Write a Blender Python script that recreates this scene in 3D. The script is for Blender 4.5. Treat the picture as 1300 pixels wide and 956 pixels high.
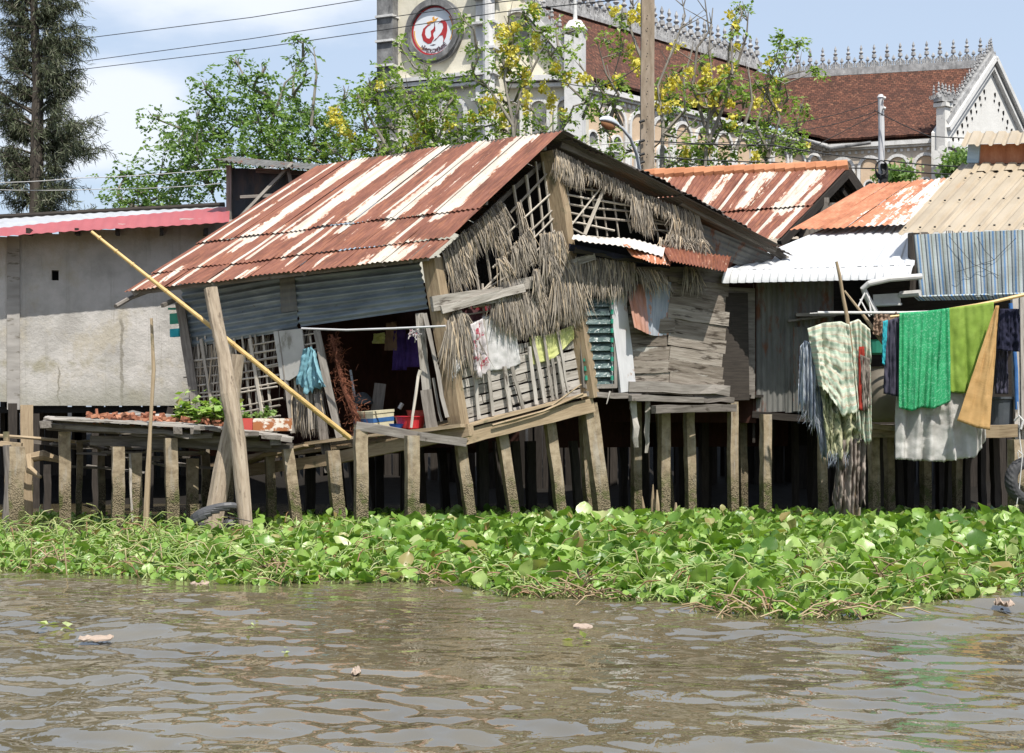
import bpy, math, random
import numpy as np
from mathutils import Vector, Matrix
random.seed(7); rng = np.random.default_rng(11)
R = math.radians
for o in list(bpy.data.objects): bpy.data.objects.remove(o)
SC = bpy.context.scene
COL = SC.collection
# ---------------------------------------------------------------- camera
F, HOR, EYE = 1980.0, 520.0, 1.6          # focal length in photo pixels, horizon row, eye height
cam = bpy.data.cameras.new('camera'); camo = bpy.data.objects.new('camera', cam); COL.objects.link(camo)
camo.location = (0, 0, EYE); camo.rotation_euler = (R(90), 0, 0)
cam.sensor_width = 36; cam.lens = F / 1300 * 36; cam.shift_y = (HOR - 478) / 1300
cam.clip_start = 0.1; cam.clip_end = 2000
SC.camera = camo
# ---------------------------------------------------------------- light
SUN_AZ, SUN_EL = 24.0, 57.0               # degrees right of straight behind the camera, elevation
W = bpy.data.worlds.new("World"); SC.world = W; W.use_nodes = True
nt = W.node_tree; nt.nodes.clear()
sky = nt.nodes.new('ShaderNodeTexSky'); sky.sky_type = 'NISHITA'; sky.sun_disc = False
sky.sun_elevation = R(SUN_EL); sky.sun_rotation = R(180 - SUN_AZ)
sky.air_density = 1.0; sky.dust_density = 2.0; sky.ozone_density = 1.0
tcn = nt.nodes.new('ShaderNodeTexCoord')
sep = nt.nodes.new('ShaderNodeSeparateXYZ'); nt.links.new(tcn.outputs['Generated'], sep.inputs[0])
def wmath(op, a, b=None, c=None):
    n = nt.nodes.new('ShaderNodeMath'); n.operation = op
    for i, v in enumerate((a, b, c)):
        if v is None: continue
        if isinstance(v, (int, float)): n.inputs[i].default_value = v
        else: nt.links.new(v, n.inputs[i])
    return n.outputs[0]
def blob(dx, dz, sx, sz):                # a soft cloud bank round one direction of the sky
    a = wmath('DIVIDE', wmath('SUBTRACT', sep.outputs[0], dx), sx); b = wmath('DIVIDE', wmath('SUBTRACT', sep.outputs[2], dz), sz)
    r = wmath('ADD', wmath('MULTIPLY', a, a), wmath('MULTIPLY', b, b))
    return wmath('POWER', 2.718, wmath('MULTIPLY', r, -1.0))
mp = nt.nodes.new('ShaderNodeMapping'); mp.inputs['Scale'].default_value = (5, 5, 13); nt.links.new(tcn.outputs['Generated'], mp.inputs[0])
cn = nt.nodes.new('ShaderNodeTexNoise'); cn.inputs['Scale'].default_value = 1.3; cn.inputs['Detail'].default_value = 8; cn.inputs['Roughness'].default_value = .55
nt.links.new(mp.outputs[0], cn.inputs['Vector'])
bl = wmath('ADD', wmath('ADD', blob(-.235, .195, .05, .022), blob(-.255, .16, .07, .02)), wmath('MULTIPLY', blob(-.2, .26, .13, .03), .75))
cm = wmath('ADD', wmath('MULTIPLY', bl, .55), wmath('SUBTRACT', cn.outputs[0], .42))
mr = nt.nodes.new('ShaderNodeMapRange'); mr.inputs[1].default_value = .16; mr.inputs[2].default_value = .55; mr.interpolation_type = 'SMOOTHSTEP'
nt.links.new(cm, mr.inputs[0])
hz = nt.nodes.new('ShaderNodeMixRGB'); hz.inputs[0].default_value = .55; hz.inputs[2].default_value = (5.3, 6.2, 7.6, 1)
nt.links.new(sky.outputs[0], hz.inputs[1])
mx = nt.nodes.new('ShaderNodeMixRGB'); mx.inputs[2].default_value = (7.0, 7.3, 7.8, 1)
nt.links.new(wmath('MULTIPLY', mr.outputs[0], .8), mx.inputs[0]); nt.links.new(hz.outputs[0], mx.inputs[1])
bg = nt.nodes.new('ShaderNodeBackground'); bg.inputs[1].default_value = 0.106
wo = nt.nodes.new('ShaderNodeOutputWorld'); nt.links.new(mx.outputs[0], bg.inputs[0]); nt.links.new(bg.outputs[0], wo.inputs[0])
sl = bpy.data.lights.new('sun', 'SUN'); sl.energy = 4.4; sl.angle = R(.5); sl.color = (1, .95, .87)
so = bpy.data.objects.new('sun', sl); COL.objects.link(so)
SD = Vector((math.sin(R(SUN_AZ)) * math.cos(R(SUN_EL)), -math.cos(R(SUN_AZ)) * math.cos(R(SUN_EL)), math.sin(R(SUN_EL))))
so.rotation_euler = SD.to_track_quat('Z', 'Y').to_euler(); so.location = (5, -10, 20)
SC.view_settings.view_transform = 'Standard'; SC.view_settings.look = 'None'
SC.view_settings.exposure = 0.45; SC.view_settings.gamma = 1
try: SC.view_settings.use_curve_mapping = False
except Exception: pass
SC.render.engine = 'CYCLES'
SC.cycles.max_bounces = 8; SC.cycles.diffuse_bounces = 3; SC.cycles.glossy_bounces = 3; SC.cycles.transparent_max_bounces = 8
SC.cycles.caustics_reflective = False; SC.cycles.caustics_refractive = False
try: SC.cycles.use_denoising = True
except Exception: pass
# ---------------------------------------------------------------- geometry helpers
def A3(p): return np.array(tuple(p), float)
def P(px, py, Y): return np.array([(px - 650) / F * Y, Y, EYE + (HOR - py) * Y / F])
class Plane:                               # a vertical wall plane through two plan points (given by bearing and distance)
    def __init__(s, a, b):
        s.a = P(a[0], HOR, a[1])[:2]; s.b = P(b[0], HOR, b[1])[:2]
        d = s.b - s.a; s.d = d / np.linalg.norm(d); s.n = np.array([s.d[1], -s.d[0]])
        if s.n[1] > 0: s.n = -s.n
        s.N = np.array([s.n[0], s.n[1], 0.])
    def at(s, px, py, off=0.0):
        k = (px - 650) / F; a = s.a + s.n * off
        Y = (a @ s.n) / (np.array([k, 1.]) @ s.n)
        return P(px, py, Y)
def nrm(v):
    v = np.asarray(v, float); return v / (np.linalg.norm(v) + 1e-12)
class MB:
    def __init__(s): s.V = []; s.F = []; s.T = []; s.R = []; s.K = []; s.n = 0
    def add(s, V, Fc, T=None, r=None, k=0.0):
        V = np.asarray(V, float).reshape(-1, 3); n = len(V)
        if T is None: T = V + rng.uniform(-9, 9, 3)
        if r is None: r = rng.random()
        s.V.append(V); s.T.append(np.asarray(T, float).reshape(-1, 3)); s.R.append(np.broadcast_to(np.asarray(r, float), (n,)).copy()); s.K.append(np.broadcast_to(np.asarray(k, float), (n,)).copy())
        Fc = np.asarray(Fc) if not isinstance(Fc, list) else Fc
        if isinstance(Fc, np.ndarray): s.F.extend((Fc + s.n).tolist())
        else: s.F.extend([[i + s.n for i in f] for f in Fc])
        s.n += n
    def build(s, name, mat, parent=None, smooth=False, loc=None):
        V = np.concatenate(s.V); o_ = np.array(loc if loc is not None else ((0, 0, 0)), float)
        if parent is not None: o_ = np.array(parent['_w'])
        me = bpy.data.meshes.new(name); me.from_pydata((V - o_).tolist(), [], s.F)
        a = me.attributes.new('tc', 'FLOAT_VECTOR', 'POINT'); a.data.foreach_set('vector', np.concatenate(s.T).ravel())
        a = me.attributes.new('rnd', 'FLOAT', 'POINT'); a.data.foreach_set('value', np.concatenate(s.R))
        a = me.attributes.new('mask', 'FLOAT', 'POINT'); a.data.foreach_set('value', np.concatenate(s.K))
        if smooth: me.polygons.foreach_set('use_smooth', [True] * len(me.polygons))
        me.materials.append(mat); me.update()
        ob = bpy.data.objects.new(name, me); COL.objects.link(ob)
        if parent is not None: ob.parent = parent; ob.location = (0, 0, 0)
        else: ob.location = o_
        ob['_w'] = o_.tolist()
        return ob
    def parts(s, name, mat, parent=None, smooth=False):      # every added primitive becomes a mesh of its own
        out = []; f0 = 0; base = 0; Fi = 0
        for i in range(len(s.V)):
            m = MB(); n = len(s.V[i]); fs = []
            while Fi < len(s.F) and max(s.F[Fi]) < base + n: fs.append([q - base for q in s.F[Fi]]); Fi += 1
            m.add(s.V[i], fs, s.T[i], s.R[i], s.K[i]); out.append(m.build(name, mat, parent, smooth)); base += n
        return out
    # --- primitives
    def beam(s, p0, p1, w, h, up=(0, 0, 1), segs=1, jit=0.0, r=None, taper=1.0, bend=0.0):
        p0 = A3(p0); p1 = A3(p1); d = nrm(p1 - p0); L = np.linalg.norm(p1 - p0); up = A3(up)
        if abs(d @ nrm(up)) > .95: up = np.array([0, -1., 0]) if abs(d[1]) < .9 else np.array([1., 0, 0])
        sd = nrm(np.cross(d, up)); uv = np.cross(sd, d); V = []; T = []; off = rng.uniform(-20, 20, 3)
        for i in range(segs + 1):
            t = i / segs; c = p0 + (p1 - p0) * t; q = 1 + (taper - 1) * t
            c = c + (sd * rng.normal(0, 1) + uv * rng.normal(0, 1)) * jit * (.7 if 0 < i < segs else .3) + uv * bend * math.sin(math.pi * t)
            for a, b in ((-1, -1), (1, -1), (1, 1), (-1, 1)):
                j = rng.normal(0, jit * .5, 2)
                V.append(c + sd * (a * w / 2 * q + j[0]) + uv * (b * h / 2 * q + j[1])); T.append(np.array([a * w / 2, b * h / 2, t * L]) + off)
        Fc = [[3, 2, 1, 0], [4 * segs, 4 * segs + 1, 4 * segs + 2, 4 * segs + 3]]
        for i in range(segs):
            for j in range(4):
                a = 4 * i + j; b = 4 * i + (j + 1) % 4; Fc.append([a, b, b + 4, a + 4])
        s.add(V, Fc, T, r)
    def tube(s, pts, rad, sides=8, jit=0.0, r=None, cap=True):
        pts = [A3(p) for p in pts]; n = len(pts); rad = rad if hasattr(rad, '__len__') else [rad] * n
        V = []; T = []; off = rng.uniform(-20, 20, 3); L = 0; prev = None
        for i, p in enumerate(pts):
            d = nrm((pts[min(i + 1, n - 1)] - pts[max(i - 1, 0)]))
            ref = prev if prev is not None else (np.array([0, 0, 1.]) if abs(d[2]) < .9 else np.array([1., 0, 0]))
            x = nrm(np.cross(d, ref)) if prev is None else nrm(prev - d * (prev @ d)); y = np.cross(d, x); prev = x
            if i: L += np.linalg.norm(p - pts[i - 1])
            for k in range(sides):
                a = 2 * math.pi * k / sides; rr = rad[i] * (1 + rng.normal(0, jit))
                V.append(p + (x * math.cos(a) + y * math.sin(a)) * rr); T.append(np.array([math.cos(a) * rad[i], math.sin(a) * rad[i], L]) + off)
        Fc = [[i * sides + k, i * sides + (k + 1) % sides, (i + 1) * sides + (k + 1) % sides, (i + 1) * sides + k] for i in range(n - 1) for k in range(sides)]
        if cap: Fc.append(list(range(sides))[::-1]); Fc.append([(n - 1) * sides + k for k in range(sides)])
        s.add(V, Fc, T, r)
    def sheet(s, Pt, th=.004, T=None, r=None, k=None, keep=None):   # Pt (nv+1, nu+1, 3) grid of points, given real thickness
        nv, nu = Pt.shape[0] - 1, Pt.shape[1] - 1
        gu = np.gradient(Pt, axis=1); gv = np.gradient(Pt, axis=0); N = np.cross(gu, gv); N /= (np.linalg.norm(N, axis=2, keepdims=True) + 1e-9)
        if T is None:
            u = np.concatenate([[0], np.cumsum(np.linalg.norm(np.diff(Pt[0], axis=0), axis=1))]); v = np.concatenate([[0], np.cumsum(np.linalg.norm(np.diff(Pt[:, 0], axis=0), axis=1))])
            o = rng.uniform(-9, 9, 3); T = np.zeros_like(Pt); T[..., 0] = u[None, :] + o[0]; T[..., 1] = v[:, None] + o[1]; T[..., 2] = o[2]
        m = (nv + 1) * (nu + 1); V = np.concatenate([(Pt + N * th / 2).reshape(-1, 3), (Pt - N * th / 2).reshape(-1, 3)])
        I = np.arange(m).reshape(nv + 1, nu + 1)
        q = np.stack([I[:-1, :-1], I[:-1, 1:], I[1:, 1:], I[1:, :-1]], -1)
        if keep is None: keep = np.ones((nv, nu), bool)
        qt = q[keep]; qb = qt[:, ::-1] + m; E = []
        kp = np.pad(keep, 1)
        for (dv, du, a, b) in ((-1, 0, 0, 1), (0, 1, 1, 2), (1, 0, 2, 3), (0, -1, 3, 0)):
            ed = keep & ~kp[1 + dv:1 + dv + nv, 1 + du:1 + du + nu]; qq = q[ed]
            E.append(np.stack([qq[:, b], qq[:, a], qq[:, a] + m, qq[:, b] + m], -1))
        Fc = np.concatenate([qt, qb] + E)
        kk = 0.0 if k is None else np.concatenate([k.ravel(), k.ravel()])
        s.add(V, Fc, np.concatenate([T.reshape(-1, 3)] * 2), r, kk)
def bil(a, b, c, d, nu, nv):                 # a top-left, b top-right, c bottom-left, d bottom-right
    a, b, c, d = map(A3, (a, b, c, d)); u = np.linspace(0, 1, nu + 1)[None, :, None]; v = np.linspace(0, 1, nv + 1)[:, None, None]
    return (a * (1 - u) + b * u) * (1 - v) + (c * (1 - u) + d * u) * v
def quadn(a, b, c): return nrm(np.cross(A3(b) - A3(a), A3(c) - A3(a)))
def corr(mb, a, b, c, d, pitch=.076, amp=.009, th=.002, nv=6, axis='u', prof='sine', r=None, mask=None, phase=0., wob=.004, step=6, topj=0., botj=0.):
    Lu = np.linalg.norm(A3(b) - A3(a)); Lv = np.linalg.norm(A3(c) - A3(a))
    if axis == 'u': nu = max(6, int(Lu / pitch * step))
    else: nu = 8; nv = max(6, int(Lv / pitch * step))
    G = bil(a, b, c, d, nu, nv); n = quadn(a, b, c)
    u = np.linspace(0, 1, nu + 1)[None, :]; v = np.linspace(0, 1, nv + 1)[:, None]
    w = (u * Lu if axis == 'u' else v * Lv) / pitch * 2 * math.pi + phase
    f = np.sin(w) if prof == 'sine' else np.clip(np.sin(w) * 3 - 1.6, -1, 1)
    G = G + n * (amp * f * np.ones((nv + 1, nu + 1)))[..., None]
    G = G + n * (wob * np.sin(u * 7 + rng.uniform(0, 6)) * np.sin(v * 5 + rng.uniform(0, 6)))[..., None]
    o = rng.uniform(-9, 9, 3); T = np.zeros_like(G); T[..., 0] = u * Lu + o[0]; T[..., 1] = v * Lv + o[1]; T[..., 2] = w / 6.283 % 1.0 * .0 + o[2]
    k = None if mask is None else mask(u + 0 * v, v + 0 * u)
    mb.sheet(G, th, T, r, k)
def smooth_noise(nv, nu, cv, cu):                # soft random field, about cv x cu bumps
    g = rng.normal(0, 1, (cv + 3, cu + 3)); y = np.linspace(0, cv + 1.999, nv + 1); x = np.linspace(0, cu + 1.999, nu + 1); yi, xi = y.astype(int), x.astype(int); fy, fx = (y - yi)[:, None], (x - xi)[None, :]
    fy, fx = fy * fy * (3 - 2 * fy), fx * fx * (3 - 2 * fx); yi = np.minimum(yi, cv + 1); xi = np.minimum(xi, cu + 1)
    return (g[yi][:, xi] * (1 - fy) + g[yi + 1][:, xi] * fy) * (1 - fx) + (g[yi][:, xi + 1] * (1 - fy) + g[yi + 1][:, xi + 1] * fy) * fx
def cloth(mb, top, bot, nu=30, nv=30, fold=.03, nf=5, th=.006, r=None, n=None, sag=.0, ph=None, rag=0., crinkle=.008):
    """a hanging cloth: top and bottom polylines (lists of points); folds deepen downward, hem uneven"""
    def poly(p, t):
        p = np.array([A3(q) for q in p]); s_ = np.linspace(0, 1, len(p)); return np.stack([np.interp(t, s_, p[:, i]) for i in range(3)], -1)
    u = np.linspace(0, 1, nu + 1); a = poly(top, u); b = poly(bot, u); v = np.linspace(0, 1, nv + 1)[:, None]
    rb = rng.normal(0, rag, nu + 1); b = b + np.stack([0 * rb, 0 * rb, rb], -1)
    G = a[None] * (1 - v[..., None]) + b[None] * v[..., None]
    n = nrm(n) if n is not None else quadn(a[0], a[-1], b[0])
    ph = rng.uniform(0, 6) if ph is None else ph; U = u[None, :]
    f = 0 * U * v; m = int(nf * 3) + 3
    for i in range(m):
        uc = (i + rng.uniform(.1, .9)) / m; w_ = rng.uniform(.25, .75) / m; sl = rng.normal(0, .35 / m); f = f + (1 if i % 2 else -1) * rng.uniform(.5, 1.5) * np.exp(-((U - uc - sl * v * 2) / w_) ** 2) * (rng.uniform(.5, 1) + .5 * np.sin(v * rng.uniform(1, 4) + rng.uniform(0, 6)))
    f = f * 1.5
    G = G + n * ((fold * (.25 + .75 * v ** .7) * f) + rng.normal(0, crinkle * .3, G.shape[:2]) + crinkle * 1.2 * smooth_noise(nv, nu, 7, 8) + crinkle * .8 * smooth_noise(nv, nu, 14, 14))[..., None]
    mb.sheet(G, th, None, r)
# ---------------------------------------------------------------- tagging
def tag(o, label=None, cat=None, group=None, kind=None):
    if label: o['label'] = label
    if cat: o['category'] = cat
    if group: o['group'] = group
    if kind: o['kind'] = kind
    return o
def thing(name, loc, label, cat, group=None):
    o = bpy.data.objects.new(name, None); COL.objects.link(o); o.location = tuple(loc); o['_w'] = [float(v) for v in loc]
    o.empty_display_size = .2
    return tag(o, label, cat, group)
# ---------------------------------------------------------------- materials
class NB:
    def __init__(s, name):
        s.m = bpy.data.materials.new(name); s.m.use_nodes = True; s.t = s.m.node_tree; s.t.nodes.clear(); s.o = s.n('ShaderNodeOutputMaterial')
    def n(s, ty): return s.t.nodes.new(ty)
    def l(s, a, b): s.t.links.new(a, b)
    def set(s, sock, v):
        if v is None: return
        if isinstance(v, (int, float)):
            sock.default_value = v if sock.type == 'VALUE' else (v, v, v, 1)[:len(sock.default_value)]
        elif isinstance(v, (tuple, list)): sock.default_value = tuple(v) + ((1,) if len(v) == 3 and sock.type == 'RGBA' else ())
        else: s.l(v, sock)
    def attr(s, nm, o=0):
        a = s.n('ShaderNodeAttribute'); a.attribute_name = nm; return a.outputs[{'v': 'Vector', 'f': 'Fac'}[o]]
    def coord(s, kind, scale=(1, 1, 1)):
        if kind == 'tc': c = s.attr('tc', 'v')
        elif kind == 'pos': c = s.n('ShaderNodeNewGeometry').outputs['Position']
        else: c = s.n('ShaderNodeTexCoord').outputs['Object']
        m = s.n('ShaderNodeVectorMath'); m.operation = 'MULTIPLY'; s.l(c, m.inputs[0]); m.inputs[1].default_value = scale; return m.outputs[0]
    def noise(s, c, sc=1, det=4, ro=.55, dis=0):
        n = s.n('ShaderNodeTexNoise'); s.l(c, n.inputs['Vector']); n.inputs['Scale'].default_value = sc; n.inputs['Detail'].default_value = det; n.inputs['Roughness'].default_value = ro; n.inputs['Distortion'].default_value = dis; return n.outputs[0]
    def voro(s, c, sc=1, feat='F1', out=0):
        n = s.n('ShaderNodeTexVoronoi'); n.feature = feat; s.l(c, n.inputs['Vector']); n.inputs['Scale'].default_value = sc; return n.outputs[out]
    def mt(s, op, a, b=None, cl=False):
        n = s.n('ShaderNodeMath'); n.operation = op; n.use_clamp = cl; s.set(n.inputs[0], a); s.set(n.inputs[1], b); return n.outputs[0]
    def mr(s, v, a, b, c=0, d=1, sm=True):
        n = s.n('ShaderNodeMapRange'); s.set(n.inputs[0], v)
        for i, q in enumerate((a, b, c, d)): n.inputs[i + 1].default_value = q
        if sm: n.interpolation_type = 'SMOOTHSTEP'
        return n.outputs[0]
    def ramp(s, v, st, mode='LINEAR'):
        n = s.n('ShaderNodeValToRGB'); s.set(n.inputs[0], v); e = n.color_ramp.elements; n.color_ramp.interpolation = mode
        while len(e) < len(st): e.new(.5)
        for q, (p, c) in zip(e, st): q.position = p; q.color = tuple(c) + (1,)
        return n.outputs[0]
    def mix(s, f, a, b, mode='MIX'):
        n = s.n('ShaderNodeMixRGB'); n.blend_type = mode; s.set(n.inputs[0], f); s.set(n.inputs[1], a); s.set(n.inputs[2], b); return n.outputs[0]
    def bump(s, h, st=.4, d=.01, nrm=None):
        n = s.n('ShaderNodeBump'); n.inputs['Strength'].default_value = st; n.inputs['Distance'].default_value = d; s.set(n.inputs['Height'], h)
        if nrm is not None: s.l(nrm, n.inputs['Normal'])
        return n.outputs[0]
    def pbr(s, col, ro=.8, metal=0, nrm=None, spec=.3, trans=None, coat=0):
        b = s.n('ShaderNodeBsdfPrincipled'); s.set(b.inputs['Base Color'], col); s.set(b.inputs['Roughness'], ro); s.set(b.inputs['Metallic'], metal)
        b.inputs['Specular IOR Level'].default_value = spec
        if coat: b.inputs['Coat Weight'].default_value = coat; b.inputs['Coat Roughness'].default_value = .2
        if nrm is not None: s.l(nrm, b.inputs['Normal'])
        out = b.outputs[0]
        if trans:
            t = s.n('ShaderNodeBsdfTranslucent'); s.set(t.inputs[0], s.mix(1., col, trans[1], 'MULTIPLY'))
            if nrm is not None: s.l(nrm, t.inputs['Normal'])
            m = s.n('ShaderNodeMixShader'); m.inputs[0].default_value = trans[0]; s.l(b.outputs[0], m.inputs[1]); s.l(t.outputs[0], m.inputs[2]); out = m.outputs[0]
        s.l(out, s.o.inputs[0]); return s.m
def gen(name, cols, scale=(1, 1, 1), ns=4, ro=.85, bump=.3, bd=.01, bs=None, rv=.5, coord='tc', spot=None, spot2=None, metal=0, spec=.3, trans=None, lift=0., coat=0, det=6):
    """cols: ramp from dark to light; noise stretched by scale; rv: how much each piece's own random shifts the tone"""
    b = NB(name); c = b.coord(coord, scale)
    n1 = b.noise(c, ns, det); v = b.mr(n1, .3, .7, 0, 1, False); r_ = b.attr('rnd', 'f')
    v = b.mt('ADD', b.mt('MULTIPLY', v, 1 - rv), b.mt('MULTIPLY', r_, rv))
    st = [(i / max(1, len(cols) - 1), q) for i, q in enumerate(cols)]; col = b.ramp(v, st)
    for sp in (spot, spot2):
        if sp:
            scol, ssc, lo, hi = sp[:4]; cc = b.coord(coord, sp[4] if len(sp) > 4 else (1, 1, 1))
            f = b.mr(b.noise(cc, ssc, 5, .65), lo, hi); col = b.mix(f, col, scol)
    h = b.noise(b.coord(coord, scale), bs or ns * 2.2, 6, .7); nn = b.bump(h, bump, bd) if bump else None
    return b.pbr(col, ro, metal, nn, spec, trans, coat)
G3 = lambda v: (v, v * .98, v * .95)
grain = (14, 14, 1.4)
MT = {}
MT['grey_wood'] = gen('grey_wood', [(.075, .065, .055), (.19, .17, .15), (.32, .295, .265)], (9, 9, .9), 4, .9, .5, .006, rv=.45, spot=((.06, .05, .04), 5, .6, .72))
MT['pale_wood'] = gen('pale_wood', [(.13, .115, .10), (.3, .275, .24), (.43, .4, .36), (.5, .47, .43)], (9, 9, .8), 4, .85, .6, .008, rv=.5, spot=((.09, .075, .06), 5, .56, .68, (3, 3, .6)))
MT['tan_wood'] = gen('tan_wood', [(.16, .11, .065), (.31, .235, .15), (.42, .33, .22)], grain, 3, .85, .5, .006, rv=.4, spot=((.13, .12, .07), 3, .55, .7))
MT['dark_wood_and_shade'] = gen('dark_wood_and_shade', [(.012, .010, .008), (.032, .027, .023), (.06, .05, .042)], grain, 3, .9, .5, .006, rv=.5)  # dark wood lowered towards black, carries the shade under and inside the houses
MT['log'] = gen('log', [(.2, .155, .115), (.36, .29, .215), (.46, .385, .3)], (9, 9, 1.2), 3, .85, .8, .012, rv=.2, spot=((.12, .09, .065), 4, .58, .72, (3, 3, 1)))
MT['bamboo'] = gen('bamboo', [(.5, .33, .12), (.66, .46, .19)], (3, 3, 3), 3, .45, .1, .003, rv=.3, spec=.5)
MT['stick'] = gen('stick', [(.2, .17, .14), (.42, .38, .32), (.55, .5, .43)], grain, 3, .8, .2, .004, rv=.6)
MT['thatch'] = gen('thatch', [(.06, .053, .046), (.18, .16, .135), (.32, .285, .24), (.46, .4, .32), (.64, .5, .33)], (20, 20, 3), 3, .85, .2, .003, rv=.9, trans=(.2, (1, .9, .7)))
def stilt_mat():
    b = NB('stilt_concrete'); c = b.coord('tc'); z = b.n('ShaderNodeSeparateXYZ'); b.l(b.coord('pos'), z.inputs[0])
    n = b.noise(c, 9, 6, .65); base = b.ramp(n, [(.3, (.16, .12, .078)), (.5, (.3, .24, .16)), (.72, (.42, .345, .245))])
    base = b.mix(b.mt('MULTIPLY', b.mr(b.noise(b.coord('tc', (8, 8, 1)), 2, 4), .5, .7), .5), base, (.36, .34, .3))
    low = b.mr(b.mt('ADD', z.outputs[2], b.mt('MULTIPLY', b.noise(c, 5, 3), .8)), .75, 1.25, 1, 0)
    crust = b.voro(c, 55); ccol = b.ramp(crust, [(.1, (.31, .26, .17)), (.5, (.18, .145, .09)), (.9, (.055, .047, .03))])
    ccol = b.mix(b.mr(b.noise(c, 7, 3), .5, .62), ccol, (.10, .105, .04))
    col = b.mix(low, base, ccol); col = b.mix(b.attr('rnd', 'f'), b.mix(1, col, (.68, .68, .68), 'MULTIPLY'), col)  # rnd scales the tone: low values darken stilts meant to look shaded
    h = b.mt('ADD', b.mt('MULTIPLY', b.noise(c, 30, 6, .7), .5), b.mt('MULTIPLY', b.mt('MULTIPLY', crust, low), -1.2))
    return b.pbr(col, .9, 0, b.bump(h, .9, .014), .25)
MT['stilt'] = stilt_mat()
def rust_mat(name, rust=((.10, .036, .022), (.185, .068, .044), (.25, .105, .07)), white=((.45, .385, .32), (.56, .52, .46)), bias=0., patch=None):
    """corrugated iron: old paint left in streaks that run down the slope (mask says where), rust elsewhere"""
    b = NB(name); c = b.coord('tc', (1, .16, 1)); n1 = b.noise(c, 9, 6, .62); n2 = b.noise(b.coord('tc', (1, .5, 1)), 26, 5, .7); mk = b.attr('mask', 'f')
    f = b.mt('ADD', b.mt('ADD', b.mt('MULTIPLY', b.mt('SUBTRACT', n1, .5), 1.0), b.mt('MULTIPLY', b.mt('SUBTRACT', n2, .5), .45)), b.mt('ADD', mk, bias))
    f = b.mr(f, .46, .54)
    rc = b.ramp(b.noise(b.coord('tc', (1, .4, 1)), 5, 6, .65), [(.3, rust[0]), (.5, rust[1]), (.7, rust[2])])
    rc = b.mix(b.mr(b.noise(b.coord('tc', (1, .12, 1)), 40, 3), .45, .7, 0, .35), rc, (.42, .17, .08))
    wc = b.ramp(b.noise(b.coord('tc', (2, .3, 1)), 6, 5, .6), [(.35, white[0]), (.6, white[1])])
    wc = b.mix(b.mr(b.noise(b.coord('tc', (1, .3, 1)), 30, 4, .7), .62, .7), wc, (.45, .22, .12))
    col = b.mix(f, rc, wc)
    edge = b.mt('MULTIPLY', b.mt('SUBTRACT', 1.0, b.mt('ABSOLUTE', b.mt('SUBTRACT', b.mt('MULTIPLY', f, 2.0), 1.0))), .7)
    col = b.mix(edge, col, (.5, .21, .1))
    nails = b.mr(b.voro(b.coord('tc', (1, 1, 0)), 4.2), .012, .02, 1, 0); col = b.mix(nails, col, (.05, .03, .02))
    return b.pbr(col, .7, 0, b.bump(b.noise(b.coord('tc'), 30, 5, .7), .25, .004), .35)
MT['rust_white'] = rust_mat('rust_white')
MT['rust_orange'] = rust_mat('rust_orange', ((.28, .1, .05), (.42, .17, .09), (.55, .27, .16)), ((.5, .46, .42), (.62, .6, .57)))
def metal(name, cols, spotc=(.17, .08, .045), lo=.6, hi=.7, ro=.5, met=.35, scl=(1, .25, 1), bz=2.5):
    b = NB(name); n = b.noise(b.coord('tc', scl), 5, 6, .65); col = b.ramp(n, [(i / (len(cols) - 1) * .5 + .25, q) for i, q in enumerate(cols)])
    f = b.mr(b.noise(b.coord('tc', scl), bz, 6, .7), lo, hi); col = b.mix(f, col, spotc)
    f2 = b.mr(b.noise(b.coord('tc', (scl[0] * 3, scl[1], 1)), 9, 4, .7), .66, .74); col = b.mix(f2, col, (spotc[0] * .5, spotc[1] * .6, spotc[2] * .7))
    return b.pbr(col, b.mr(f, 0, 1, ro, .85), b.mr(f, 0, 1, met, 0), b.bump(b.noise(b.coord('tc'), 22, 5), .2, .004), .4)
MT['zinc'] = metal('zinc', [(.12, .145, .165), (.21, .25, .275), (.34, .385, .41)], lo=.62, hi=.72, scl=(.3, 1, 1))
MT['old_zinc'] = metal('old_zinc', [(.08, .08, .072), (.14, .14, .13), (.22, .215, .2)], (.15, .065, .038), .52, .64, .7, .1, bz=4.5)  # old rusty zinc, base lowered to carry the deep eave shade
MT['black_tin'] = metal('black_tin', [(.022, .026, .032), (.04, .045, .052), (.06, .062, .065)], (.075, .06, .05), .5, .65, .7, .1)
MT['under_tin'] = metal('under_tin', [(.04, .035, .03), (.08, .07, .06), (.12, .1, .09)], (.12, .06, .035), .5, .65, .8, .1)
MT['white_sheet'] = gen('white_sheet', [(.5, .51, .52), (.6, .61, .62)], (1, .3, 1), 3, .4, .05, .003, rv=.3, spec=.5, spot=((.6, .57, .5), 4, .62, .8, (1, .3, 1)))
MT['grey_sheet'] = gen('grey_sheet', [(.36, .37, .38), (.5, .51, .53)], (1, .3, 1), 3, .5, .05, .003, rv=.3, spot=((.3, .3, .3), 4, .55, .75, (1, .3, 1)))
MT['tan_sheet'] = gen('tan_sheet', [(.31, .25, .175), (.39, .325, .235), (.44, .37, .275)], (1, .25, 1), 3, .55, .1, .003, rv=.25, spot=((.36, .25, .15), 3, .6, .8, (1, .2, 1)), spot2=((.2, .11, .06), 14, .72, .78))
MT['red_sheet'] = gen('red_sheet', [(.33, .075, .08), (.4, .11, .115)], (1, .3, 1), 3, .6, .05, .003, rv=.3)
MT['plaster'] = None
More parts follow.
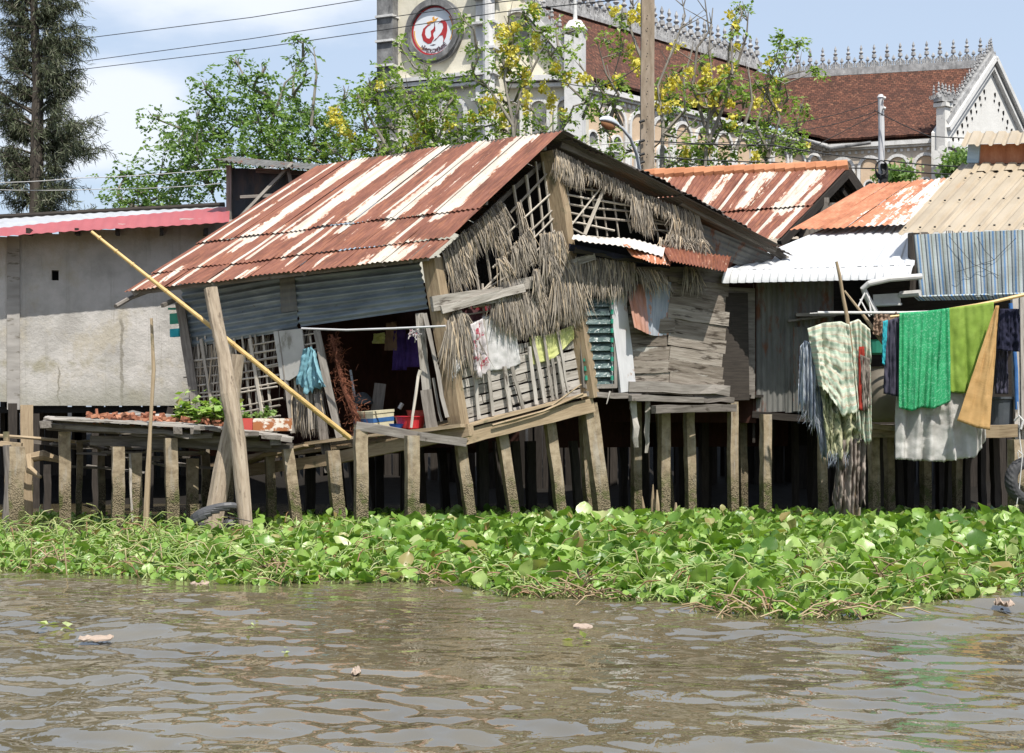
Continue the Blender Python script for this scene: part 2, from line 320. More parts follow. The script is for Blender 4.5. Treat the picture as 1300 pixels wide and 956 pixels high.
def plaster():
    b = NB('plaster'); c = b.coord('pos'); n = b.noise(c, 1.6, 8, .62)
    col = b.ramp(n, [(.3, (.31, .295, .275)), (.45, (.42, .405, .38)), (.55, (.49, .47, .445)), (.7, (.55, .53, .505))])
    col = b.mix(b.mr(b.noise(b.coord('pos', (1.6, 1, 1.1)), .9, 6, .7), .5, .66, 0, .7), col, (.4, .36, .28))
    col = b.mix(b.mr(b.noise(b.coord('pos', (5, 5, .35)), 1.4, 5, .7), .6, .75, 0, .6), col, (.23, .21, .17))
    z = b.n('ShaderNodeSeparateXYZ'); b.l(c, z.inputs[0])
    band = b.mt('MULTIPLY', b.mr(b.mt('ABSOLUTE', b.mt('SUBTRACT', z.outputs[2], b.mt('ADD', 2.05, b.mt('MULTIPLY', b.noise(c, 2.4, 3), .5)))), .02, .17, 1, 0), b.mr(b.noise(c, 2.5, 5, .7), .42, .66))
    col = b.mix(b.mt('MULTIPLY', band, .85), col, (.27, .25, .18))
    xx = b.n('ShaderNodeSeparateXYZ'); b.l(c, xx.inputs[0]); wob = b.mt('MULTIPLY', b.mt('SUBTRACT', b.noise(c, 3.5, 5, .7), .5), .16)
    for x0, zt_, wd in ((-6.42, 3.15, .012), (-4.95, 2.6, .007), (-7.4, 2.35, .006)):
        ck = b.mt('MULTIPLY', b.mr(b.mt('ABSOLUTE', b.mt('SUBTRACT', b.mt('ADD', xx.outputs[0], wob), x0)), wd, wd * 3, 1, 0), b.mr(z.outputs[2], zt_ - .1, zt_, .75, 0)); col = b.mix(ck, col, (.2, .185, .15))
    dr = b.mr(b.noise(b.coord('pos', (9, 9, .22)), 1.1, 5, .7), .55, .72, 0, .45); col = b.mix(dr, col, (.27, .26, .225))
    damp = b.mt('MULTIPLY', b.mr(b.mt('ADD', z.outputs[2], b.mt('MULTIPLY', b.noise(c, 1.7, 5), .9)), 2.1, 2.65, 1, 0), .75); col = b.mix(damp, col, (.25, .245, .2))
    h = b.mt('ADD', b.noise(c, 14, 6, .7), b.noise(c, 2, 3)); return b.pbr(col, .9, 0, b.bump(h, .6, .03), .2)
MT['plaster'] = plaster()
def fabric(name, c1, c2, transl=.3, w=(40, 40), spot=None, ro=.9, pat=None):
    b = NB(name); c = b.coord('tc'); n = b.noise(c, 4, 5, .6); col = b.ramp(n, [(.35, c1), (.65, c2)])
    if pat: col = pat(b, c, col)
    if spot: col = b.mix(b.mr(b.noise(c, spot[1], 5, .6), spot[2], spot[3]), col, spot[0])
    h = b.mt('ADD', b.noise(c, 60, 3), b.mt('MULTIPLY', b.noise(c, 6, 4, .6), 2.5)); return b.pbr(col, ro, 0, b.bump(h, .35, .008), .15, (transl, (1, 1, 1)))
def sx(b, c, i):
    s = b.n('ShaderNodeSeparateXYZ'); b.l(c, s.inputs[0]); return s.outputs[i]
def batik(b, c, col):
    v = b.voro(c, 7.5); f = b.mr(b.mt('ABSOLUTE', b.mt('SUBTRACT', b.mt('MODULO', b.mt('MULTIPLY', v, 7.0), 1.0), .5)), .12, .3)
    f2 = b.mr(b.noise(c, 34, 3, .7), .5, .56); f = b.mt('MULTIPLY', b.mt('MULTIPLY', f, f2), .5)
    return b.mix(f, col, (.3, .68, .45))
def hstripe(b, c, col):
    y = sx(b, c, 1); w = b.mt('SINE', b.mt('MULTIPLY', y, 2 * math.pi / .085)); f = b.mt('MULTIPLY', b.mr(w, .1, .6), b.mr(b.noise(c, 8, 3), .3, .55))
    col = b.mix(b.mt('MULTIPLY', f, .6), col, (.36, .54, .42))
    w2 = b.mt('SINE', b.mt('ADD', b.mt('MULTIPLY', y, 2 * math.pi / .085), 2.4)); return b.mix(b.mt('MULTIPLY', b.mr(w2, .7, .95), .5), col, (.62, .42, .3))
def vstripe(b, c, col):
    x = sx(b, c, 0); m = b.mt('MODULO', b.mt('ADD', b.mt('DIVIDE', x, .15), 100.0), 1.0)
    st = b.ramp(m, [(0, (.55, .6, .62)), (.16, (.1, .13, .16)), (.28, (.5, .56, .57)), (.45, (.16, .32, .58)), (.62, (.55, .6, .6)), (.76, (.24, .23, .2)), (.86, (.48, .56, .54))], 'CONSTANT')
    return b.mix(b.mr(b.noise(c, 3, 4), .35, .75, 0, .35), st, (.25, .26, .25))
MT['cloth_white'] = fabric('cloth_white', (.62, .61, .6), (.76, .75, .74))
MT['cloth_floral'] = fabric('cloth_floral', (.62, .58, .58), (.72, .68, .68), spot=((.5, .1, .14), 9, .58, .64))
MT['cloth_yellow'] = fabric('cloth_yellow', (.62, .66, .22), (.74, .76, .36))
MT['cloth_blue'] = fabric('cloth_blue', (.2, .42, .5), (.34, .6, .68), .3)
MT['cloth_maroon'] = fabric('cloth_maroon', (.1, .045, .05), (.17, .08, .085), .1, spot=((.3, .04, .05), 5, .56, .66))
MT['cloth_green'] = fabric('cloth_green', (.035, .34, .14), (.06, .46, .2), .25, pat=batik)
MT['cloth_olive'] = fabric('cloth_olive', (.24, .37, .06), (.31, .45, .09), .3)
MT['cloth_tan'] = fabric('cloth_tan', (.52, .32, .13), (.62, .4, .18), .2)
MT['cloth_navy'] = fabric('cloth_navy', (.012, .014, .03), (.03, .03, .055), 0)
MT['cloth_plum'] = fabric('cloth_plum', (.05, .05, .075), (.08, .075, .105), .1)
MT['cloth_teal'] = fabric('cloth_teal', (.03, .32, .4), (.06, .45, .52), .1)
MT['cloth_purple'] = fabric('cloth_purple', (.05, .03, .15), (.1, .06, .25), 0)
MT['cloth_brown'] = fabric('cloth_brown', (.2, .14, .1), (.32, .22, .16), .1)
MT['cloth_grey'] = fabric('cloth_grey', (.5, .485, .46), (.66, .65, .62), .3, spot=((.27, .25, .22), 2.2, .56, .75))
MT['cloth_pale_green'] = fabric('cloth_pale_green', (.6, .63, .5), (.74, .76, .64), .25, pat=hstripe)
MT['cloth_mesh'] = fabric('cloth_mesh', (.32, .34, .2), (.66, .62, .42), .3, spot=((.16, .2, .12), 16, .5, .6))
MT['rag_blue'] = fabric('rag_blue', (.1, .13, .2), (.4, .45, .52), .2, pat=lambda b, c, col: b.mix(b.mr(b.noise(b.coord('tc', (6, 1, 1)), 6, 3), .5, .56), col, (.5, .52, .55)))
MT['rag_brown'] = fabric('rag_brown', (.12, .1, .085), (.34, .29, .25), .2)
MT['cloth_red'] = fabric('cloth_red', (.25, .03, .02), (.36, .05, .035), .1)
MT['tarp_stripe'] = fabric('tarp_stripe', (.3, .3, .3), (.4, .4, .4), .25, pat=vstripe, ro=.6)
MT['black_net'] = fabric('black_net', (.02, .02, .02), (.04, .04, .04), 0)
MT['rubber'] = gen('rubber', [(.025, .025, .027), (.055, .055, .058), (.1, .095, .09)], (1, 1, 1), 6, .75, .3, .004, rv=.2)
MT['hose'] = gen('hose', [(.05, .05, .055), (.12, .12, .125)], (1, 1, 1), 6, .5, .2, .004, rv=.3)
MT['wire'] = gen('wire', [(.025, .025, .025), (.04, .04, .04)], (1, 1, 1), 6, .7, 0, rv=.2)
MT['pvc'] = gen('pvc', [(.45, .44, .42), (.6, .59, .57)], (3, 3, 3), 3, .5, .05, rv=.2)
MT['blue_pipe'] = gen('blue_pipe', [(.03, .1, .28), (.06, .17, .4)], (3, 3, 3), 3, .5, .05, rv=.2)
MT['blue_paint'] = gen('blue_paint', [(.25, .38, .48), (.4, .53, .62)], (8, 8, 1), 3, .7, .2, rv=.2)
MT['red_plastic'] = gen('red_plastic', [(.5, .02, .03), (.6, .04, .05)], (1, 1, 1), 3, .35, 0, rv=.1, spec=.5)
MT['blue_plastic'] = gen('blue_plastic', [(.03, .1, .45), (.05, .14, .55)], (1, 1, 1), 3, .35, 0, rv=.1, spec=.5)
MT['foam'] = gen('foam', [(.55, .5, .34), (.68, .63, .45)], (1, 1, 1), 8, .8, .1, rv=.1)
MT['bluegrey_board'] = gen('bluegrey_board', [(.3, .31, .31), (.42, .42, .41)], (2, 2, 2), 2, .85, .2, rv=.1, spot=((.25, .24, .22), 3, .55, .7))
MT['cement_board'] = gen('cement_board', [(.36, .35, .33), (.5, .49, .46)], (1, 1, 1), 2.5, .9, .25, rv=.1, spot=((.22, .21, .18), 2.2, .52, .68, (2, 1, 1)))
MT['glass_old'] = gen('glass_old', [(.03, .06, .055), (.09, .13, .125), (.22, .27, .26)], (1.2, 6, 3), 5, .18, .5, .01, rv=.35, spec=.8, spot=((.45, .52, .5), 10, .66, .7, (1, 4, 1)))
MT['green_net'] = gen('green_net', [(.02, .2, .13), (.05, .32, .22)], (1, 1, 1), 5, .6, .1, rv=.3)
MT['brick'] = gen('brick', [(.16, .06, .035), (.32, .13, .075), (.45, .23, .14)], (1, 1, 1), 9, .9, .4, rv=.7)
MT['rusty_tub'] = gen('rusty_tub', [(.55, .5, .42), (.7, .66, .58)], (1, 1, 1), 3, .7, .2, rv=.1, spot=((.32, .12, .045), 9, .44, .52, (1.6, 1, .7)))
MT['red_tub'] = gen('red_tub', [(.42, .06, .05), (.5, .09, .07)], (1, 1, 1), 3, .7, .2, rv=.1)
MT['net_rust'] = gen('net_rust', [(.1, .035, .02), (.26, .1, .055)], (1, 1, 1), 12, .9, .3, rv=.7)
MT['jar'] = gen('jar', [(.13, .11, .085), (.2, .175, .14)], (1, 1, 1), 3, .6, .15, rv=.1)
MT['dark_tub'] = gen('dark_tub', [(.04, .05, .06), (.09, .1, .11)], (1, 1, 1), 3, .5, .1, rv=.1)
MT['dark_brick'] = gen('dark_brick', [(.035, .014, .01), (.07, .028, .02)], (1, 1, 3), 5, .9, .3, rv=.3)  # dark red brick lowered further, shade put into the colour
# water, mud
def water_mat():
    b = NB('river_water'); c = b.coord('pos', (1, .55, 1)); n = b.noise(b.coord('pos'), .7, 4)
    col = b.ramp(n, [(.35, (.105, .086, .048)), (.65, (.15, .125, .074))])
    h = b.mt('ADD', b.mt('MULTIPLY', b.noise(c, 5.5, 3, .5, .6), 1.0), b.mt('MULTIPLY', b.noise(c, 15, 2, .5, .5), .12))
    p = b.pbr(col, .02, 0, b.bump(h, .25, .03), .5)
    for n_ in b.t.nodes:
        if n_.type == 'BSDF_PRINCIPLED': n_.inputs['IOR'].default_value = 2.8
    return p
MT['water'] = water_mat()
MT['mud'] = gen('mud', [(.008, .0065, .005), (.016, .013, .01)], (1, 1, 1), 1.5, .85, .5, .04, coord='pos', rv=.0)  # kept below wet-mud tone so the void under the houses goes black
MT['concrete'] = gen('concrete', [(.2, .19, .175), (.3, .285, .265), (.4, .38, .355)], (4, 4, 1), 2, .9, .3, rv=.3, spot=((.13, .115, .09), 3, .55, .7, (3, 3, 1)))
def leafmat(name, cols, tr=.35, tc=(1., 1.1, .5), ro=.5, spec=.35):
    b = NB(name); r_ = b.attr('rnd', 'f'); n = len(cols); col = b.ramp(r_, [(i / (n - 1), q) for i, q in enumerate(cols)])
    return b.pbr(col, ro, 0, None, spec, (tr, tc))
MT['leaf_green'] = leafmat('leaf_green', [(.08, .155, .04), (.155, .26, .075), (.25, .37, .12), (.36, .48, .2)], .45)
MT['leaf_pale'] = leafmat('leaf_pale', [(.11, .19, .04), (.21, .32, .07), (.34, .45, .12), (.46, .54, .2)], .45)
MT['leaf_casuarina'] = leafmat('leaf_casuarina', [(.06, .08, .045), (.105, .13, .07), (.17, .19, .115), (.25, .25, .18)], .2, (1, 1, .7))
MT['blossom'] = leafmat('blossom', [(.6, .5, .05), (.74, .66, .12), (.82, .78, .24)], .35, (1, 1, .6))
MT['bark'] = gen('bark', [(.1, .085, .07), (.2, .18, .15), (.33, .31, .27)], (6, 6, 1), 4, .9, .4, rv=.4)
MT['bark_dark'] = gen('bark_dark', [(.05, .042, .035), (.1, .085, .07)], (6, 6, 1), 4, .9, .4, rv=.3)
MT['hyacinth'] = None
def hya():
    b = NB('hyacinth_leaf'); r_ = b.attr('rnd', 'f'); k = b.attr('mask', 'f')
    col = b.ramp(r_, [(0, (.06, .14, .02)), (.25, (.14, .27, .035)), (.55, (.26, .41, .075)), (.8, (.4, .53, .17)), (.95, (.52, .56, .27)), (1., (.34, .24, .1))])
    stem = b.ramp(r_, [(0, (.24, .35, .09)), (.6, (.42, .52, .18)), (.9, (.52, .5, .25)), (1, (.38, .22, .11))])
    v = b.noise(b.coord('tc', (30, 2, 1)), 3, 3); col = b.mix(b.mr(v, .35, .7, 0, .35), col, (.17, .3, .05)); col = b.mix(k, col, stem)
    return b.pbr(col, .33, 0, b.bump(v, .2, .004), .55, (.3, (1.1, 1.2, .4)))
MT['hyacinth'] = hya()
MT['dead_stem'] = leafmat('dead_stem', [(.14, .09, .05), (.33, .24, .13), (.52, .42, .25)], .15)
# church
def stone(name, cols, dirt=.5, dc=(.13, .125, .115), sc=1.):
    b = NB(name); c = b.coord('pos'); n = b.noise(c, .8 * sc, 7, .65); k = len(cols); col = b.ramp(n, [(.3 + .4 * i / (k - 1), q) for i, q in enumerate(cols)])
    f = b.mr(b.noise(b.coord('pos', (2.2, 2.2, .45)), .9 * sc, 7, .72), .56 - .12 * dirt, .74, 0, dirt + .25); col = b.mix(f, col, dc)
    return b.pbr(col, .9, 0, b.bump(b.noise(c, 5 * sc, 6, .7), .4, .05), .2)
MT['cream'] = stone('cream_plaster', [(.6, .56, .43), (.68, .64, .52), (.73, .69, .58)], .2, (.35, .32, .26))
MT['white_stone'] = stone('white_stone', [(.5, .5, .49), (.63, .625, .61), (.7, .695, .68)], .35, (.25, .245, .235))
MT['gable_white'] = stone('gable_white', [(.62, .61, .58), (.7, .69, .66)], .15, (.4, .38, .34))
MT['grey_stone'] = stone('grey_stone', [(.11, .11, .11), (.19, .19, .19), (.3, .3, .295)], .6, (.05, .05, .05), 2.)
MT['peach'] = stone('peach_plaster', [(.5, .37, .25), (.6, .46, .33)], .25, (.35, .29, .22))
def tilemat():
    b = NB('church_tile'); c = b.coord('tc'); br = b.n('ShaderNodeTexBrick'); b.l(c, br.inputs['Vector']); br.offset = .5
    br.inputs['Scale'].default_value = 1; br.inputs['Brick Width'].default_value = .3; br.inputs['Row Height'].default_value = .2; br.inputs['Mortar Size'].default_value = .018; br.inputs['Bias'].default_value = 0
    br.inputs['Color1'].default_value = (.07, .036, .026, 1); br.inputs['Color2'].default_value = (.185, .078, .05, 1); br.inputs['Mortar'].default_value = (.02, .012, .01, 1)
    n = b.noise(b.coord('tc', (1, 1.6, 1)), .45, 7, .7); col = b.mix(b.mr(n, .3, .7, 0, .6), br.outputs[0], (.06, .03, .024))
    col = b.mix(b.mr(b.noise(c, 3.5, 4, .7), .55, .7, 0, .8), col, (.27, .13, .08)); col = b.mix(b.mr(b.noise(c, 2.6, 4, .7), .6, .75, 0, .7), col, (.03, .025, .022))
    y = sx(b, c, 1); saw = b.mt('MODULO', b.mt('ADD', b.mt('DIVIDE', y, .2), 100.0), 1.0)
    return b.pbr(col, .9, 0, b.bump(b.mt('ADD', saw, b.noise(c, 6, 3)), .7, .06), .2)
MT['church_tile'] = tilemat()
MT['dark_void'] = gen('dark_void', [(.01, .01, .01), (.02, .019, .018)], (1, 1, 1), 2, .9, 0, rv=.2)  # near-black colour standing in for unlit hollows and openings
MT['ridge_tile'] = gen('ridge_tile', [(.38, .15, .07), (.55, .25, .13)], (1, 1, 1), 4, .85, .3, rv=.5)
MT['sign_white'] = gen('sign_white', [(.7, .74, .78), (.76, .79, .82)], (1, 1, 1), 2, .4, 0, rv=.1)
MT['sign_red'] = gen('sign_red', [(.36, .03, .035), (.46, .045, .045)], (1, 1, 1), 2, .4, 0, rv=.1)
MT['sign_orange'] = gen('sign_orange', [(.66, .26, .05), (.74, .42, .08)], (1, 1, 1), 1.2, .4, 0, rv=.1)
MT['sign_dark'] = gen('sign_dark', [(.12, .07, .08), (.14, .08, .09)], (1, 1, 1), 1.2, .4, 0, rv=.1)
MT['lamp_grey'] = gen('lamp_grey', [(.4, .45, .5), (.55, .6, .65)], (1, 1, 1), 3, .4, 0, rv=.1)
MT['lamp_glass'] = gen('lamp_glass', [(.3, .15, .07), (.4, .2, .1)], (1, 1, 1), 3, .25, 0, rv=.1)
MT['floating_pale'] = gen('floating_pale', [(.34, .26, .2), (.46, .37, .3)], (1, 1, 1), 6, .8, .3, rv=.3)
MT['white_paint'] = gen('white_paint', [(.45, .45, .46), (.6, .6, .61)], (6, 6, 1), 3, .7, .1, rv=.3, spot=((.3, .15, .07), 3, .6, .7, (2, 2, 1)))
MT['bent_iron'] = rust_mat('bent_iron', ((.28, .12, .07), (.36, .2, .15), (.34, .24, .24)), ((.2, .235, .28), (.36, .39, .43)))
MT['pole_concrete'] = gen('pole_concrete', [(.16, .125, .09), (.26, .21, .155), (.34, .28, .22)], (4, 4, 1), 3, .9, .4, rv=.2, spot=((.1, .08, .06), 6, .6, .7, (3, 3, 1)))
MT['pale_peach'] = stone('pale_peach', [(.46, .39, .31), (.56, .48, .39), (.6, .54, .46)], .3, (.35, .31, .27))
MT['plank'] = gen('plank', [(.075, .06, .048), (.17, .143, .115), (.29, .255, .215), (.4, .365, .32)], (8, 8, .7), 4, .9, .8, .012, rv=.55, spot=((.05, .038, .028), 4, .52, .66, (3, 3, .6)), spot2=((.42, .4, .36), 3, .62, .7, (2, 2, .5)))
MT['cresting'] = stone('cresting_stone', [(.2, .2, .2), (.33, .33, .33), (.48, .48, .475)], .5, (.07, .07, .07), 3.)
# ================================================================ SETTING: river, banks
def axis(lo, hi, step, far):
    a = np.arange(lo, hi + step * .5, step); out = [a]; s_ = step; x = hi; r_ = []
    while x < far: s_ *= 1.6; x += s_; r_.append(x)
    s_ = step; x = lo; l_ = []
    while x > -far: s_ *= 1.6; x -= s_; l_.append(x)
    return np.concatenate([l_[::-1], a, r_])
def water():
    xs = axis(-6.8, 6.8, .03, 500); ys = axis(6.5, 16.5, .025, 400); ys = ys[ys < 60]
    X, Y = np.meshgrid(xs, ys); Z = np.zeros_like(X); r2 = np.random.default_rng(5)
    for i in range(44):
        L = .13 * 1.13 ** (i % 22) * r2.uniform(.85, 1.2); a = r2.normal(1.5, .42); k = 2 * math.pi / L
        amp = .0072 * L ** .95 * r2.uniform(.5, 1.2)
        ph = k * (math.cos(a) * X + math.sin(a) * Y) + r2.uniform(0, 6) + .9 * np.sin(X * r2.uniform(.5, 1.4) + Y * r2.uniform(.3, 1.) + i)
        Z += amp * (np.sin(ph) + .22 * np.cos(2 * ph))
    env = 1 / (1 + np.exp((np.abs(X) - 9) * 1.2)) / (1 + np.exp((Y - 18) * 1.5)) / (1 + np.exp((3.6 - Y) * 3)); Z *= env * (.72 + .34 * np.sin(X * .83 + 1 + np.sin(Y * .9)) * np.sin(Y * 1.1 + .7 * X) + .3 * np.sin(X * .31 + Y * .45))
    V = np.stack([X, Y, Z], -1).reshape(-1, 3); nv, nu = X.shape; I = np.arange(nv * nu).reshape(nv, nu)
    q = np.stack([I[:-1, :-1], I[:-1, 1:], I[1:, 1:], I[1:, :-1]], -1).reshape(-1, 4)
    mb = MB(); mb.add(V, q, V, 0); tag(mb.build('water', MT['water'], smooth=True), kind='structure')
water()
def ground():
    xs = np.concatenate([[-900, -200, -60], np.linspace(-25, 25, 51), [60, 200, 900]]); ys = np.array([-900, -100, 0, 10, 18, 22, 24, 26, 27.5, 29, 30.5, 34, 50, 120, 300, 1500.])
    zs = np.interp(ys, [-900, 22, 24.5, 27.5, 29, 32, 1500], [-1.5, -1.2, -.35, .25, .9, 1.35, 1.4]); X, Y = np.meshgrid(xs, ys)
    Z = zs[:, None] + rng.normal(0, .06, X.shape) * ((Y > 22) & (Y < 40)); V = np.stack([X, Y, Z], -1).reshape(-1, 3); nv, nu = X.shape; I = np.arange(nv * nu).reshape(nv, nu)
    q = np.stack([I[:-1, :-1], I[:-1, 1:], I[1:, 1:], I[1:, :-1]], -1).reshape(-1, 4); mb = MB(); mb.add(V, q, V, 0)
    tag(mb.build('ground', MT['mud'], smooth=True), kind='structure')
ground()
# ================================================================ CHURCH
d_ = np.array([.66, .75, 0]); n_ = np.array([.75, -.66, 0]); Up = np.array([0, 0, 1.])
church = thing('church', (12, 95, 1.4), 'large pale church with red-brown tiled roofs and spiked stone ridge cresting behind the shacks', 'church')
RZ, EZ = 25.1, 19.2
def C3(x, y, z): return np.array([x, y, z], float)
def rooft(mb, a, b, c, d, nu=40, nv=16, th=.15, sag=.06):
    G = bil(a, b, c, d, nu, nv); G[..., 2] += rng.normal(0, .015, G.shape[:2]); v = np.linspace(0, 1, nv + 1)[:, None]
    G[..., 2] += (.45 * np.clip((v - .8) / .2, 0, 1) ** 1.6 * .6) - .25 * np.sin(math.pi * v) * 1
    mb.sheet(G, th)
nr0 = C3(2.46, 92, RZ) - d_ * 6; nr1 = C3(16.7, 108.2, RZ) + d_ * 7; nr0[2] = nr1[2] = RZ
ne0 = C3(7.4, 87.7, EZ) - d_ * 5.2; ne1 = C3(20.3, 102.4, EZ) + d_ * 1.0; ne0[2] = ne1[2] = EZ
mb = MB(); rooft(mb, nr0, nr1, ne0, ne1, 60); oth = -n_ * 13
rooft(mb, nr1, nr0, ne1 + oth + d_ * 5, ne0 + oth, 40); nave_roof = mb.build('nave_roof', MT['church_tile'], church)
# transept
m_ = nrm([.94, -.34, 0]); g_ = np.array([.7, .714, 0]); G0 = C3(31.9, 105.2, RZ - .3); tr1 = G0.copy(); tr0 = G0 - m_ * 14.5; tr0[2] = RZ - .1
te1 = G0 - g_ * 5.9; te1[2] = EZ; te0 = te1 - m_ * 9.3; te0[2] = EZ
mb = MB(); rooft(mb, tr0, tr1, te0, te1, 50); bk = G0 + g_ * 5.9; bk[2] = EZ; rooft(mb, tr1, tr0, bk, bk - m_ * 14, 30)
tr_roof = mb.build('transept_roof', MT['church_tile'], church)
# walls under the eaves
def wallq(mb, a, b, z0, z1, th=.5):
    a = C3(a[0], a[1], 0); b = C3(b[0], b[1], 0); mb.beam(C3(*((a + b)[:2] / 2 - 0), 0) * 0 + C3(a[0], a[1], (z0 + z1) / 2), C3(b[0], b[1], (z0 + z1) / 2), th, z1 - z0)
def arch_ring(mb, c, dirv, nrmv, r, w, th, z0leg=0., seg=12):
    pts = []; 
    for i in range(seg + 1):
        a = math.pi * i / seg; pts.append(c + dirv * (-math.cos(a) * r) + Up * (math.sin(a) * r))
    for i in range(seg): mb.beam(pts[i] + nrmv * th * .5, pts[i + 1] + nrmv * th * .5, w, th, up=nrmv)
    if z0leg: 
        for s_ in (-1, 1): mb.beam(c + dirv * s_ * r + nrmv * th * .5, c + dirv * s_ * r - Up * z0leg + nrmv * th * .5, w, th, up=nrmv)
def arch_panel(mb, c, dirv, nrmv, r, leg, off=.05, seg=12):
    V = [c + dirv * (-math.cos(math.pi * i / seg) * r) + Up * (math.sin(math.pi * i / seg) * r) + nrmv * off for i in range(seg + 1)]
    V += [c + dirv * r - Up * leg + nrmv * off, c - dirv * r - Up * leg + nrmv * off]
    B = [v - nrmv * .12 for v in V]; n = len(V); Fc = [list(range(n))[::-1], [i + n for i in range(n)]] + [[i, (i + 1) % n, (i + 1) % n + n, i + n] for i in range(n)]
    mb.add(V + B, Fc)
def facade_band(a, b, nout, z_top, name, span=2.0):
    a = A3(a); b = A3(b); L = np.linalg.norm((b - a)[:2]); dv = nrm((b - a) * [1, 1, 0]); 
    wl = MB(); wl.beam(C3(a[0], a[1], (z_top + 0) / 2), C3(b[0], b[1], z_top / 2), .5, z_top); wl.build(name, MT['pale_peach'], church)
    tr = MB(); pn = MB(); wn = MB(); f0 = nout * .252
    tr.beam(C3(*a[:2], z_top - .25) + nout * .4, C3(*b[:2], z_top - .25) + nout * .4, .5, .28); tr.beam(C3(*a[:2], z_top - .45) + nout * .34, C3(*b[:2], z_top - .45) + nout * .34, .25, .16)
    k = max(1, int(L / span)); wl_ = L / k
    for i in range(int(L / .42)): tr.beam(C3(*(a + dv * (.2 + .42 * i))[:2], z_top - .62) + nout * .27, C3(*(a + dv * (.2 + .42 * i))[:2], z_top - .8) + nout * .27, .16, .2, up=nout)
    for i in range(k):
        c = a + dv * (wl_ * (i + .5)); c = C3(c[0], c[1], z_top - 1.75) + f0
        arch_ring(tr, c, dv, nout, wl_ * .40, .2, .14, 2.6); arch_panel(pn, c, dv, nout, wl_ * .33, 2.6, .03)
        tr.tube([C3(*(c + dv * wl_ / 2)[:2], z_top - 2.4) + nout * .1, C3(*(c + dv * wl_ / 2)[:2], z_top - 5) + nout * .1], .14, 8)
        c2 = c - Up * 1.2
        arch_ring(tr, c2 + nout * .03, dv, nout, wl_ * .2, .12, .16, 1.6); arch_panel(wn, c2, dv, nout, wl_ * .16, 1.6, .06)
    tr.beam(C3(*a[:2], z_top - 3.35) + nout * .30, C3(*b[:2], z_top - 3.35) + nout * .30, .12, .14)
    tr.build(name.replace('wall', 'arcade_moulding'), MT['white_stone'], church); pn.parts(name.replace('wall', 'arch_panel'), MT['peach'], church); wn.parts(name.replace('wall', 'window'), MT['grey_stone'], church)
ins = n_ * .75
facade_band(ne0 - ins, ne1 - ins, n_, EZ + .1, 'nave_wall')
facade_band(te0 + g_ * .7, te1 + g_ * .7 - m_ * .4, -g_ * .8 + n_ * .0 + nrm([m_[1], -m_[0], 0]) * .2 if False else nrm([m_[1], -m_[0], 0]), EZ + .1, 'transept_wall', 1.75)
# gutter pipe at the corner
mb = MB(); mb.tube([ne1 - d_ * 6 + n_ * .2 - Up * .1, ne1 + n_ * .1 - Up * .35, te0 + m_ * 5 - g_ * .3 - Up * .1], .11, 8); mb.build('gutter', MT['grey_stone'], church)
# gable end wall of the transept
def gable():
    mb = MB(); c = G0 + m_ * .3; h = 6.3; pk = C3(c[0], c[1], RZ + .0); l = c - g_ * h; r = c + g_ * h; zb = EZ + .3
    fr = [C3(l[0], l[1], 0), C3(r[0], r[1], 0), C3(r[0], r[1], zb), pk, C3(l[0], l[1], zb)]; bk_ = [p - m_ * .7 for p in fr]
    mb.add(fr + bk_, [[0, 1, 2, 3, 4], [9, 8, 7, 6, 5]] + [[i, i + 5, (i + 1) % 5 + 5, (i + 1) % 5] for i in range(5)])
    mb.build('gable_wall', MT['gable_white'], church)
    cp = MB(); nb = MB()
    for e in (fr[4], fr[2]):
        cp.beam(e + m_ * .1 + Up * .15, pk + m_ * .1 + Up * .15, .9, .3); cp.beam(e + m_ * .18 - Up * .45, pk + m_ * .18 - Up * .45, .3, .2)
        for i in range(9):                          # small round vents following the slope
            p = e + (pk - e) * (.12 + .095 * i) - Up * 1.5
            nb.tube([p - m_ * .1, p + m_ * .06], .14, 8); nb.tube([p - m_ * .1 - Up * .55 + (pk - e) * .02, p + m_ * .06 - Up * .55 + (pk - e) * .02], .09, 8)
    cp.beam(C3(l[0], l[1], EZ - .5) + m_ * .2, C3(r[0], r[1], EZ - .5) + m_ * .2, .6, .35); cp.build('gable_coping', MT['white_stone'], church); nb.parts('gable_vent', MT['dark_void'], church)
    # corner pier on the left
    pr = MB(); q = l + g_ * .1; pr.beam(C3(q[0], q[1], EZ - 3), C3(q[0], q[1], EZ + 1.9), .62, .7, up=g_); pr.beam(C3(q[0], q[1], EZ + 1.9), C3(q[0], q[1], EZ + 2.15), .9, .95, up=g_)
    q2 = r; pr.beam(C3(q2[0], q2[1], EZ - 3), C3(q2[0], q2[1], EZ + 1.2), 1.0, 1.0, up=g_); pr.parts('pier', MT['gable_white'], church)
    # rosettes on the corner below
    rs = MB()
    for i in range(5):
        c0 = q - g_ * .0 + nrm([m_[1], -m_[0], 0]) * .65; c0 = C3(c0[0], c0[1], EZ - 1.4)
        a = 2 * math.pi * i / 5 + .3; rs.tube([c0 + m_ * math.cos(a) * .45 + Up * math.sin(a) * .45, c0 + m_ * math.cos(a) * .45 + Up * math.sin(a) * .45 + nrm([m_[1], -m_[0], 0]) * .15], .3, 8)
    rs.parts('rosette', MT['gable_white'], church)
    return fr, pk, q
fr, pk, pier = gable()
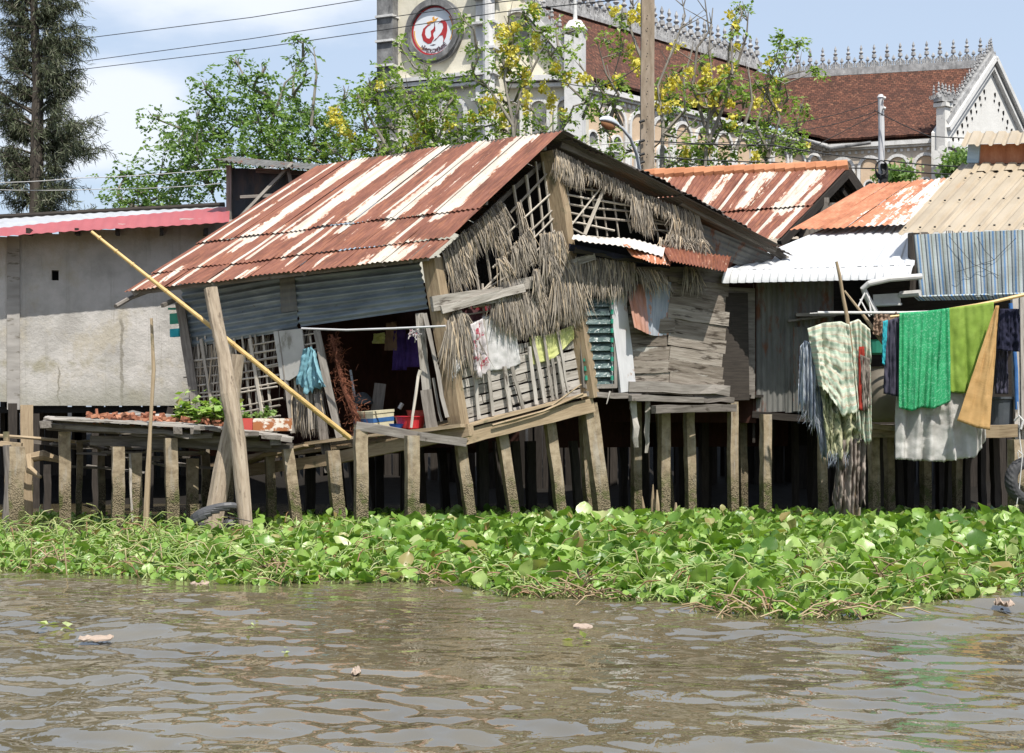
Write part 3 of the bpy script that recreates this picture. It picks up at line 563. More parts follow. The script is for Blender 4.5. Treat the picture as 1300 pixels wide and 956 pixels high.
# cresting: openwork stone scrolls with fleur finials, each finial stands apart
def scroll(mb, c, dv, s, th=.1, flip=1):
    pts = []
    for i in range(10):
        a = i / 9 * 1.6 * math.pi; r_ = s * (.36 - .02 * i); pts.append(c + dv * flip * (math.cos(a + 2.2) * r_) + Up * (math.sin(a + 2.2) * r_ + .32 * s))
    mb.tube(pts, [th * .5] * 10, 5)
def finial(mb, c, s):
    mb.tube([c, c + Up * .55 * s, c + Up * .75 * s, c + Up * .8 * s, c + Up * 1.05 * s, c + Up * 1.1 * s, c + Up * 1.25 * s, c + Up * 1.42 * s, c + Up * 1.6 * s, c + Up * 1.9 * s],
            [.13 * s, .09 * s, .07 * s, .2 * s, .17 * s, .06 * s, .19 * s, .06 * s, .12 * s, .015 * s], 7)
    
def crest(a, b, step, s, name='ridge_cresting', base=.35, zoff=.1):
    mb = MB(); L = np.linalg.norm(b - a); k = max(2, int(L / step)); dv = (b - a) / L; dh = nrm(dv * [1, 1, 0]); mb.beam(a + Up * zoff, b + Up * zoff, .5, base)
    for i in range(k + 1):
        c = a + dv * (L * i / k) + Up * (zoff + base * .4); finial(mb, c, s)
        for f_ in (-1, 1):
            scroll(mb, c + dh * f_ * .12 * s, dh, s, .15 * s, f_); scroll(mb, c + dh * f_ * .3 * s + Up * .0, dh, s * .75, .14 * s, -f_)
        if i < k:
            c2 = c + dv * (L / k / 2); mb.tube([c2, c2 + Up * .5 * s, c2 + Up * .62 * s, c2 + Up * .74 * s, c2 + Up * .95 * s], [.09 * s, .05 * s, .16 * s, .13 * s, .01], 6)
    return mb.build(name, MT['cresting'], church)
crest(nr0, nr1 - d_ * 6.5, .8, 1.12, base=.22, zoff=.2); crest(tr0 + m_ * 1.0, tr1 - m_ * .3, .88, .86, base=.5)
crest(fr[4] + Up * .5 + m_ * .1, pk + Up * .4 + m_ * .1, .42, .5, 'gable_cresting', .35); crest(fr[2] + Up * .4, pk + Up * .4, .5, .45, 'gable_cresting')
pp = C3(pier[0], pier[1], EZ + 2.25); crest(pp - g_ * .6, pp + g_ * 1.2, .38, .55, 'pier_cresting', .25); crest(pp - m_ * .6, pp + m_ * .6, .45, .5, 'pier_cresting', .25)
# tower front (left) with the round emblem
T0 = P(487, HOR, 86); T1 = P(630, HOR, 83); T0[2] = T1[2] = 0; td = nrm(T1 - T0); tn = np.array([td[1], -td[0], 0]); TL = np.linalg.norm(T1 - T0)
def Tp(u, z, o=0.): return T0 + td * u + tn * o + Up * z
mb = MB(); mb.beam(Tp(TL / 2, 0, -3), Tp(TL / 2, 30, -3), 6, TL, up=td); mb.build('tower_wall', MT['cream'], church)
mb = MB(); mb.beam(Tp(.42, 0, .15), Tp(.42, 30, .15), .9, 1.0, up=td); mb.build('tower_buttress', MT['grey_stone'], church)
mb = MB()
for z in np.arange(15, 30, 1.35): mb.beam(Tp(-.12, z, .25), Tp(.98, z, .25), 1.0, .12)
mb.parts('buttress_ledge', MT['white_stone'], church)
mb = MB(); mb.beam(Tp(TL - .55, 0, .1), Tp(TL - .55, 30, .1), .7, .9, up=td); mb.tube([Tp(TL - .2, 3, .5), Tp(TL - .2, 30, .5)], .33, 10)
for z in np.arange(14, 30, 1.35): mb.beam(Tp(TL - 1.1, z, .3), Tp(TL + .25, z, .3), 1.0, .13)
mb.build('tower_pilaster', MT['white_stone'], church)
mb = MB(); zc = EYE + (HOR - 98) * 84 / F
for dz, o, h in ((0, .45, .2), (-.25, .35, .2), (-.5, .25, .15)): mb.beam(Tp(.8, zc + dz, .2), Tp(TL, zc + dz, .2), o * 2, h)
for u in (2.2, 4.4): arch_ring(mb, Tp(u, zc - 1.9, 0), td, tn, .75, .22, .18, 3)
mb.build('tower_cornice', MT['white_stone'], church)
mb = MB()
for u in (2.2, 4.4): arch_panel(mb, Tp(u, zc - 2.2, 0), td, tn, .5, 3, .06)
mb.parts('tower_window', MT['grey_stone'], church)
# emblem
uc = ((553 - 487) / (628 - 487)) * TL; ez = EYE + (HOR - 40) * 84.6 / F; EC = Tp(uc, ez, .0); er = 1.38
def ring(mb, c, r0, r1, o0, o1, seg=48, a0=0, a1=2 * math.pi):
    full = abs(a1 - a0 - 2 * math.pi) < 1e-6; V = []
    for i in range(seg + 1):
        a = a0 + (a1 - a0) * i / seg; dd = td * math.cos(a) + Up * math.sin(a)
        V += [c + dd * r0 + tn * o0, c + dd * r1 + tn * o0, c + dd * r1 + tn * o1, c + dd * r0 + tn * o1]
    Fc = [[4 * i + j, 4 * i + (j + 1) % 4, 4 * i + 4 + (j + 1) % 4, 4 * i + 4 + j] for i in range(seg) for j in range(4)]
    if not full: Fc += [[0, 1, 2, 3], [4 * seg + 3, 4 * seg + 2, 4 * seg + 1, 4 * seg]]
    mb.add(V, Fc)
mb = MB(); ring(mb, EC, er * .98, er * 1.2, -.05, .42); ring(mb, EC, er * 1.2, er * 1.28, -.05, .25); mb.build('emblem_surround', MT['grey_stone'], church)
sign = MB(); V = [EC + (td * math.cos(2 * math.pi * i / 48) + Up * math.sin(2 * math.pi * i / 48)) * er * .98 + tn * o for o in (.1, .2) for i in range(48)]
sign.add(V, [[i for i in range(48)][::-1], [i + 48 for i in range(48)]] + [[i, (i + 1) % 48, (i + 1) % 48 + 48, i + 48] for i in range(48)]); emb = sign.build('emblem', MT['sign_white'], church)
def E2(x, y, o=.215): return EC + td * x * er + Up * y * er + tn * o
def shape(name, polys, mat, o=.215):
    mb = MB()
    for pl in polys:
        n = len(pl); V = [E2(x, y, o) for x, y in pl] + [E2(x, y, .19) for x, y in pl]
        mb.add(V, [list(range(n)), [i + n for i in range(n)][::-1]] + [[(i + 1) % n, i, i + n, (i + 1) % n + n] for i in range(n)])
    return mb.build(name, mat, emb)
mb = MB(); ring(mb, EC, er * .9, er * .97, .19, .222); mb.build('emblem_rim', MT['sign_red'], emb)
mb = MB(); ring(mb, EC, er * .83, er * .87, .19, .222, 24, R(-30), R(35)); ring(mb, EC, er * .83, er * .87, .19, .222, 24, R(175), R(235)); mb.build('emblem_arc', MT['sign_orange'], emb)
def crescent(cx, cy, pts_out, pts_in): return [(cx + x, cy + y) for x, y in pts_out + pts_in[::-1]]
shape('emblem_swoosh', [[(-.1, .26), (-.28, .25), (-.46, .12), (-.53, -.1), (-.45, -.35), (-.25, -.49), (-.1, -.48), (.02, -.3), (-.02, -.12), (.06, .0), (.09, .1), (.04, .2), (.0, .08), (-.12, .0), (-.1, -.2), (-.18, -.3), (-.3, -.26), (-.38, -.1), (-.36, .1), (-.25, .2)],
                        [(.2, .25), (.35, .37), (.5, .36), (.6, .2), (.61, -.05), (.55, -.3), (.42, -.53), (.45, -.35), (.4, -.22), (.28, -.22), (.05, -.42), (.2, -.25), (.35, -.1), (.44, .1), (.4, .25), (.3, .3)]], MT['sign_red'])
shape('emblem_cross', [[(-.3, .36), (-.1, .4), (-.02, .38), (-.05, .52), (.03, .56), (.05, .45), (.22, .5), (.12, .38), (.05, .36), (-.02, .3), (-.12, .3), (-.25, .26)]], MT['sign_orange'])
shape('emblem_stem', [[(.03, .3), (.06, .3), (.08, -.02), (.05, -.02)], [(-.15, -.56), (.0, -.58), (.1, -.55), (0, -.53)], [(-.02, -.42), (.12, -.3), (.15, -.33)]], MT['sign_dark'])
def lettering(txt):
    mbt = MB(); n = len(txt)
    for i, ch in enumerate(txt):
        if ch == ' ': continue
        cu = bpy.data.curves.new('t', 'FONT'); cu.body = ch; cu.size = .3; cu.extrude = .01; cu.align_x = 'CENTER'; ob = bpy.data.objects.new('t', cu); COL.objects.link(ob)
        bpy.context.view_layer.update(); me = ob.to_mesh(); a = R(-90 - 38 + 80 * i / (n - 1)); vs = []
        rad = td * math.cos(a) + Up * math.sin(a); tan = -td * math.sin(a) + Up * math.cos(a)
        for v in me.vertices: vs.append(EC + rad * (er * .86) + tan * v.co.x - rad * v.co.y + tn * (.212 + v.co.z))
        if len(vs): mbt.add(vs, [list(p.vertices) for p in me.polygons])
        ob.to_mesh_clear(); bpy.data.objects.remove(ob)
    mbt.build('emblem_lettering', MT['sign_dark'], emb)
lettering('NĂM MỤC VỤ GIA ĐÌNH TRẺ')
# right part of the front: aisle wall with raking cornice and pinnacle pier
S0 = P(628, HOR, 84.6); S1 = P(742, HOR, 83.2); S0[2] = S1[2] = 0; sd = nrm(S1 - S0); sn = np.array([sd[1], -sd[0], 0]); SL = np.linalg.norm(S1 - S0)
def Sp(u, z, o=0.): return S0 + sd * u + sn * o + Up * z
def sz(py): return EYE + (HOR - py) * 84 / F
mb = MB(); pl = [(0, 0), (SL, 0), (SL, sz(95)), (SL - .9, sz(78)), (SL * .42, sz(15)), (SL * .3, sz(-20)), (0, sz(-20))]; n = len(pl)
mb.add([Sp(u, z) for u, z in pl] + [Sp(u, z, -1) for u, z in pl], [list(range(n))[::-1], [i + n for i in range(n)]] + [[i, (i + 1) % n, (i + 1) % n + n, i + n] for i in range(n)]); mb.build('front_wall', MT['cream'], church)
mb = MB(); a = Sp(SL * .36, sz(10), .3); b = Sp(SL - .6, sz(84), .3); mb.beam(a, b, .7, .35); mb.beam(a + sd * .0 - Up * .6, b - Up * .6, .4, .2)
mb.beam(Sp(0, sz(100), .25), Sp(SL + .2, sz(104), .25), .8, .28); mb.beam(Sp(0, sz(108), .15), Sp(SL, sz(112), .15), .5, .2); arch_ring(mb, Sp(1.3, sz(32), 0), sd, sn, .85, .22, .2, 1.6)
for u in (1.0, 2.5, 4.0): arch_ring(mb, Sp(u, sz(140), 0), sd, sn, .55, .18, .18, 3)
mb.build('front_cornice', MT['white_stone'], church)
mb = MB(); arch_panel(mb, Sp(1.3, sz(34), 0), sd, sn, .6, 1.4, .06)
for u in (1.0, 2.5, 4.0): arch_panel(mb, Sp(u, sz(145), 0), sd, sn, .35, 3, .06)
mb.parts('front_window', MT['grey_stone'], church)
mb = MB(); c = Sp(SL - .45, 0, .25); q = c + Up * sz(104); q1 = c + Up * sz(50); mb.beam(c, q1, .95, .95, up=sd); mb.tube([q1, q1 + Up * .25, q1 + Up * .3, q1 + Up * .75], [.5, .66, .66, .36], 12)
mb.tube([q1 + Up * .7, q1 + Up * .95, q1 + Up * 2.2, q1 + Up * 3.4], [.13, .11, .07, .02], 8); mb.build('pinnacle', MT['white_stone'], church)
crest(Sp(SL * .38, sz(2), .1), Sp(SL - .9, sz(66), .1), .62, .6, 'front_cresting')
mb = MB(); c = P(471, 118, 88)
G = bil(P(486, 92, 88), P(498, 92, 90), P(452, 122, 86), P(486, 136, 87), 6, 4); mb.sheet(G, .2); mb.beam(P(456, 121, 86), P(486, 134, 87), .2, .25); mb.build('side_canopy', MT['dark_wood_and_shade'], church)
mb = MB(); mb.beam(C3(6, 100, 10), C3(14, 110, 10), 10, 19); mb.build('nave_core', MT['white_stone'], church)
# ================================================================ TREES
LEAFV = np.array([[0, 0, 0], [-.28, .45, .06], [0, 1, -.05], [.28, .45, .06]]); LEAFF = np.array([[0, 2, 1], [0, 3, 2]])
def leaves(mb, C, D, N, L, Wd, r):
    C = np.asarray(C); n = len(C); D = D / np.linalg.norm(D, axis=1, keepdims=True); S = np.cross(D, N); S /= np.linalg.norm(S, axis=1, keepdims=True) + 1e-9; U_ = np.cross(S, D)
    L = np.broadcast_to(L, (n,)); V = C[:, None] + (LEAFV[None, :, 0, None] * S[:, None] * Wd + LEAFV[None, :, 1, None] * D[:, None] + LEAFV[None, :, 2, None] * U_[:, None]) * L[:, None, None]
    Fc = (LEAFF[None] + 4 * np.arange(n)[:, None, None]).reshape(-1, 3); mb.add(V.reshape(-1, 3), Fc, None, np.repeat(r, 4))
def tree(name, base, blobs, Y, label, cat, leaf='leaf_green', bark='bark', flowers=(), lsize=.125, dens=1.0, group='trees behind the shacks', trunk_r=.12, topdepth=1.2, bare=()):
    """blobs: (px, py, radius px) clumps of the crown; branches run from the trunk to each clump"""
    base = A3(base); root = thing(name, base, label, cat, group); tb = MB(); lf = MB(); fl = MB()
    cs = [P(px, py, Y + rng.uniform(-topdepth, topdepth)) for px, py, r_ in blobs]; rs = [r_ * Y / F for _, _, r_ in blobs]
    zt = np.mean([c[2] for c in cs]); top = A3([np.mean([c[0] for c in cs]) * .6 + base[0] * .4, base[1], base[2] + (zt - base[2]) * .55])
    tb.tube([base, base * .5 + top * .5 + rng.normal(0, .1, 3), top], [trunk_r, trunk_r * .8, trunk_r * .6], 7, .05)
    limbs = [top]
    for c, r_ in sorted(zip(cs, rs), key=lambda t: np.linalg.norm(t[0] - top)):
        s0 = min(limbs, key=lambda p: np.linalg.norm(p - c) + max(0, p[2] - c[2]) * 2); m = (s0 + c) / 2 + rng.normal(0, .12, 3) - Up * .05 * np.linalg.norm(c - s0)
        tb.tube([s0, m, c, c + (c - m) * .25 + Up * r_ * .5], [trunk_r * .38, trunk_r * .25, trunk_r * .15, .008], 5, .05); limbs += [m, c]
        for j in range(4):
            q = c + nrm(rng.normal(0, 1, 3) + [0, 0, .4]) * r_ * .9; tb.tube([c - (c - m) * .3, (c + q) / 2, q], [.025, .015, .006], 4)
        n = int(520 * dens * (r_ / .5) ** 1.8); nb_ = max(8, n // 9)
        bc = c + rng.normal(0, 1, (nb_, 3)) * r_ * np.array([.72, .72, .62]); bd = rng.normal(0, 1, (nb_, 3)) + [0, 0, -.25]
        bd /= np.linalg.norm(bd, axis=1, keepdims=True)
        # pinnate sprays: leaflets in two ranks along a drooping rachis
        for k in range(9):
            t = (k // 2) / 4.5; side = np.cross(bd, Up); side /= np.linalg.norm(side, axis=1, keepdims=True) + 1e-9
            C = bc + bd * t * lsize * 2.6 - Up * (t ** 2) * lsize * .8; D = bd * .6 + side * (1 if k % 2 else -1) * (1.0 if k < 8 else 0) + rng.normal(0, .25, bd.shape) - Up * .25
            N = np.tile(Up, (nb_, 1)) + rng.normal(0, .45, (nb_, 3)); rr = np.clip(rng.normal(.45, .25, nb_), 0, 1)
            leaves(lf, C, D, N, lsize * rng.uniform(.7, 1.25, nb_), 1.1, rr)
    for px, py, w_, h_ in flowers:             # hanging racemes
        c = P(px, py, Y - rng.uniform(0, .8)); n = int(w_ * h_ * .34) + 14; k = Y / F
        C = c + np.stack([rng.normal(0, w_ * .38, n), rng.normal(0, 5, n), rng.uniform(-h_ * .5, h_ * .5, n)], 1) * k
        leaves(fl, C, rng.normal(0, 1, (n, 3)), rng.normal(0, 1, (n, 3)), .085 * rng.uniform(.7, 1.3, n), 2.0, rng.random(n))
    for pts in bare:                              # leafless pale branches
        q = [P(px, py, Y - .4) for px, py in pts]; rr = np.linspace(.05, .012, len(q)); tb.tube(q, rr, 5, .08)
        for a, b in zip(q[1:-1], q[2:]):
            for j in range(2): tb.tube([a * .4 + b * .6, a * .4 + b * .6 + A3([rng.normal(0, .3), rng.normal(0, .2), rng.uniform(.2, .55)])], [.016, .005], 4)
    tb.build('trunk', MT[bark], root); lf.build('crown', MT[leaf], root)
    if flowers: fl.build('blossom', MT['blossom'], root)
    return root
def bx(px, Y, z=1.4): p = P(px, HOR, Y); p[2] = z; return p
def scatter(x0, x1, y0f, y1, r0, r1, n, seed):
    g = random.Random(seed); out = []
    while len(out) < n:
        x = g.uniform(x0, x1); t = y0f(x); y = g.uniform(t, y1); out.append((x, y, g.uniform(r0, r1)))
    return out
tree('leafy_tree', bx(190, 41), [(195, 150, 14), (160, 222, 15), (175, 240, 18), (205, 215, 22), (190, 255, 22), (225, 240, 22), (150, 250, 14), (235, 165, 20), (220, 185, 18), (165, 262, 18), (215, 265, 20), (245, 200, 20)], 41,
     'small green leafy tree at the left end of the row, above the red roof edge', 'tree')
tree('leafy_tree', bx(290, 40), [(262, 110, 16), (275, 130, 18), (250, 150, 18), (300, 78, 10), (305, 100, 16), (320, 125, 20), (300, 155, 24), (270, 170, 24), (250, 185, 22), (330, 160, 24), (280, 205, 24), (240, 215, 20), (310, 195, 24), (265, 235, 20), (335, 92, 13), (340, 120, 16), (350, 185, 22), (350, 140, 20)], 40,
     'tall bright green leafy tree rising right above the black tin shack', 'tree')
tree('leafy_tree', bx(400, 42), [(378, 52, 9), (385, 72, 12), (388, 95, 10), (372, 120, 15), (380, 145, 22), (360, 165, 22), (400, 160, 22), (390, 190, 25), (425, 150, 20), (430, 178, 22), (365, 200, 24), (415, 200, 20), (440, 120, 14)], 42,
     'green leafy tree with one thin top shoot just left of the church tower', 'tree', bare=[[(340, 170), (362, 105), (382, 88)], [(395, 160), (402, 90), (398, 60)]])
tree('flowering_tree', bx(500, 39), [(470, 110, 14), (485, 95, 12), (500, 112, 16), (455, 130, 16), (480, 140, 18), (515, 130, 17), (540, 95, 15), (560, 110, 16), (535, 125, 16), (465, 165, 20), (500, 165, 20), (535, 155, 18), (450, 190, 18), (485, 192, 20), (520, 190, 18), (560, 145, 16), (555, 180, 16), (580, 165, 15), (510, 62, 9), (575, 125, 12), (420, 190, 14), (590, 190, 14)], 39,
     'green tree with a few hanging yellow flowers in front of the church tower foot', 'tree', 'leaf_pale', flowers=[(422, 148, 10, 26), (433, 160, 9, 20), (443, 172, 8, 16), (535, 150, 14, 26), (545, 165, 12, 22), (570, 155, 9, 20), (528, 178, 9, 20), (482, 108, 9, 8), (520, 196, 8, 20), (535, 200, 7, 16)], dens=.95,
     bare=[[(505, 210), (470, 150), (455, 120)], [(560, 200), (540, 150), (505, 100)]])
tree('flowering_tree', bx(655, 38.5), [(605, 60, 10), (600, 90, 11), (588, 25, 7), (615, 110, 12), (645, 60, 14), (650, 35, 12), (665, 20, 10), (640, 85, 14), (670, 60, 13), (665, 95, 12), (690, 40, 12), (700, 70, 12), (720, 60, 11), (712, 95, 11), (610, 140, 15), (640, 130, 14), (600, 165, 14), (640, 165, 16), (675, 140, 10), (690, 165, 12), (720, 155, 12), (728, 40, 9), (625, 185, 14), (665, 190, 12), (700, 190, 12), (740, 185, 12), (745, 130, 10), (675, 5, 9)], 38.5,
     'golden flowering tree with forked grey trunk right above the peak of the leaning roof', 'tree', 'leaf_pale', flowers=[(640, 50, 15, 34), (650, 70, 12, 26), (680, 52, 9, 24), (678, 18, 9, 12), (655, 35, 9, 14), (642, 90, 10, 16), (620, 135, 17, 26), (668, 98, 9, 22), (675, 10, 8, 10), (705, 85, 7, 16), (700, 130, 7, 26), (720, 100, 7, 16), (668, 130, 7, 30), (638, 155, 10, 20), (715, 145, 8, 12), (600, 150, 7, 12), (738, 100, 8, 10), (690, 110, 7, 18)], dens=.85,
     bare=[[(655, 205), (650, 150), (640, 100), (652, 50), (640, 20)], [(652, 175), (660, 120), (685, 70), (700, 45)], [(652, 160), (630, 125), (612, 100)], [(740, 150), (755, 110), (735, 80)]], trunk_r=.1)
tree('flowering_tree', bx(820, 37), [(770, 50, 8), (790, 60, 8), (775, 130, 11), (765, 110, 11), (790, 105, 9), (760, 145, 12), (850, 100, 11), (840, 125, 13), (855, 130, 12), (770, 165, 11), (795, 190, 10), (845, 160, 12), (850, 205, 16), (875, 195, 12), (775, 195, 10), (865, 90, 8), (790, 20, 7)], 37,
     'thin golden flowering tree standing behind the tall concrete utility pole', 'tree', 'leaf_pale', flowers=[(811, 85, 8, 22), (805, 78, 7, 14), (777, 108, 12, 10), (785, 100, 9, 12), (855, 105, 13, 20), (836, 125, 12, 24), (845, 137, 10, 14), (815, 18, 10, 26), (802, 22, 8, 16), (858, 60, 10, 12), (780, 15, 8, 12), (800, 60, 6, 10), (745, 100, 9, 8)], dens=.8,
     bare=[[(840, 215), (842, 160), (835, 110), (855, 60), (870, 20), (866, 0)], [(842, 170), (870, 140), (868, 100), (880, 60)], [(815, 75), (805, 50), (795, 20), (810, 0)], [(842, 170), (860, 175), (885, 150)], [(775, 150), (785, 120), (770, 95), (760, 60)], [(790, 160), (777, 130), (745, 95)]], trunk_r=.07)
tree('flowering_tree', bx(905, 36), [(890, 75, 7), (880, 110, 10), (905, 115, 12), (900, 140, 14), (925, 120, 12), (930, 95, 9), (915, 165, 14), (890, 175, 13), (945, 130, 12), (940, 160, 14), (925, 190, 14), (895, 205, 14), (940, 10, 7), (930, 35, 6), (885, 190, 14), (955, 185, 12), (975, 155, 10), (960, 105, 7)], 36,
     'golden flowering tree with pale bare twigs, between the tall concrete pole and the church transept', 'tree', 'leaf_pale', flowers=[(875, 92, 9, 12), (906, 118, 9, 34), (887, 110, 8, 12), (897, 95, 8, 20), (928, 88, 9, 14), (925, 133, 8, 10), (880, 130, 9, 8), (860, 130, 7, 7), (905, 135, 6, 24), (927, 18, 7, 8), (934, 34, 6, 8), (960, 130, 9, 12), (930, 155, 6, 20), (915, 95, 7, 20), (872, 195, 8, 14), (935, 60, 6, 8), (898, 190, 7, 12)], dens=.85,
     bare=[[(895, 215), (898, 160), (905, 110), (900, 60), (905, 10)], [(900, 180), (925, 120), (925, 60), (945, 10)], [(898, 170), (880, 110), (885, 60), (900, 40), (895, 0)], [(900, 150), (930, 100), (948, 45), (950, 15)], [(935, 190), (955, 130), (950, 85)]], trunk_r=.08)
tree('flowering_tree', bx(985, 37), [(992, 48, 5), (995, 60, 5), (985, 75, 8), (1015, 55, 4), (975, 95, 10), (990, 110, 9), (980, 130, 10), (1000, 125, 8), (975, 155, 12), (1000, 165, 12), (1012, 160, 11), (985, 180, 12), (1018, 135, 5), (1005, 185, 8), (970, 190, 12), (1018, 178, 8), (1035, 88, 4)], 37,
     'small yellow-green flowering tree at the right end of the row, before the church roof corner', 'tree', 'leaf_pale', flowers=[(980, 105, 7, 12), (985, 135, 6, 14), (972, 120, 7, 10), (1020, 185, 8, 8), (975, 80, 6, 8), (960, 200, 7, 10)], dens=.8,
     bare=[[(975, 200), (990, 150), (970, 110), (1000, 95), (1022, 90)], [(975, 190), (960, 160), (975, 110), (985, 85)]], trunk_r=.05)
for px, py, w_, lab in ((1140, 222, 16, 'low green bush behind the rusty and white roof'), (1210, 205, 13, 'small leafy bush at the left edge of the tan roof, under the church corner')):
    root = thing('bush', bx(px, 33), lab, 'bush', 'bushes behind the right roofs'); lf = MB(); st = MB(); Y = 33
    c0 = bx(px, Y)
    for k in range(12):
        c = P(px + rng.normal(0, w_ * .6), py + abs(rng.normal(0, 6)) + (0 if k else -4), Y + rng.uniform(-.3, .3)); st.tube([c0, (c0 + c) / 2 + rng.normal(0, .1, 3), c], [.025, .015, .006], 4)
        n = 60; C = c + rng.normal(0, .12, (n, 3)); leaves(lf, C, rng.normal(0, 1, (n, 3)) + [0, 0, .3], rng.normal(0, 1, (n, 3)) + [0, 0, 1], .13 * rng.uniform(.7, 1.2, n), 1., rng.random(n))
    st.build('stem', MT['bark'], root); lf.build('foliage', MT['leaf_green'], root)
def casuarina():
    Y = 46; base = bx(46, Y); root = thing('casuarina_tree', base, 'tall dark feathery casuarina tree at the left edge above the grey house', 'tree'); tb = MB(); lf = MB()
    pts = [bx(44, Y), P(46, 200, Y), P(48, 110, Y), P(44, 40, Y), P(42, -60, Y)]; tb.tube(pts, [.26, .2, .16, .13, .06], 8, .05)
    g = np.random.default_rng(3); C = []; D = []; L = []
    for k in range(120):
        py = 270 - 345 * (k / 120) + g.normal(0, 4); t = max(0, (270 - py) / 345); px0 = np.interp(py, [-60, 40, 110, 200, 270], [42, 44, 48, 46, 45])
        side = 1 if g.random() < .55 else -1; reach = g.uniform(.22, .95) * np.interp(py, [-60, 0, 60, 110, 160, 230, 280], [40, 48, 62, 85, 105, 92, 85]) 
        az = g.uniform(-1.1, 1.1); s0 = P(px0, py, Y); k_ = Y / F
        e = s0 + A3([side * math.cos(az) * reach * k_, math.sin(az) * reach * k_ * .8, reach * k_ * g.uniform(.1, .75)]); m = (s0 + e) / 2 + A3([0, 0, g.uniform(-.15, .1)])
        tb.tube([s0, m, e], [.045, .03, .01], 4, .05); nsub = int(9 + reach * .26)
        for j in range(nsub):
            f = g.uniform(.18, 1.05); q = (1 - f) ** 2 * s0 + 2 * f * (1 - f) * m + f * f * e; q2 = q + A3([side * g.uniform(-.1, .5), g.normal(0, .4), g.uniform(-.25, .3)])
            tb.tube([q, q2], [.012, .006], 3); n = int(g.uniform(10, 26)); tt = g.random((n, 1)); C.append(q + (q2 - q) * tt + g.normal(0, .045, (n, 3)))
            dd = np.array([side * .3, 0, -.55]) + g.normal(0, .5, (n, 3)); D.append(dd); L.append(g.uniform(.12, .3, n))
    C = np.concatenate(C); D = np.concatenate(D); L = np.concatenate(L); n = len(C)
    leaves(lf, C, D, g.normal(0, 1, (n, 3)), L, .12, np.clip(g.normal(.45, .3, n), 0, 1))
    tb.build('trunk', MT['bark_dark'], root); lf.build('crown', MT['leaf_casuarina'], root)
casuarina()
# ================================================================ MAIN LEANING HOUSE
SP = Plane((545, 21.0), (240, 23.3))           # the long side wall, facing front-left
GP = Plane((560, 21.0), (950, 23.3))           # the gable wall, facing front-right
house = thing('stilt_house', (-.5, 22.2, 0), 'leaning stilt house with a rust-streaked white corrugated roof and torn thatch gable', 'house')
Rf0, Rf1 = P(713, 168, 21.45), P(404, 213, 24.4); Ee0, Ee1 = P(546, 326, 20.55), P(157, 372, 22.9)
Gr0 = P(990, 312, 23.0); dR = Rf1 - Rf0; Gr1 = Gr0 + dR * 1.0
def stripes(spec, fade=None):
    def f(u, v):
        m = np.full(u.shape, -.6)
        for c, w, v0, v1, slope, s_ in spec:
            d = np.abs(u - (c + slope * (v - .5))); q = np.clip(1.25 - d / (w * .5), -.6, 1.) * s_; q = np.where((v < v0) | (v > v1), np.maximum(-.6, q - 6 * np.maximum(v0 - v, v - v1)), q); m = np.maximum(m, q)
        return m * .62 + .18
    return f
def roof_rows(name, A, B, C_, D_, rows, mat, parent, mask=None, sheets=7, lift=.012, **kw):
    """A,B ridge ends, C_,D_ eave ends; rows of overlapping corrugated sheets, each sheet its own slight tilt"""
    mb = MB(); n = quadn(A, B, C_); n = n if n[2] > 0 else -n; A, B, C_, D_ = map(A3, (A, B, C_, D_))
    pt = lambda u, v: (A * (1 - u) + B * u) * (1 - v) + (C_ * (1 - u) + D_ * u) * v
    for i, (v0, v1) in enumerate(rows):
        for j in range(sheets):
            u0, u1 = j / sheets, (j + 1) / sheets + .004; dv = rng.normal(0, .006); h = lift * (len(rows) - 1 - i) + .004 * (j % 2); tl = rng.normal(0, .006)
            a, b, c, d = pt(u0, v0 + dv) + n * h, pt(u1, v0 + dv) + n * (h + tl), pt(u0, v1 + dv) + n * (h + .012), pt(u1, v1 + dv) + n * (h + tl + .012)
            mk = None if mask is None else (lambda uu, vv, u0=u0, u1=u1, v0=v0, v1=v1: mask(u0 + uu * (u1 - u0), v0 + vv * (v1 - v0)))
            corr(mb, a, b, c, d, mask=mk, phase=0, nv=10, wob=.006, **kw)
    return mb.build(name, mat, parent)
# u: 0 = far left end, 1 = gable end
mk = stripes([(.10, .030, 0, .60, 0, .7), (.215, .08, 0, .64, 0, 1), (.33, .02, 0, .8, 0, .8), (.385, .10, .05, .62, 0, 1), (.52, .016, 0, .9, 0, .7), (.56, .075, 0, .60, 0, 1), (.665, .02, .2, .62, 0, .8), (.72, .085, 0, .60, 0, 1), (.80, .018, 0, 1., 0, .6), (.885, .095, 0, .60, 0, 1),
               (.03, .02, .2, 1, 0, .9), (.175, .035, .6, .98, 0, .75), (.30, .028, .6, .98, 0, .7), (.47, .03, .6, .86, 0, .8), (.63, .02, .6, .95, 0, .5), (.82, .03, .6, .90, 0, .8), (.10, .05, .86, 1, 0, .65), (.86, .22, .90, 1.0, 0, .72), (.40, .09, .93, 1, 0, .5)])
roof_rows('roof', Rf1 + dR * .01, Rf0, Ee1, Ee0, [(0, .635), (.62, .86), (.845, 1.0)], MT['rust_white'], house, mk, 7, .014, pitch=.078, amp=.010)
roof_rows('rear_roof', Rf0, Rf1, Gr0, Gr1, [(0, .55), (.53, 1.0)], MT['under_tin'], house, lambda u, v: np.full(u.shape, -.5), 7, .012, pitch=.078, amp=.010)
mb = MB()                                       # ragged ridge capping with ends of the sheets
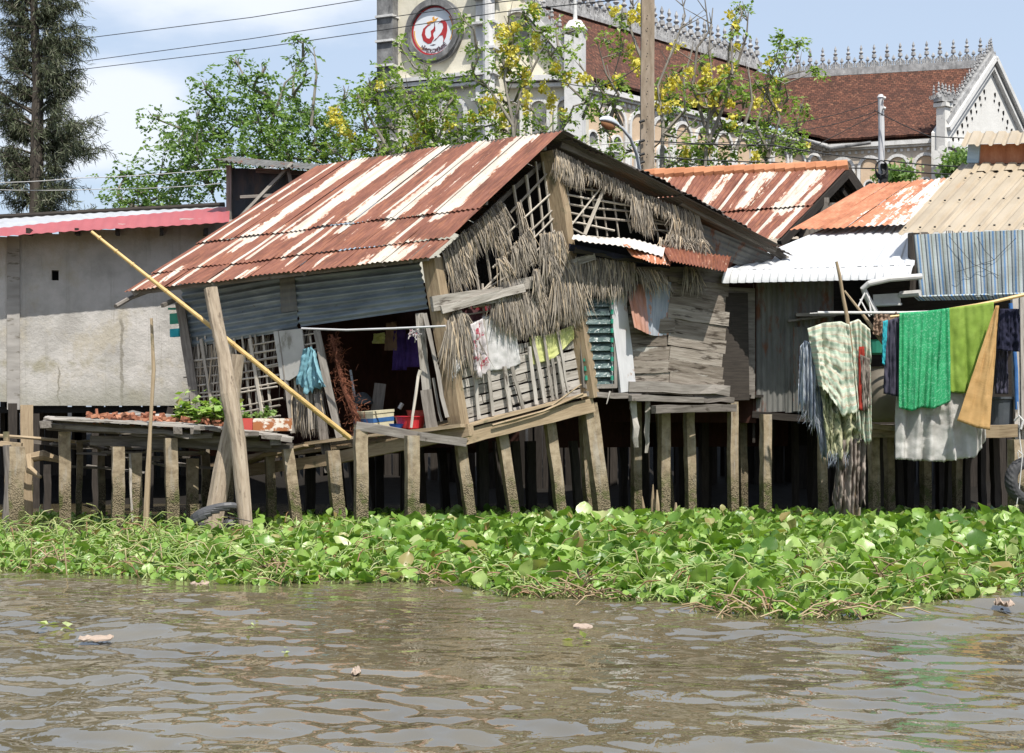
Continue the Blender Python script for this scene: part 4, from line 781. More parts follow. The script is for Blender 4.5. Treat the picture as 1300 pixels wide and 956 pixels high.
for i in range(9):
    a = Rf1 + (Rf0 - Rf1) * (i / 9) + Up * (.03 + rng.normal(0, .008)); b = Rf1 + (Rf0 - Rf1) * ((i + 1.05) / 9) + Up * (.03 + rng.normal(0, .008)); s_ = nrm(Gr0 - Rf0); s2 = nrm(Ee0 - Rf0)
    corr(mb, a, b, a + s_ * .2, b + s_ * .2, pitch=.078, amp=.01, nv=2); corr(mb, a, b, a + s2 * .07, b + s2 * .07, pitch=.078, amp=.01, nv=2)
mb.build('ridge_cap', MT['under_tin'], house)
# rafters / rake boards
mb = MB(); mb.beam(GP.at(712, 184, .12), GP.at(1000, 330, .12), .05, .09, segs=8, jit=.008, bend=.12); mb.beam(GP.at(560, 325, -.1), GP.at(700, 195, -.1), .05, .06, segs=5, jit=.004)
mb.beam(GP.at(865, 256, .2), GP.at(985, 316, .2), .07, .12, segs=4, jit=.01); mb.parts('rake_board', MT['grey_wood'], house)
mb = MB(); q0, q1 = GP.at(716, 174, .2), GP.at(995, 318, .2)
for i in range(6):
    t0, t1 = i / 6, (i + 1.15) / 6; bz = lambda t: Up * .14 * math.sin(math.pi * min(t, 1)); a_ = q0 + (q1 - q0) * t0 + bz(t0); b_ = q0 + (q1 - q0) * min(1.02, t1) + bz(t1); o_ = GP.N * -.35 + Up * .06
    corr(mb, a_ + o_, b_ + o_, a_ + GP.N * .1 - Up * (.06 + .03 * (i % 2)), b_ + GP.N * .12 - Up * (.06 + .02 * ((i + 1) % 2)), pitch=.09, amp=.012, nv=3, wob=.02)
mb.build('edge_sheet', MT['under_tin'], house)
mb = MB()
for t in (.02, .3, .6, .85, .93):
    a = Ee1 * (1 - t) + Ee0 * t - Up * .06; b = Rf1 * (1 - t) + Rf0 * t - Up * .08; mb.beam(a + (b - a) * .02, b, .06, .07, segs=3, jit=.006)
for v in (.06, .5, .95): mb.beam(Ee1 + (Rf1 - Ee1) * v - Up * .11, Ee0 + (Rf0 - Ee0) * v - Up * .11 - (Ee0 - Ee1) * .03, .06, .06, segs=5, jit=.008)
a = Ee1 - Up * .05; mb.tube([P(147, 389, 22.7), P(166, 378, 23.0), P(240, 350, 23.6)], .035, 7); mb.beam(P(206, 388, 22.6), P(224, 380, 22.9), .05, .06); mb.build('rafter', MT['grey_wood'], house)
# ---- side wall
def S(x, y, o=0.): return SP.at(x, y, o)
def Gp(x, y, o=0.): return GP.at(x, y, o)
mb = MB(); corr(mb, S(228, 352), S(380, 325), S(241, 441), S(378, 418), pitch=.105, amp=.02, axis='v', wob=.012); mb.build('wall_sheet', MT['zinc'], house)
mb = MB(); corr(mb, S(370, 347, .03), S(533, 330, .02), S(381, 415, .03), S(543, 392, .02), pitch=.105, amp=.02, axis='v', wob=.015); mb.build('wall_sheet', MT['zinc'], house)
mb = MB(); corr(mb, S(354, 340, .05), S(372, 337, .05), S(357, 397, .05), S(378, 394, .05), pitch=.1, amp=.004, axis='v'); mb.build('patch_sheet', MT['old_zinc'], house)
# posts of the side wall
mb = MB(); mb.beam(S(229, 385, .05), S(250, 520, .05), .13, .13, segs=5, jit=.008); mb.build('corner_post', MT['grey_wood'], house)
for x0, y0, x1, y1, w in ((402, 420, 431, 556, .1), (404, 500, 418, 600, .12), (356, 420, 372, 550, .06)):
    mb = MB(); mb.beam(S(x0, y0, .04), S(x1, y1, .04), w, .08, segs=4, jit=.006); mb.build('wall_post', MT['grey_wood'], house)
mb = MB(); mb.beam(S(533, 398, .05), S(546, 545, .05), .11, .09, segs=5, jit=.01); mb.build('door_post', MT['pale_wood'], house)
mb = MB(); mb.beam(S(541, 495, .12), S(549, 545, .12), .15, .05, segs=3, jit=.006); mb.beam(P(539, 398, 20.85), P(568, 530, 20.7), .05, .04, segs=5, jit=.01); mb.tube([S(550, 480, .1), S(558, 525, .1), S(561, 535, .1)], .02, 6); mb.build('door_prop', MT['grey_wood'], house)
# corner post A and centre post (thick squared timber, leaning)
mb = MB(); mb.beam(GP.at(548, 328, .05), GP.at(586, 560, .08), .21, .19, up=SP.N, segs=7, jit=.006); mb.build('corner_post', MT['tan_wood'], house)
mb = MB(); mb.beam(GP.at(698, 192, .0), GP.at(750, 505, .07), .21, .18, up=SP.N, segs=8, jit=.006); mb.build('centre_post', MT['tan_wood'], house)
# lattice on the side wall: rails and uprights, sagging
mb = MB()
for i, y in enumerate(np.linspace(455, 532, 9)):
    yy = y + rng.normal(0, 2); mb.tube([S(238 + rng.uniform(-6, 6), yy + 8, .03), S(300, yy + 1 + rng.normal(0, 2), .035), S(355 + rng.uniform(-4, 10), yy - 8, .03)] if y < 500 or True else [], .013, 5, .1)
for y in (432, 443, 452, 462, 474): mb.tube([S(322, y + 6, .03), S(402, y - 8 + rng.normal(0, 2), .03)], .011, 5, .1)
for x in np.arange(250, 410, 9.5):
    if 352 < x < 362: continue
    x += rng.normal(0, 2.5); mb.beam(S(x - 8, 425, .0), S(x + 5, 540, .0), .03, .012, up=SP.N, segs=4, jit=.006)
for x in (324, 262, 385): mb.beam(S(x - 7, 430, .05), S(x + 12, 545, .05), .05, .025, up=SP.N, segs=4, jit=.008)
mb.build('lattice', MT['stick'], house)
def thatch(mb, tops, n, lo, hi, lean=(0, 0), spread=.13, w=(.007, .019), N=None, depth=.05, tilt=.12):
    """n strips hung from random points on the polyline tops; lean = sideways drift of the tips"""
    tops = np.array([A3(t) for t in tops]); seg = np.linspace(0, 1, len(tops)); sdv = nrm((tops[-1] - tops[0]) * [1, 1, 0]) if np.linalg.norm(tops[-1] - tops[0]) > .01 else np.array([1., 0, 0])
    N = A3(N)
    for i in range(int(n * 1.05)):
        t = rng.random(); p = np.array([np.interp(t, seg, tops[:, k]) for k in range(3)]) + N * rng.uniform(0, depth) + Up * rng.uniform(-.03, .04)
        L = rng.uniform(lo, hi) * (1 if rng.random() < .85 else .6); dr = -Up + sdv * (rng.normal(lean[0] + (lean[1] - lean[0]) * t, spread)) + N * rng.uniform(0, tilt); dr = nrm(dr); ww = rng.uniform(*w)
        sw = nrm(sdv + N * rng.normal(0, .5)); b = rng.normal(0, .03); V = []
        for q, k in ((0, 1), (.35, 1), (.75, .85), (1, .15)):
            c = p + dr * L * q + sdv * b * q * q + N * .04 * math.sin(q * 3) * rng.random(); V += [c - sw * ww * k / 2, c + sw * ww * k / 2]
        mb.add(V, [[2 * j, 2 * j + 1, 2 * j + 3, 2 * j + 2] for j in range(3)], [[0, ww, 0] if 0 else [j % 2 * ww, 0, j // 2 * L * .33 + i] for j in range(8)])
NS, NG = SP.N, GP.N
mb = MB(); thatch(mb, [S(248, 440, -.05), S(300, 434, -.05)], 130, .5, .95, N=NS, spread=.05); thatch(mb, [S(372, 495, -.03), S(412, 495, -.03)], 170, .5, .7, (.05, .12), N=NS, spread=.04); thatch(mb, [S(300, 434, -.2), S(400, 418, -.2)], 120, .3, 1.1, N=NS, spread=.05)
mb.build('wall_thatch', MT['thatch'], house)
mb = MB(); G = [S(x, y, .08) for x, y in ((347, 421), (383, 417), (388, 462), (389, 469), (367, 483), (356, 482))]; mb.add(G + [g - NS * .02 for g in G], [list(range(6))[::-1], [6 + i for i in range(6)]] + [[i, (i + 1) % 6, (i + 1) % 6 + 6, i + 6] for i in range(6)], None, .5); mb.build('board_panel', MT['cement_board'], house)
# dark floor inside, interior walls, added black backing sheet and clutter
A_f, L_f, R_f = GP.at(587, 548), SP.at(318, 590), GP.at(955, 505); 
flo = [SP.at(590, 546), SP.at(250, 598, -.0)]; 
mb = MB(); fa, fl, fr_ = GP.at(588, 546, -.06), SP.at(240, 596, -.06), GP.at(750, 508, -.06); fb = fl + (fr_ - fa)
for i in range(16):
    t0, t1 = i / 16, (i + .96) / 16; a = fa + (fr_ - fa) * (t0 + t1) / 2; b = fl + (fb - fl) * (t0 + t1) / 2; mb.beam(a, b, np.linalg.norm(fr_ - fa) / 16 * .95, .035, segs=2, jit=.002)
mb.build('floor', MT['tan_wood'], house)
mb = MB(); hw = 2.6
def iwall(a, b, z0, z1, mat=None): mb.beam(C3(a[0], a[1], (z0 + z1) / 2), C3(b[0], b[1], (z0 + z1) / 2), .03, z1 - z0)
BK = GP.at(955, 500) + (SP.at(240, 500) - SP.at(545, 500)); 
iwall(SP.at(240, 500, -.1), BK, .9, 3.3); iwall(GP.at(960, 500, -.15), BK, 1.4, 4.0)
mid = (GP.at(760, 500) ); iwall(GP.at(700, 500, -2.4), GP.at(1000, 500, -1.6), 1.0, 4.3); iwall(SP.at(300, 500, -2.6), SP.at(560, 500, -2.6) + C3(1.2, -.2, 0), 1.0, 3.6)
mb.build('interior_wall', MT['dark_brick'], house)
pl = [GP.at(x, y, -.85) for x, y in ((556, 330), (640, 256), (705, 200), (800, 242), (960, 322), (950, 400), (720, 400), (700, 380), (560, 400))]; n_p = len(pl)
mb = MB(); mb.add(pl + [p - GP.N * .03 for p in pl], [list(range(n_p)), [i + n_p for i in range(n_p)][::-1]] + [[(i + 1) % n_p, i, i + n_p, (i + 1) % n_p + n_p] for i in range(n_p)]); mb.build('added_loft_backing', MT['dark_void'], house)  # black sheet added behind the lattice to block sky and read as dark interior
# beams under the house
mb = MB(); mb.beam(Gp(587, 556, .10), Gp(752, 514, .10), .1, .19, segs=6, jit=.005, r=.8); mb.build('sill_beam', MT['tan_wood'], house)
mb = MB(); mb.beam(Gp(590, 541, .13), Gp(742, 501, .13), .14, .04, segs=5, jit=.006, r=.9); mb.tube([Gp(625, 540, .2), Gp(690, 522, .2), Gp(740, 500, .2)], .018, 5, .1); mb.tube([Gp(700, 515, .2), Gp(738, 488, .2)], .013, 5, .1); mb.build('sill_ledge', MT['tan_wood'], house)
mb = MB(); mb.beam(S(598, 546, .04), S(425, 582, .04), .12, .16, segs=5, jit=.006, r=.6); mb.beam(S(425, 583, .06), S(310, 598, .06), .12, .16, segs=5, jit=.008, r=.5); mb.beam(S(590, 540, .12), S(392, 563, .12), .2, .04, segs=5, jit=.006, r=1.); mb.beam(S(392, 565, .2), S(310, 588, .2), .25, .04, segs=5, jit=.01, r=.8); mb.build('sill_beam', MT['tan_wood'], house)
mb = MB(); mb.beam(P(452, 541, 20.3), P(592, 562, 20.5), .09, .11, segs=5, jit=.01); mb.build('front_rail', MT['grey_wood'], house)
# stilts: (top x, y, bottom x, y, width, Y, kind)
def stilt(x0, y0, x1, y1, w, Y, parent, mat='stilt', Yb=None, name='stilt', r=None, jit=.005):
    Yb = Yb or Y; b = P(x1, y1, Yb); t = P(x0, y0, Y); e = b + (b - t) / max(.2, t[2] - b[2]) * (b[2] + .55); w = w * .84; mb = MB(); mb.beam(t, e, w, w, up=(.35, -1, 0), segs=9, jit=jit, r=r); return mb.build(name, MT[mat], parent)
for q in ((584, 560, 598, 660, .165, 21.2), (636, 545, 653, 660, .165, 21.5), (697, 532, 713, 658, .165, 21.9), (747, 512, 766, 658, .235, 22.05), (742, 525, 750, 658, .17, 22.6),
          (365, 570, 379, 672, .165, 20.8), (422, 572, 431, 668, .2, 21.4), (458, 545, 458, 672, .19, 20.35), (523, 553, 523, 676, .19, 20.25), (532, 640, 536, 676, .16, 20.5)):
    stilt(*q, house, r=rng.uniform(.75, 1))  # front stilts kept at the bright end of the tone, as sunlit
for i in range(15):
    f = rng.random(); x0 = 400 + 340 * i / 15 + rng.normal(0, 6); Y = rng.uniform(23., 25.5); stilt(x0, 560, x0 + rng.normal(6, 5), 650, rng.uniform(.12, .17), Y, house, 'dark_wood_and_shade', r=rng.uniform(.2, 1))  # rear stilts get the near-black material in place of real shade
# ---- gable: lattices
mb = MB()
def lat(pts, r_=.014, o=.0): mb.tube([Gp(x, y, o) for x, y in pts], r_, 5, .12)
for p in ([(640, 300), (700, 245), (708, 238)], [(625, 340), (700, 268), (712, 258)], [(610, 372), (690, 290), (712, 268)], [(585, 385), (655, 345), (700, 300), (712, 282)], [(560, 390), (640, 365), (700, 315)], [(648, 270), (700, 215)], [(558, 352), (600, 325)], [(560, 372), (575, 352), (590, 340)]): lat(p, .016)
for x, y0, y1 in ((660, 235, 330), (676, 222, 330), (688, 205, 325), (698, 205, 318), (648, 260, 350), (634, 270, 370), (620, 285, 375), (605, 300, 385), (590, 310, 392), (575, 320, 392), (561, 325, 395), (668, 300, 395), (640, 360, 400)): lat([(x - 8, y0), (x + 6, y1)], .02, -.03)
for p in ([(706, 233), (740, 240), (792, 246)], [(708, 245), (745, 252), (806, 262)], [(711, 257), (750, 264), (822, 270)], [(714, 268), (750, 276), (860, 286)], [(716, 280), (740, 284), (780, 293)], [(716, 265), (726, 290), (745, 300), (775, 303)]): lat(p, .016)
for x, y0, y1 in ((721, 232, 296), (738, 235, 300), (753, 238, 303), (765, 240, 300), (780, 245, 303), (795, 262, 296), (832, 272, 312), (846, 278, 312), (875, 285, 312), (890, 282, 318), (816, 268, 300)): lat([(x - 2, y0), (x + 6, y1)], .014, -.03)
lat([(773, 225), (742, 298)], .026, .05); lat([(768, 232), (722, 290)], .012, .04); lat([(800, 272), (870, 288)], .012); lat([(820, 290), (900, 300)], .014); lat([(612, 402), (632, 398)], .014); lat([(600, 390), (660, 380)], .016); lat([(612, 360), (618, 460)], .02, -.03); lat([(640, 400), (652, 470)], .02, -.03)
for y in (395, 406, 416): lat([(590, y + 5), (640, y - 3)], .012, .0)
mb.build('gable_lattice', MT['stick'], house)
# cross beams on the gable
mb = MB(); mb.beam(Gp(548, 386, .16), Gp(640, 373, .14), .08, .2, segs=5, jit=.008); mb.beam(Gp(560, 393, .2), Gp(665, 365, .2), .06, .11, segs=4, jit=.008); mb.beam(Gp(635, 366, .1), Gp(735, 348, .1), .07, .16, segs=4, jit=.008); mb.beam(Gp(716, 338, .16), Gp(755, 325, .3), .06, .1, segs=2, jit=.006); mb.parts('cross_beam', MT['pale_wood'], house)
# maroon cloth hung behind the lattice, board wall with battens
mb = MB()
for i in range(7):
    t = i / 7; y0, y1 = 455 + 76 * t * 1.0, 0; hh = 76 / 7
    y = 462 + i * 12.5; dx = (y - 450) * .11; xs = [578 + dx, 620 + rng.uniform(-20, 25) + dx, 680 + rng.uniform(-20, 20) + dx, 730 + dx]
    for a, b in zip(xs, xs[1:]):
        ya = y - (a - 578 - dx) * .265 + 2; yb = y - (b - 578 - dx) * .265 + 2
        if max(ya, yb) < 430: continue
        mb.beam(Gp(a, ya, .02 + rng.uniform(0, .012)), Gp(b - 1, yb, .02 + rng.uniform(0, .012)), .02, .115 + rng.normal(0, .006), segs=4, jit=.005, r=rng.uniform(.3, 1))
mb.build('board_wall', MT['pale_wood'], house)
mb = MB(); mb.beam(Gp(655, 470, -.03), Gp(672, 530, -.03), .02, 1.9, up=GP.N * 0 + C3(GP.d[0], GP.d[1], 0)); mb.build('backing_board', MT['dark_wood_and_shade'], house)
mb = MB()
for x0, y0, x1, y1, w in ((598, 440, 608, 532, .05), (613, 405, 626, 528, .05), (640, 465, 648, 522, .055), (650, 465, 664, 520, .05), (672, 440, 681, 513, .05), (674, 415, 692, 511, .055), (688, 415, 702, 508, .04), (701, 455, 707, 507, .04), (708, 452, 716, 505, .05), (706, 412, 722, 502, .035)):
    mb.beam(Gp(x0, y0, .115), Gp(x1, y1, .115), w, .025, up=GP.N, segs=4, jit=.006)
mb.parts('batten', MT['pale_wood'], house)
mb = MB(); G = bil(Gp(560, 392, -.08), Gp(632, 372, -.08), Gp(572, 470, -.08), Gp(640, 445, -.08), 26, 14); G += NG * (.03 * np.sin(np.linspace(0, 30, 27)))[None, :, None]; mb.sheet(G, .006); mb.build('gable_curtain', MT['cloth_maroon'], house)
# ---- gable: thatch patches
mb = MB(); Z0 = .06
def th(pts, n, lo, hi, lean=(0, 0), o=Z0, **kw): thatch(mb, [Gp(x, y, o) for x, y in pts], n, lo, hi, lean, N=NG, **kw)
th([(560, 322), (590, 294)], 130, .25, .45, (.15, .25)); th([(588, 300), (635, 256)], 250, .22, .42, (.3, .4)); th([(612, 282), (638, 260)], 80, .35, .5, (.3, .35)); th([(566, 338), (590, 318)], 170, .25, .5, (.25, .35)); th([(655, 262), (660, 256)], 20, .4, .6, (.3, .3)); th([(625, 305), (640, 298)], 60, .2, .4, (.3, .5))
mb.build('gable_thatch', MT['thatch'], house); mb = MB()
th([(648, 316), (672, 292)], 170, .3, .5, (.15, .3), .14); th([(684, 300), (712, 296)], 180, .3, .55, (.0, .25), .18); th([(688, 322), (705, 320)], 80, .3, .5, (.1, .4), .2); th([(629, 332), (640, 328)], 60, .25, .45, (.3, .5), .16)
mb.build('gable_thatch', MT['thatch'], house); mb = MB()
th([(622, 365), (650, 375), (690, 372)], 360, .35, .65, (.1, .3), .1); th([(640, 385), (690, 378), (735, 365)], 400, .3, .58, (.05, .2), .12); th([(676, 345), (684, 343)], 45, .3, .45, (0, .1), .2); th([(700, 345), (730, 335)], 260, .45, .85, (.05, .25), .2); th([(690, 350), (705, 345)], 60, .3, .5, (.0, .2), .1)
mb.build('gable_thatch', MT['thatch'], house); mb = MB()
th([(565, 412), (578, 395), (592, 402)], 200, .35, .7, (-.1, .4), .14, spread=.13); th([(568, 415), (590, 400)], 90, .5, .85, (-.05, .2), .16)
mb.build('gable_thatch', MT['thatch'], house); mb = MB()
th([(703, 192), (735, 208)], 330, .25, .42, (.05, .05), .1); th([(735, 208), (775, 228)], 150, .12, .27, (.0, .1), .1); th([(775, 226), (800, 240)], 110, .15, .28, (.05, .1), .1); th([(797, 240), (820, 252)], 260, .4, .62, (0.1, .15), .12, spread=.05); th([(812, 248), (850, 262)], 190, .13, .26, (0, .1), .14); th([(850, 262), (885, 274)], 200, .18, .36, (0, .1), .14); th([(850, 268), (860, 274)], 60, .35, .5, (.2, -.2), .14); th([(862, 268), (885, 278)], 120, .3, .55, (-.1, .1), .14); th([(845, 298), (895, 305)], 90, .1, .3, (-.3, .4), .2, spread=.5); th([(835, 302), (880, 308)], 60, .1, .2, (-.6, .6), .2, spread=.7)
mb.build('gable_thatch', MT['thatch'], house)
# dark wedge of sheeting under the right rake
mb = MB(); corr(mb, Gp(885, 282, .06), Gp(985, 325, .06), Gp(890, 318, .06), Gp(960, 345, .06), pitch=.1, amp=.01, axis='v'); mb.build('end_sheet', MT['old_zinc'], house)
mb = MB(); mb.tube([P(383, 417, 21.6), P(440, 419, 21.2), P(500, 417, 20.8), P(566, 414, 20.5)], .016, 6); o = mb.build('hanging_rod', MT['white_paint']); tag(o, 'thin pale rod hung across the dark doorway of the leaning house', 'rod')
# ================================================================ PLANK SHACK (right of the centre post)
shack = thing('plank_shack', (2.4, 23.0, 0), 'small grey plank shack with louvred window and bent rusty sheet beside the leaning post', 'shack')
mb = MB(); n = 9; ys = [(378, 372, 366), (398, 396, 392), (414, 420, 408), (432, 438, 428), (447, 455, 446), (458, 470, 462), (470, 484, 478), (484, 498, 490)]
ye = [352, 368, 388, 406, 424, 441, 458, 474, 488, 501]
for i in range(9):
    segs_ = [(798, 852), (850, 917)] if i % 2 else [(798, 850), (848, 921)]
    for a, b in segs_:
        y0, y1 = ye[i], ye[i + 1]; yc = (y0 + y1) / 2; sl = -.02 if b < 860 else .12; o = .1 + rng.uniform(0, .03); tilt = rng.normal(0, .7)
        mb.beam(Gp(a, yc + (0 if b < 860 else -2) + tilt, o), Gp(b + rng.uniform(-4, 5), yc + (b - a) * sl + tilt * .3, o), .022, (y1 - y0 - .4) * 23 / F, segs=5, jit=.0035, r=rng.uniform(.1, 1))
mb.build('plank_wall', MT['plank'], shack)
mb = MB()
for i in range(9): yc = 372 + i * 15.5; mb.beam(Gp(915, yc, -.05), Gp(958, yc + 2, -.05), .02, .185, segs=2, jit=.003, r=rng.uniform(.2, .6))
mb.build('side_planks', MT['grey_wood'], shack)
mb = MB(); mb.beam(Gp(800, 440, -.02), Gp(950, 440, -.02), .02, 1.6); mb.beam(Gp(728, 420, -.04), Gp(800, 420, -.04), .02, 1.9); mb.build('backing_wall', MT['dark_wood_and_shade'], shack)
mb = MB(); mb.beam(Gp(782, 365, .12), Gp(797, 497, .12), .26, .06, up=NG, segs=5, jit=.005); mb.build('white_post', MT['white_paint'], shack)
mb = MB(); w0 = (734, 378, 778, 374, 742, 488, 779, 487)
mb.beam(Gp(733, 372, .1), Gp(742, 492, .1), .06, .05, up=NG, jit=.003); mb.beam(Gp(779, 372, .1), Gp(781, 492, .1), .05, .05, up=NG, jit=.003); mb.beam(Gp(742, 491, .1), Gp(782, 490, .1), .06, .06); win = mb.build('window', MT['grey_wood'], shack)
for i in range(10):
    y = 379 + i * 11.2; xa = 734 + (y - 378) * .075; mb = MB(); a, b = Gp(xa + 1, y, .06), Gp(778, y - .5, .06); c, d = Gp(xa + 2, y + 10.5, .13), Gp(778, y + 10, .13); G = bil(a, b, c, d, 10, 4); G += NG * (rng.normal(0, .004, G.shape[:2])[..., None]); mb.sheet(G, .005, r=rng.random()); mb.build('louvre', MT['glass_old'], win)
mb = MB()
for i in range(9):
    for x in (737 + i * .9, 777): c = Gp(x, 384 + i * 12, .14); mb.tube([c - Up * .03, c + Up * .035], .022, 6)
mb.build('net_trim', MT['green_net'], win)
mb = MB()                                     # bent sheet flap
G = bil(Gp(795, 362, .18), Gp(852, 358, .14), Gp(803, 416, .34), Gp(852, 424, .14), 26, 16); u = np.linspace(0, 1, 27)[None, :]; v = np.linspace(0, 1, 17)[:, None]
G = G + NG * (.06 * np.sin(u * 5 + 1) * v + .02 * np.sin(u * 50) * (u < .6) * (1 - v * .5) - .0)[..., None] + Up * (-.06 * v ** 2 * np.sin(u * 3.1))[..., None]; mb.sheet(G, .003)
mb.K = [np.where((mb.T[0][:, 0] - mb.T[0][:, 0].min()) > .4, .62, .3)]; mb.build('bent_sheet', MT['bent_iron'], shack)
for t_, n_s, lo_, hi_, nm in (([(730, 328), (805, 335)], 430, .22, .5, 1), ([(733, 345), (800, 350)], 260, .2, .45, 1)):
    mb = MB(); thatch(mb, [Gp(x, y, .2) for x, y in t_], n_s, lo_, hi_, N=NG, spread=.08); mb.build('eave_thatch', MT['thatch'], shack)
mb = MB(); thatch(mb, [Gp(805, 342, .3), Gp(842, 347, .3)], 120, .2, .4, (.5, .3), N=NG, spread=.12); thatch(mb, [Gp(868, 340, .22), Gp(885, 345, .22)], 90, .25, .42, (-.1, .3), N=NG, spread=.12); mb.build('eave_thatch', MT['thatch'], shack)
# awning
mb = MB(); corr(mb, Gp(730, 297, .15), Gp(845, 311, .15), Gp(726, 302, .65), Gp(842, 324, .6), pitch=.09, amp=.008, nv=5, wob=.03, mask=lambda u, v: .75 + 0 * u); corr(mb, Gp(790, 312, .35), Gp(858, 322, .3), Gp(812, 329, .75), Gp(850, 338, .75), pitch=.09, amp=.008, nv=5, wob=.03, mask=lambda u, v: .42 + 0 * u)
mb.build('awning_sheet', MT['rust_orange'], shack)
mb = MB(); corr(mb, Gp(838, 310, .15), Gp(928, 326, .15), Gp(850, 331, .75), Gp(922, 345, .75), pitch=.07, amp=.012, nv=5, wob=.01, mask=lambda u, v: .34 + 0 * u); mb.build('awning_sheet', MT['rust_white'], shack)
mb = MB(); mb.beam(Gp(728, 318, .3), Gp(815, 330, .3), .06, .08, segs=3, jit=.006); mb.beam(Gp(895, 340, .05), Gp(955, 347, .05), .06, .1, segs=3, jit=.006); mb.parts('awning_beam', MT['dark_wood_and_shade'], shack)
mb = MB(); G = bil(Gp(722, 309, .34), Gp(850, 335, .34), Gp(722, 318, .3), Gp(850, 341, .3), 16, 3); G += NG * rng.normal(0, .012, G.shape[:2])[..., None]; mb.sheet(G, .01); mb.build('tarp_strip', MT['cloth_navy'], shack)
mb = MB(); mb.beam(Gp(800, 352, .06), Gp(918, 352, .06), .04, .3, r=.2); mb.build('upper_board', MT['grey_wood'], shack)
# under-floor beams
mb = MB(); mb.beam(Gp(742, 500, .1), Gp(812, 503, .1), .1, .08, segs=4, jit=.006); mb.beam(Gp(800, 505, .2), Gp(892, 508, .2), .08, .08, segs=4, jit=.01); mb.beam(Gp(880, 506, .12), Gp(930, 508, .12), .07, .08, segs=3, jit=.01)
mb.beam(Gp(830, 520, .25), Gp(932, 518, .15), .12, .11, segs=5, jit=.008); mb.beam(Gp(798, 490, .16), Gp(926, 497, .16), .05, .14, segs=6, jit=.014, r=.9); mb.parts('floor_beam', MT['grey_wood'], shack)
mb = MB(); a, b = Gp(735, 500, -.05), Gp(965, 503, -.05); dp = C3(-.5, 2.6, 0)
for i in range(14): t = (i + .5) / 14; p = a + (b - a) * t; mb.beam(p, p + dp, .3, .04, r=.3)
mb.build('floor', MT['dark_wood_and_shade'], shack)
for q in ((807, 505, 808, 640, .15, 23.0), (843, 523, 843, 660, .17, 22.9), (838, 520, 851, 655, .15, 24.0), (875, 518, 877, 658, .16, 23.1), (930, 510, 931, 656, .15, 23.2), (942, 510, 943, 652, .14, 24.)):
    stilt(*q, shack, r=1. if q[0] in (843, 875, 930) else .2)  # set-back stilts toned down to look shaded, front ones kept bright
for i in range(8): x0 = 765 + 24 * i + rng.normal(0, 5); stilt(x0, 515, x0 + rng.normal(2, 3), 648, rng.uniform(.12, .16), rng.uniform(24.5, 26), shack, 'dark_wood_and_shade', r=rng.uniform(.2, 1))  # back row coloured near black, as if unlit
mb = MB(); mb.beam(Gp(803, 505, .05), Gp(808, 568, .05), .1, .08, segs=5, jit=.02, taper=.5); mb.beam(Gp(823, 508, .0), Gp(821, 575, .0), .08, .05, segs=5, jit=.012, taper=.5); mb.tube([Gp(775, 497, .2), Gp(770, 513, .2)], [.02, .004], 5); mb.parts('broken_timber', MT['pale_wood'], shack)
# ================================================================ REAR RUSTY HOUSE (behind the right slope)
rh = thing('rear_house', (6.5, 28.5, 1.3), 'rear house with rust-red corrugated roof, orange ridge tiles and open dark gable', 'house')
a, b, c, d = P(820, 224, 29.5), P(1076, 213, 28.5), P(760, 330, 27.5), P(990, 303, 26.3)
mb = MB(); A, B, C_, D_ = a, b, c, d; n = quadn(a, b, c)
roof_rows('roof', a, b, c, d, [(0, .56), (.54, 1)], MT['rust_white'], rh, stripes([(.25, .03, 0, 1, 0, .9), (.42, .1, .0, 1, 0, .75), (.52, .02, 0, 1, 0, 1), (.62, .15, 0, .5, 0, .72), (.73, .025, 0, 1, 0, 1), (.86, .16, .0, .6, 0, .85), (.95, .06, .3, 1, 0, .9), (.84, .05, .5, 1, 0, .8), (.12, .1, 0, 1, 0, .6)]), 6, .02, pitch=.085, amp=.011)
e = b + (P(1135, 300, 29.6) - b) * 1.; f = a + (P(900, 300, 31) - a); roof_rows('back_roof', b, a, e, f, [(0, 1)], MT['under_tin'], rh, None, 4, pitch=.085, amp=.011)
mb = MB(); k = 20
for i in range(k):
    p, q = a + (b - a) * i / k, a + (b - a) * (i + 1.04) / k; mb.tube([p + Up * (.0 + .015 * (i % 2)), q + Up * (.015 + .02)], [.13, .115], 8)
mb.build('ridge_tiles', MT['ridge_tile'], rh)
mb = MB(); off = nrm(d - c) * -.12 + Up * -.08
for i in range(9):
    t = (i + .5) / 9; p = d * (1 - t) + e * t + off; tb = .42; zz = (d[2] + (b[2] - d[2]) * t / tb) if t < tb else (b[2] + (e[2] - b[2]) * (t - tb) / (1 - tb)); mb.beam(C3(p[0], p[1], 3.0), C3(p[0], p[1], zz - .55), .3, .03, r=rng.random())
mb.build('gable_wall', MT['grey_wood'], rh)
mb = MB(); mb.beam(b - Up * .1, d - Up * .1, .08, .14); mb.beam(b - Up * .1, e - Up * .1, .1, .2); mb.beam(b - Up * .3 + off, e - Up * .35 + off, .08, .1); mb.parts('rake_board', MT['dark_wood_and_shade'], rh)
mb = MB(); mb.beam(C3(c[0], c[1] + .8, 2.8), C3(d[0], d[1] + .8, 2.8), .2, 2.5); mb.beam(C3(e[0], e[1], 2.5), C3(d[0] - .3, d[1] + .6, 2.5), .2, 2.); mb.build('wall', MT['dark_wood_and_shade'], rh)
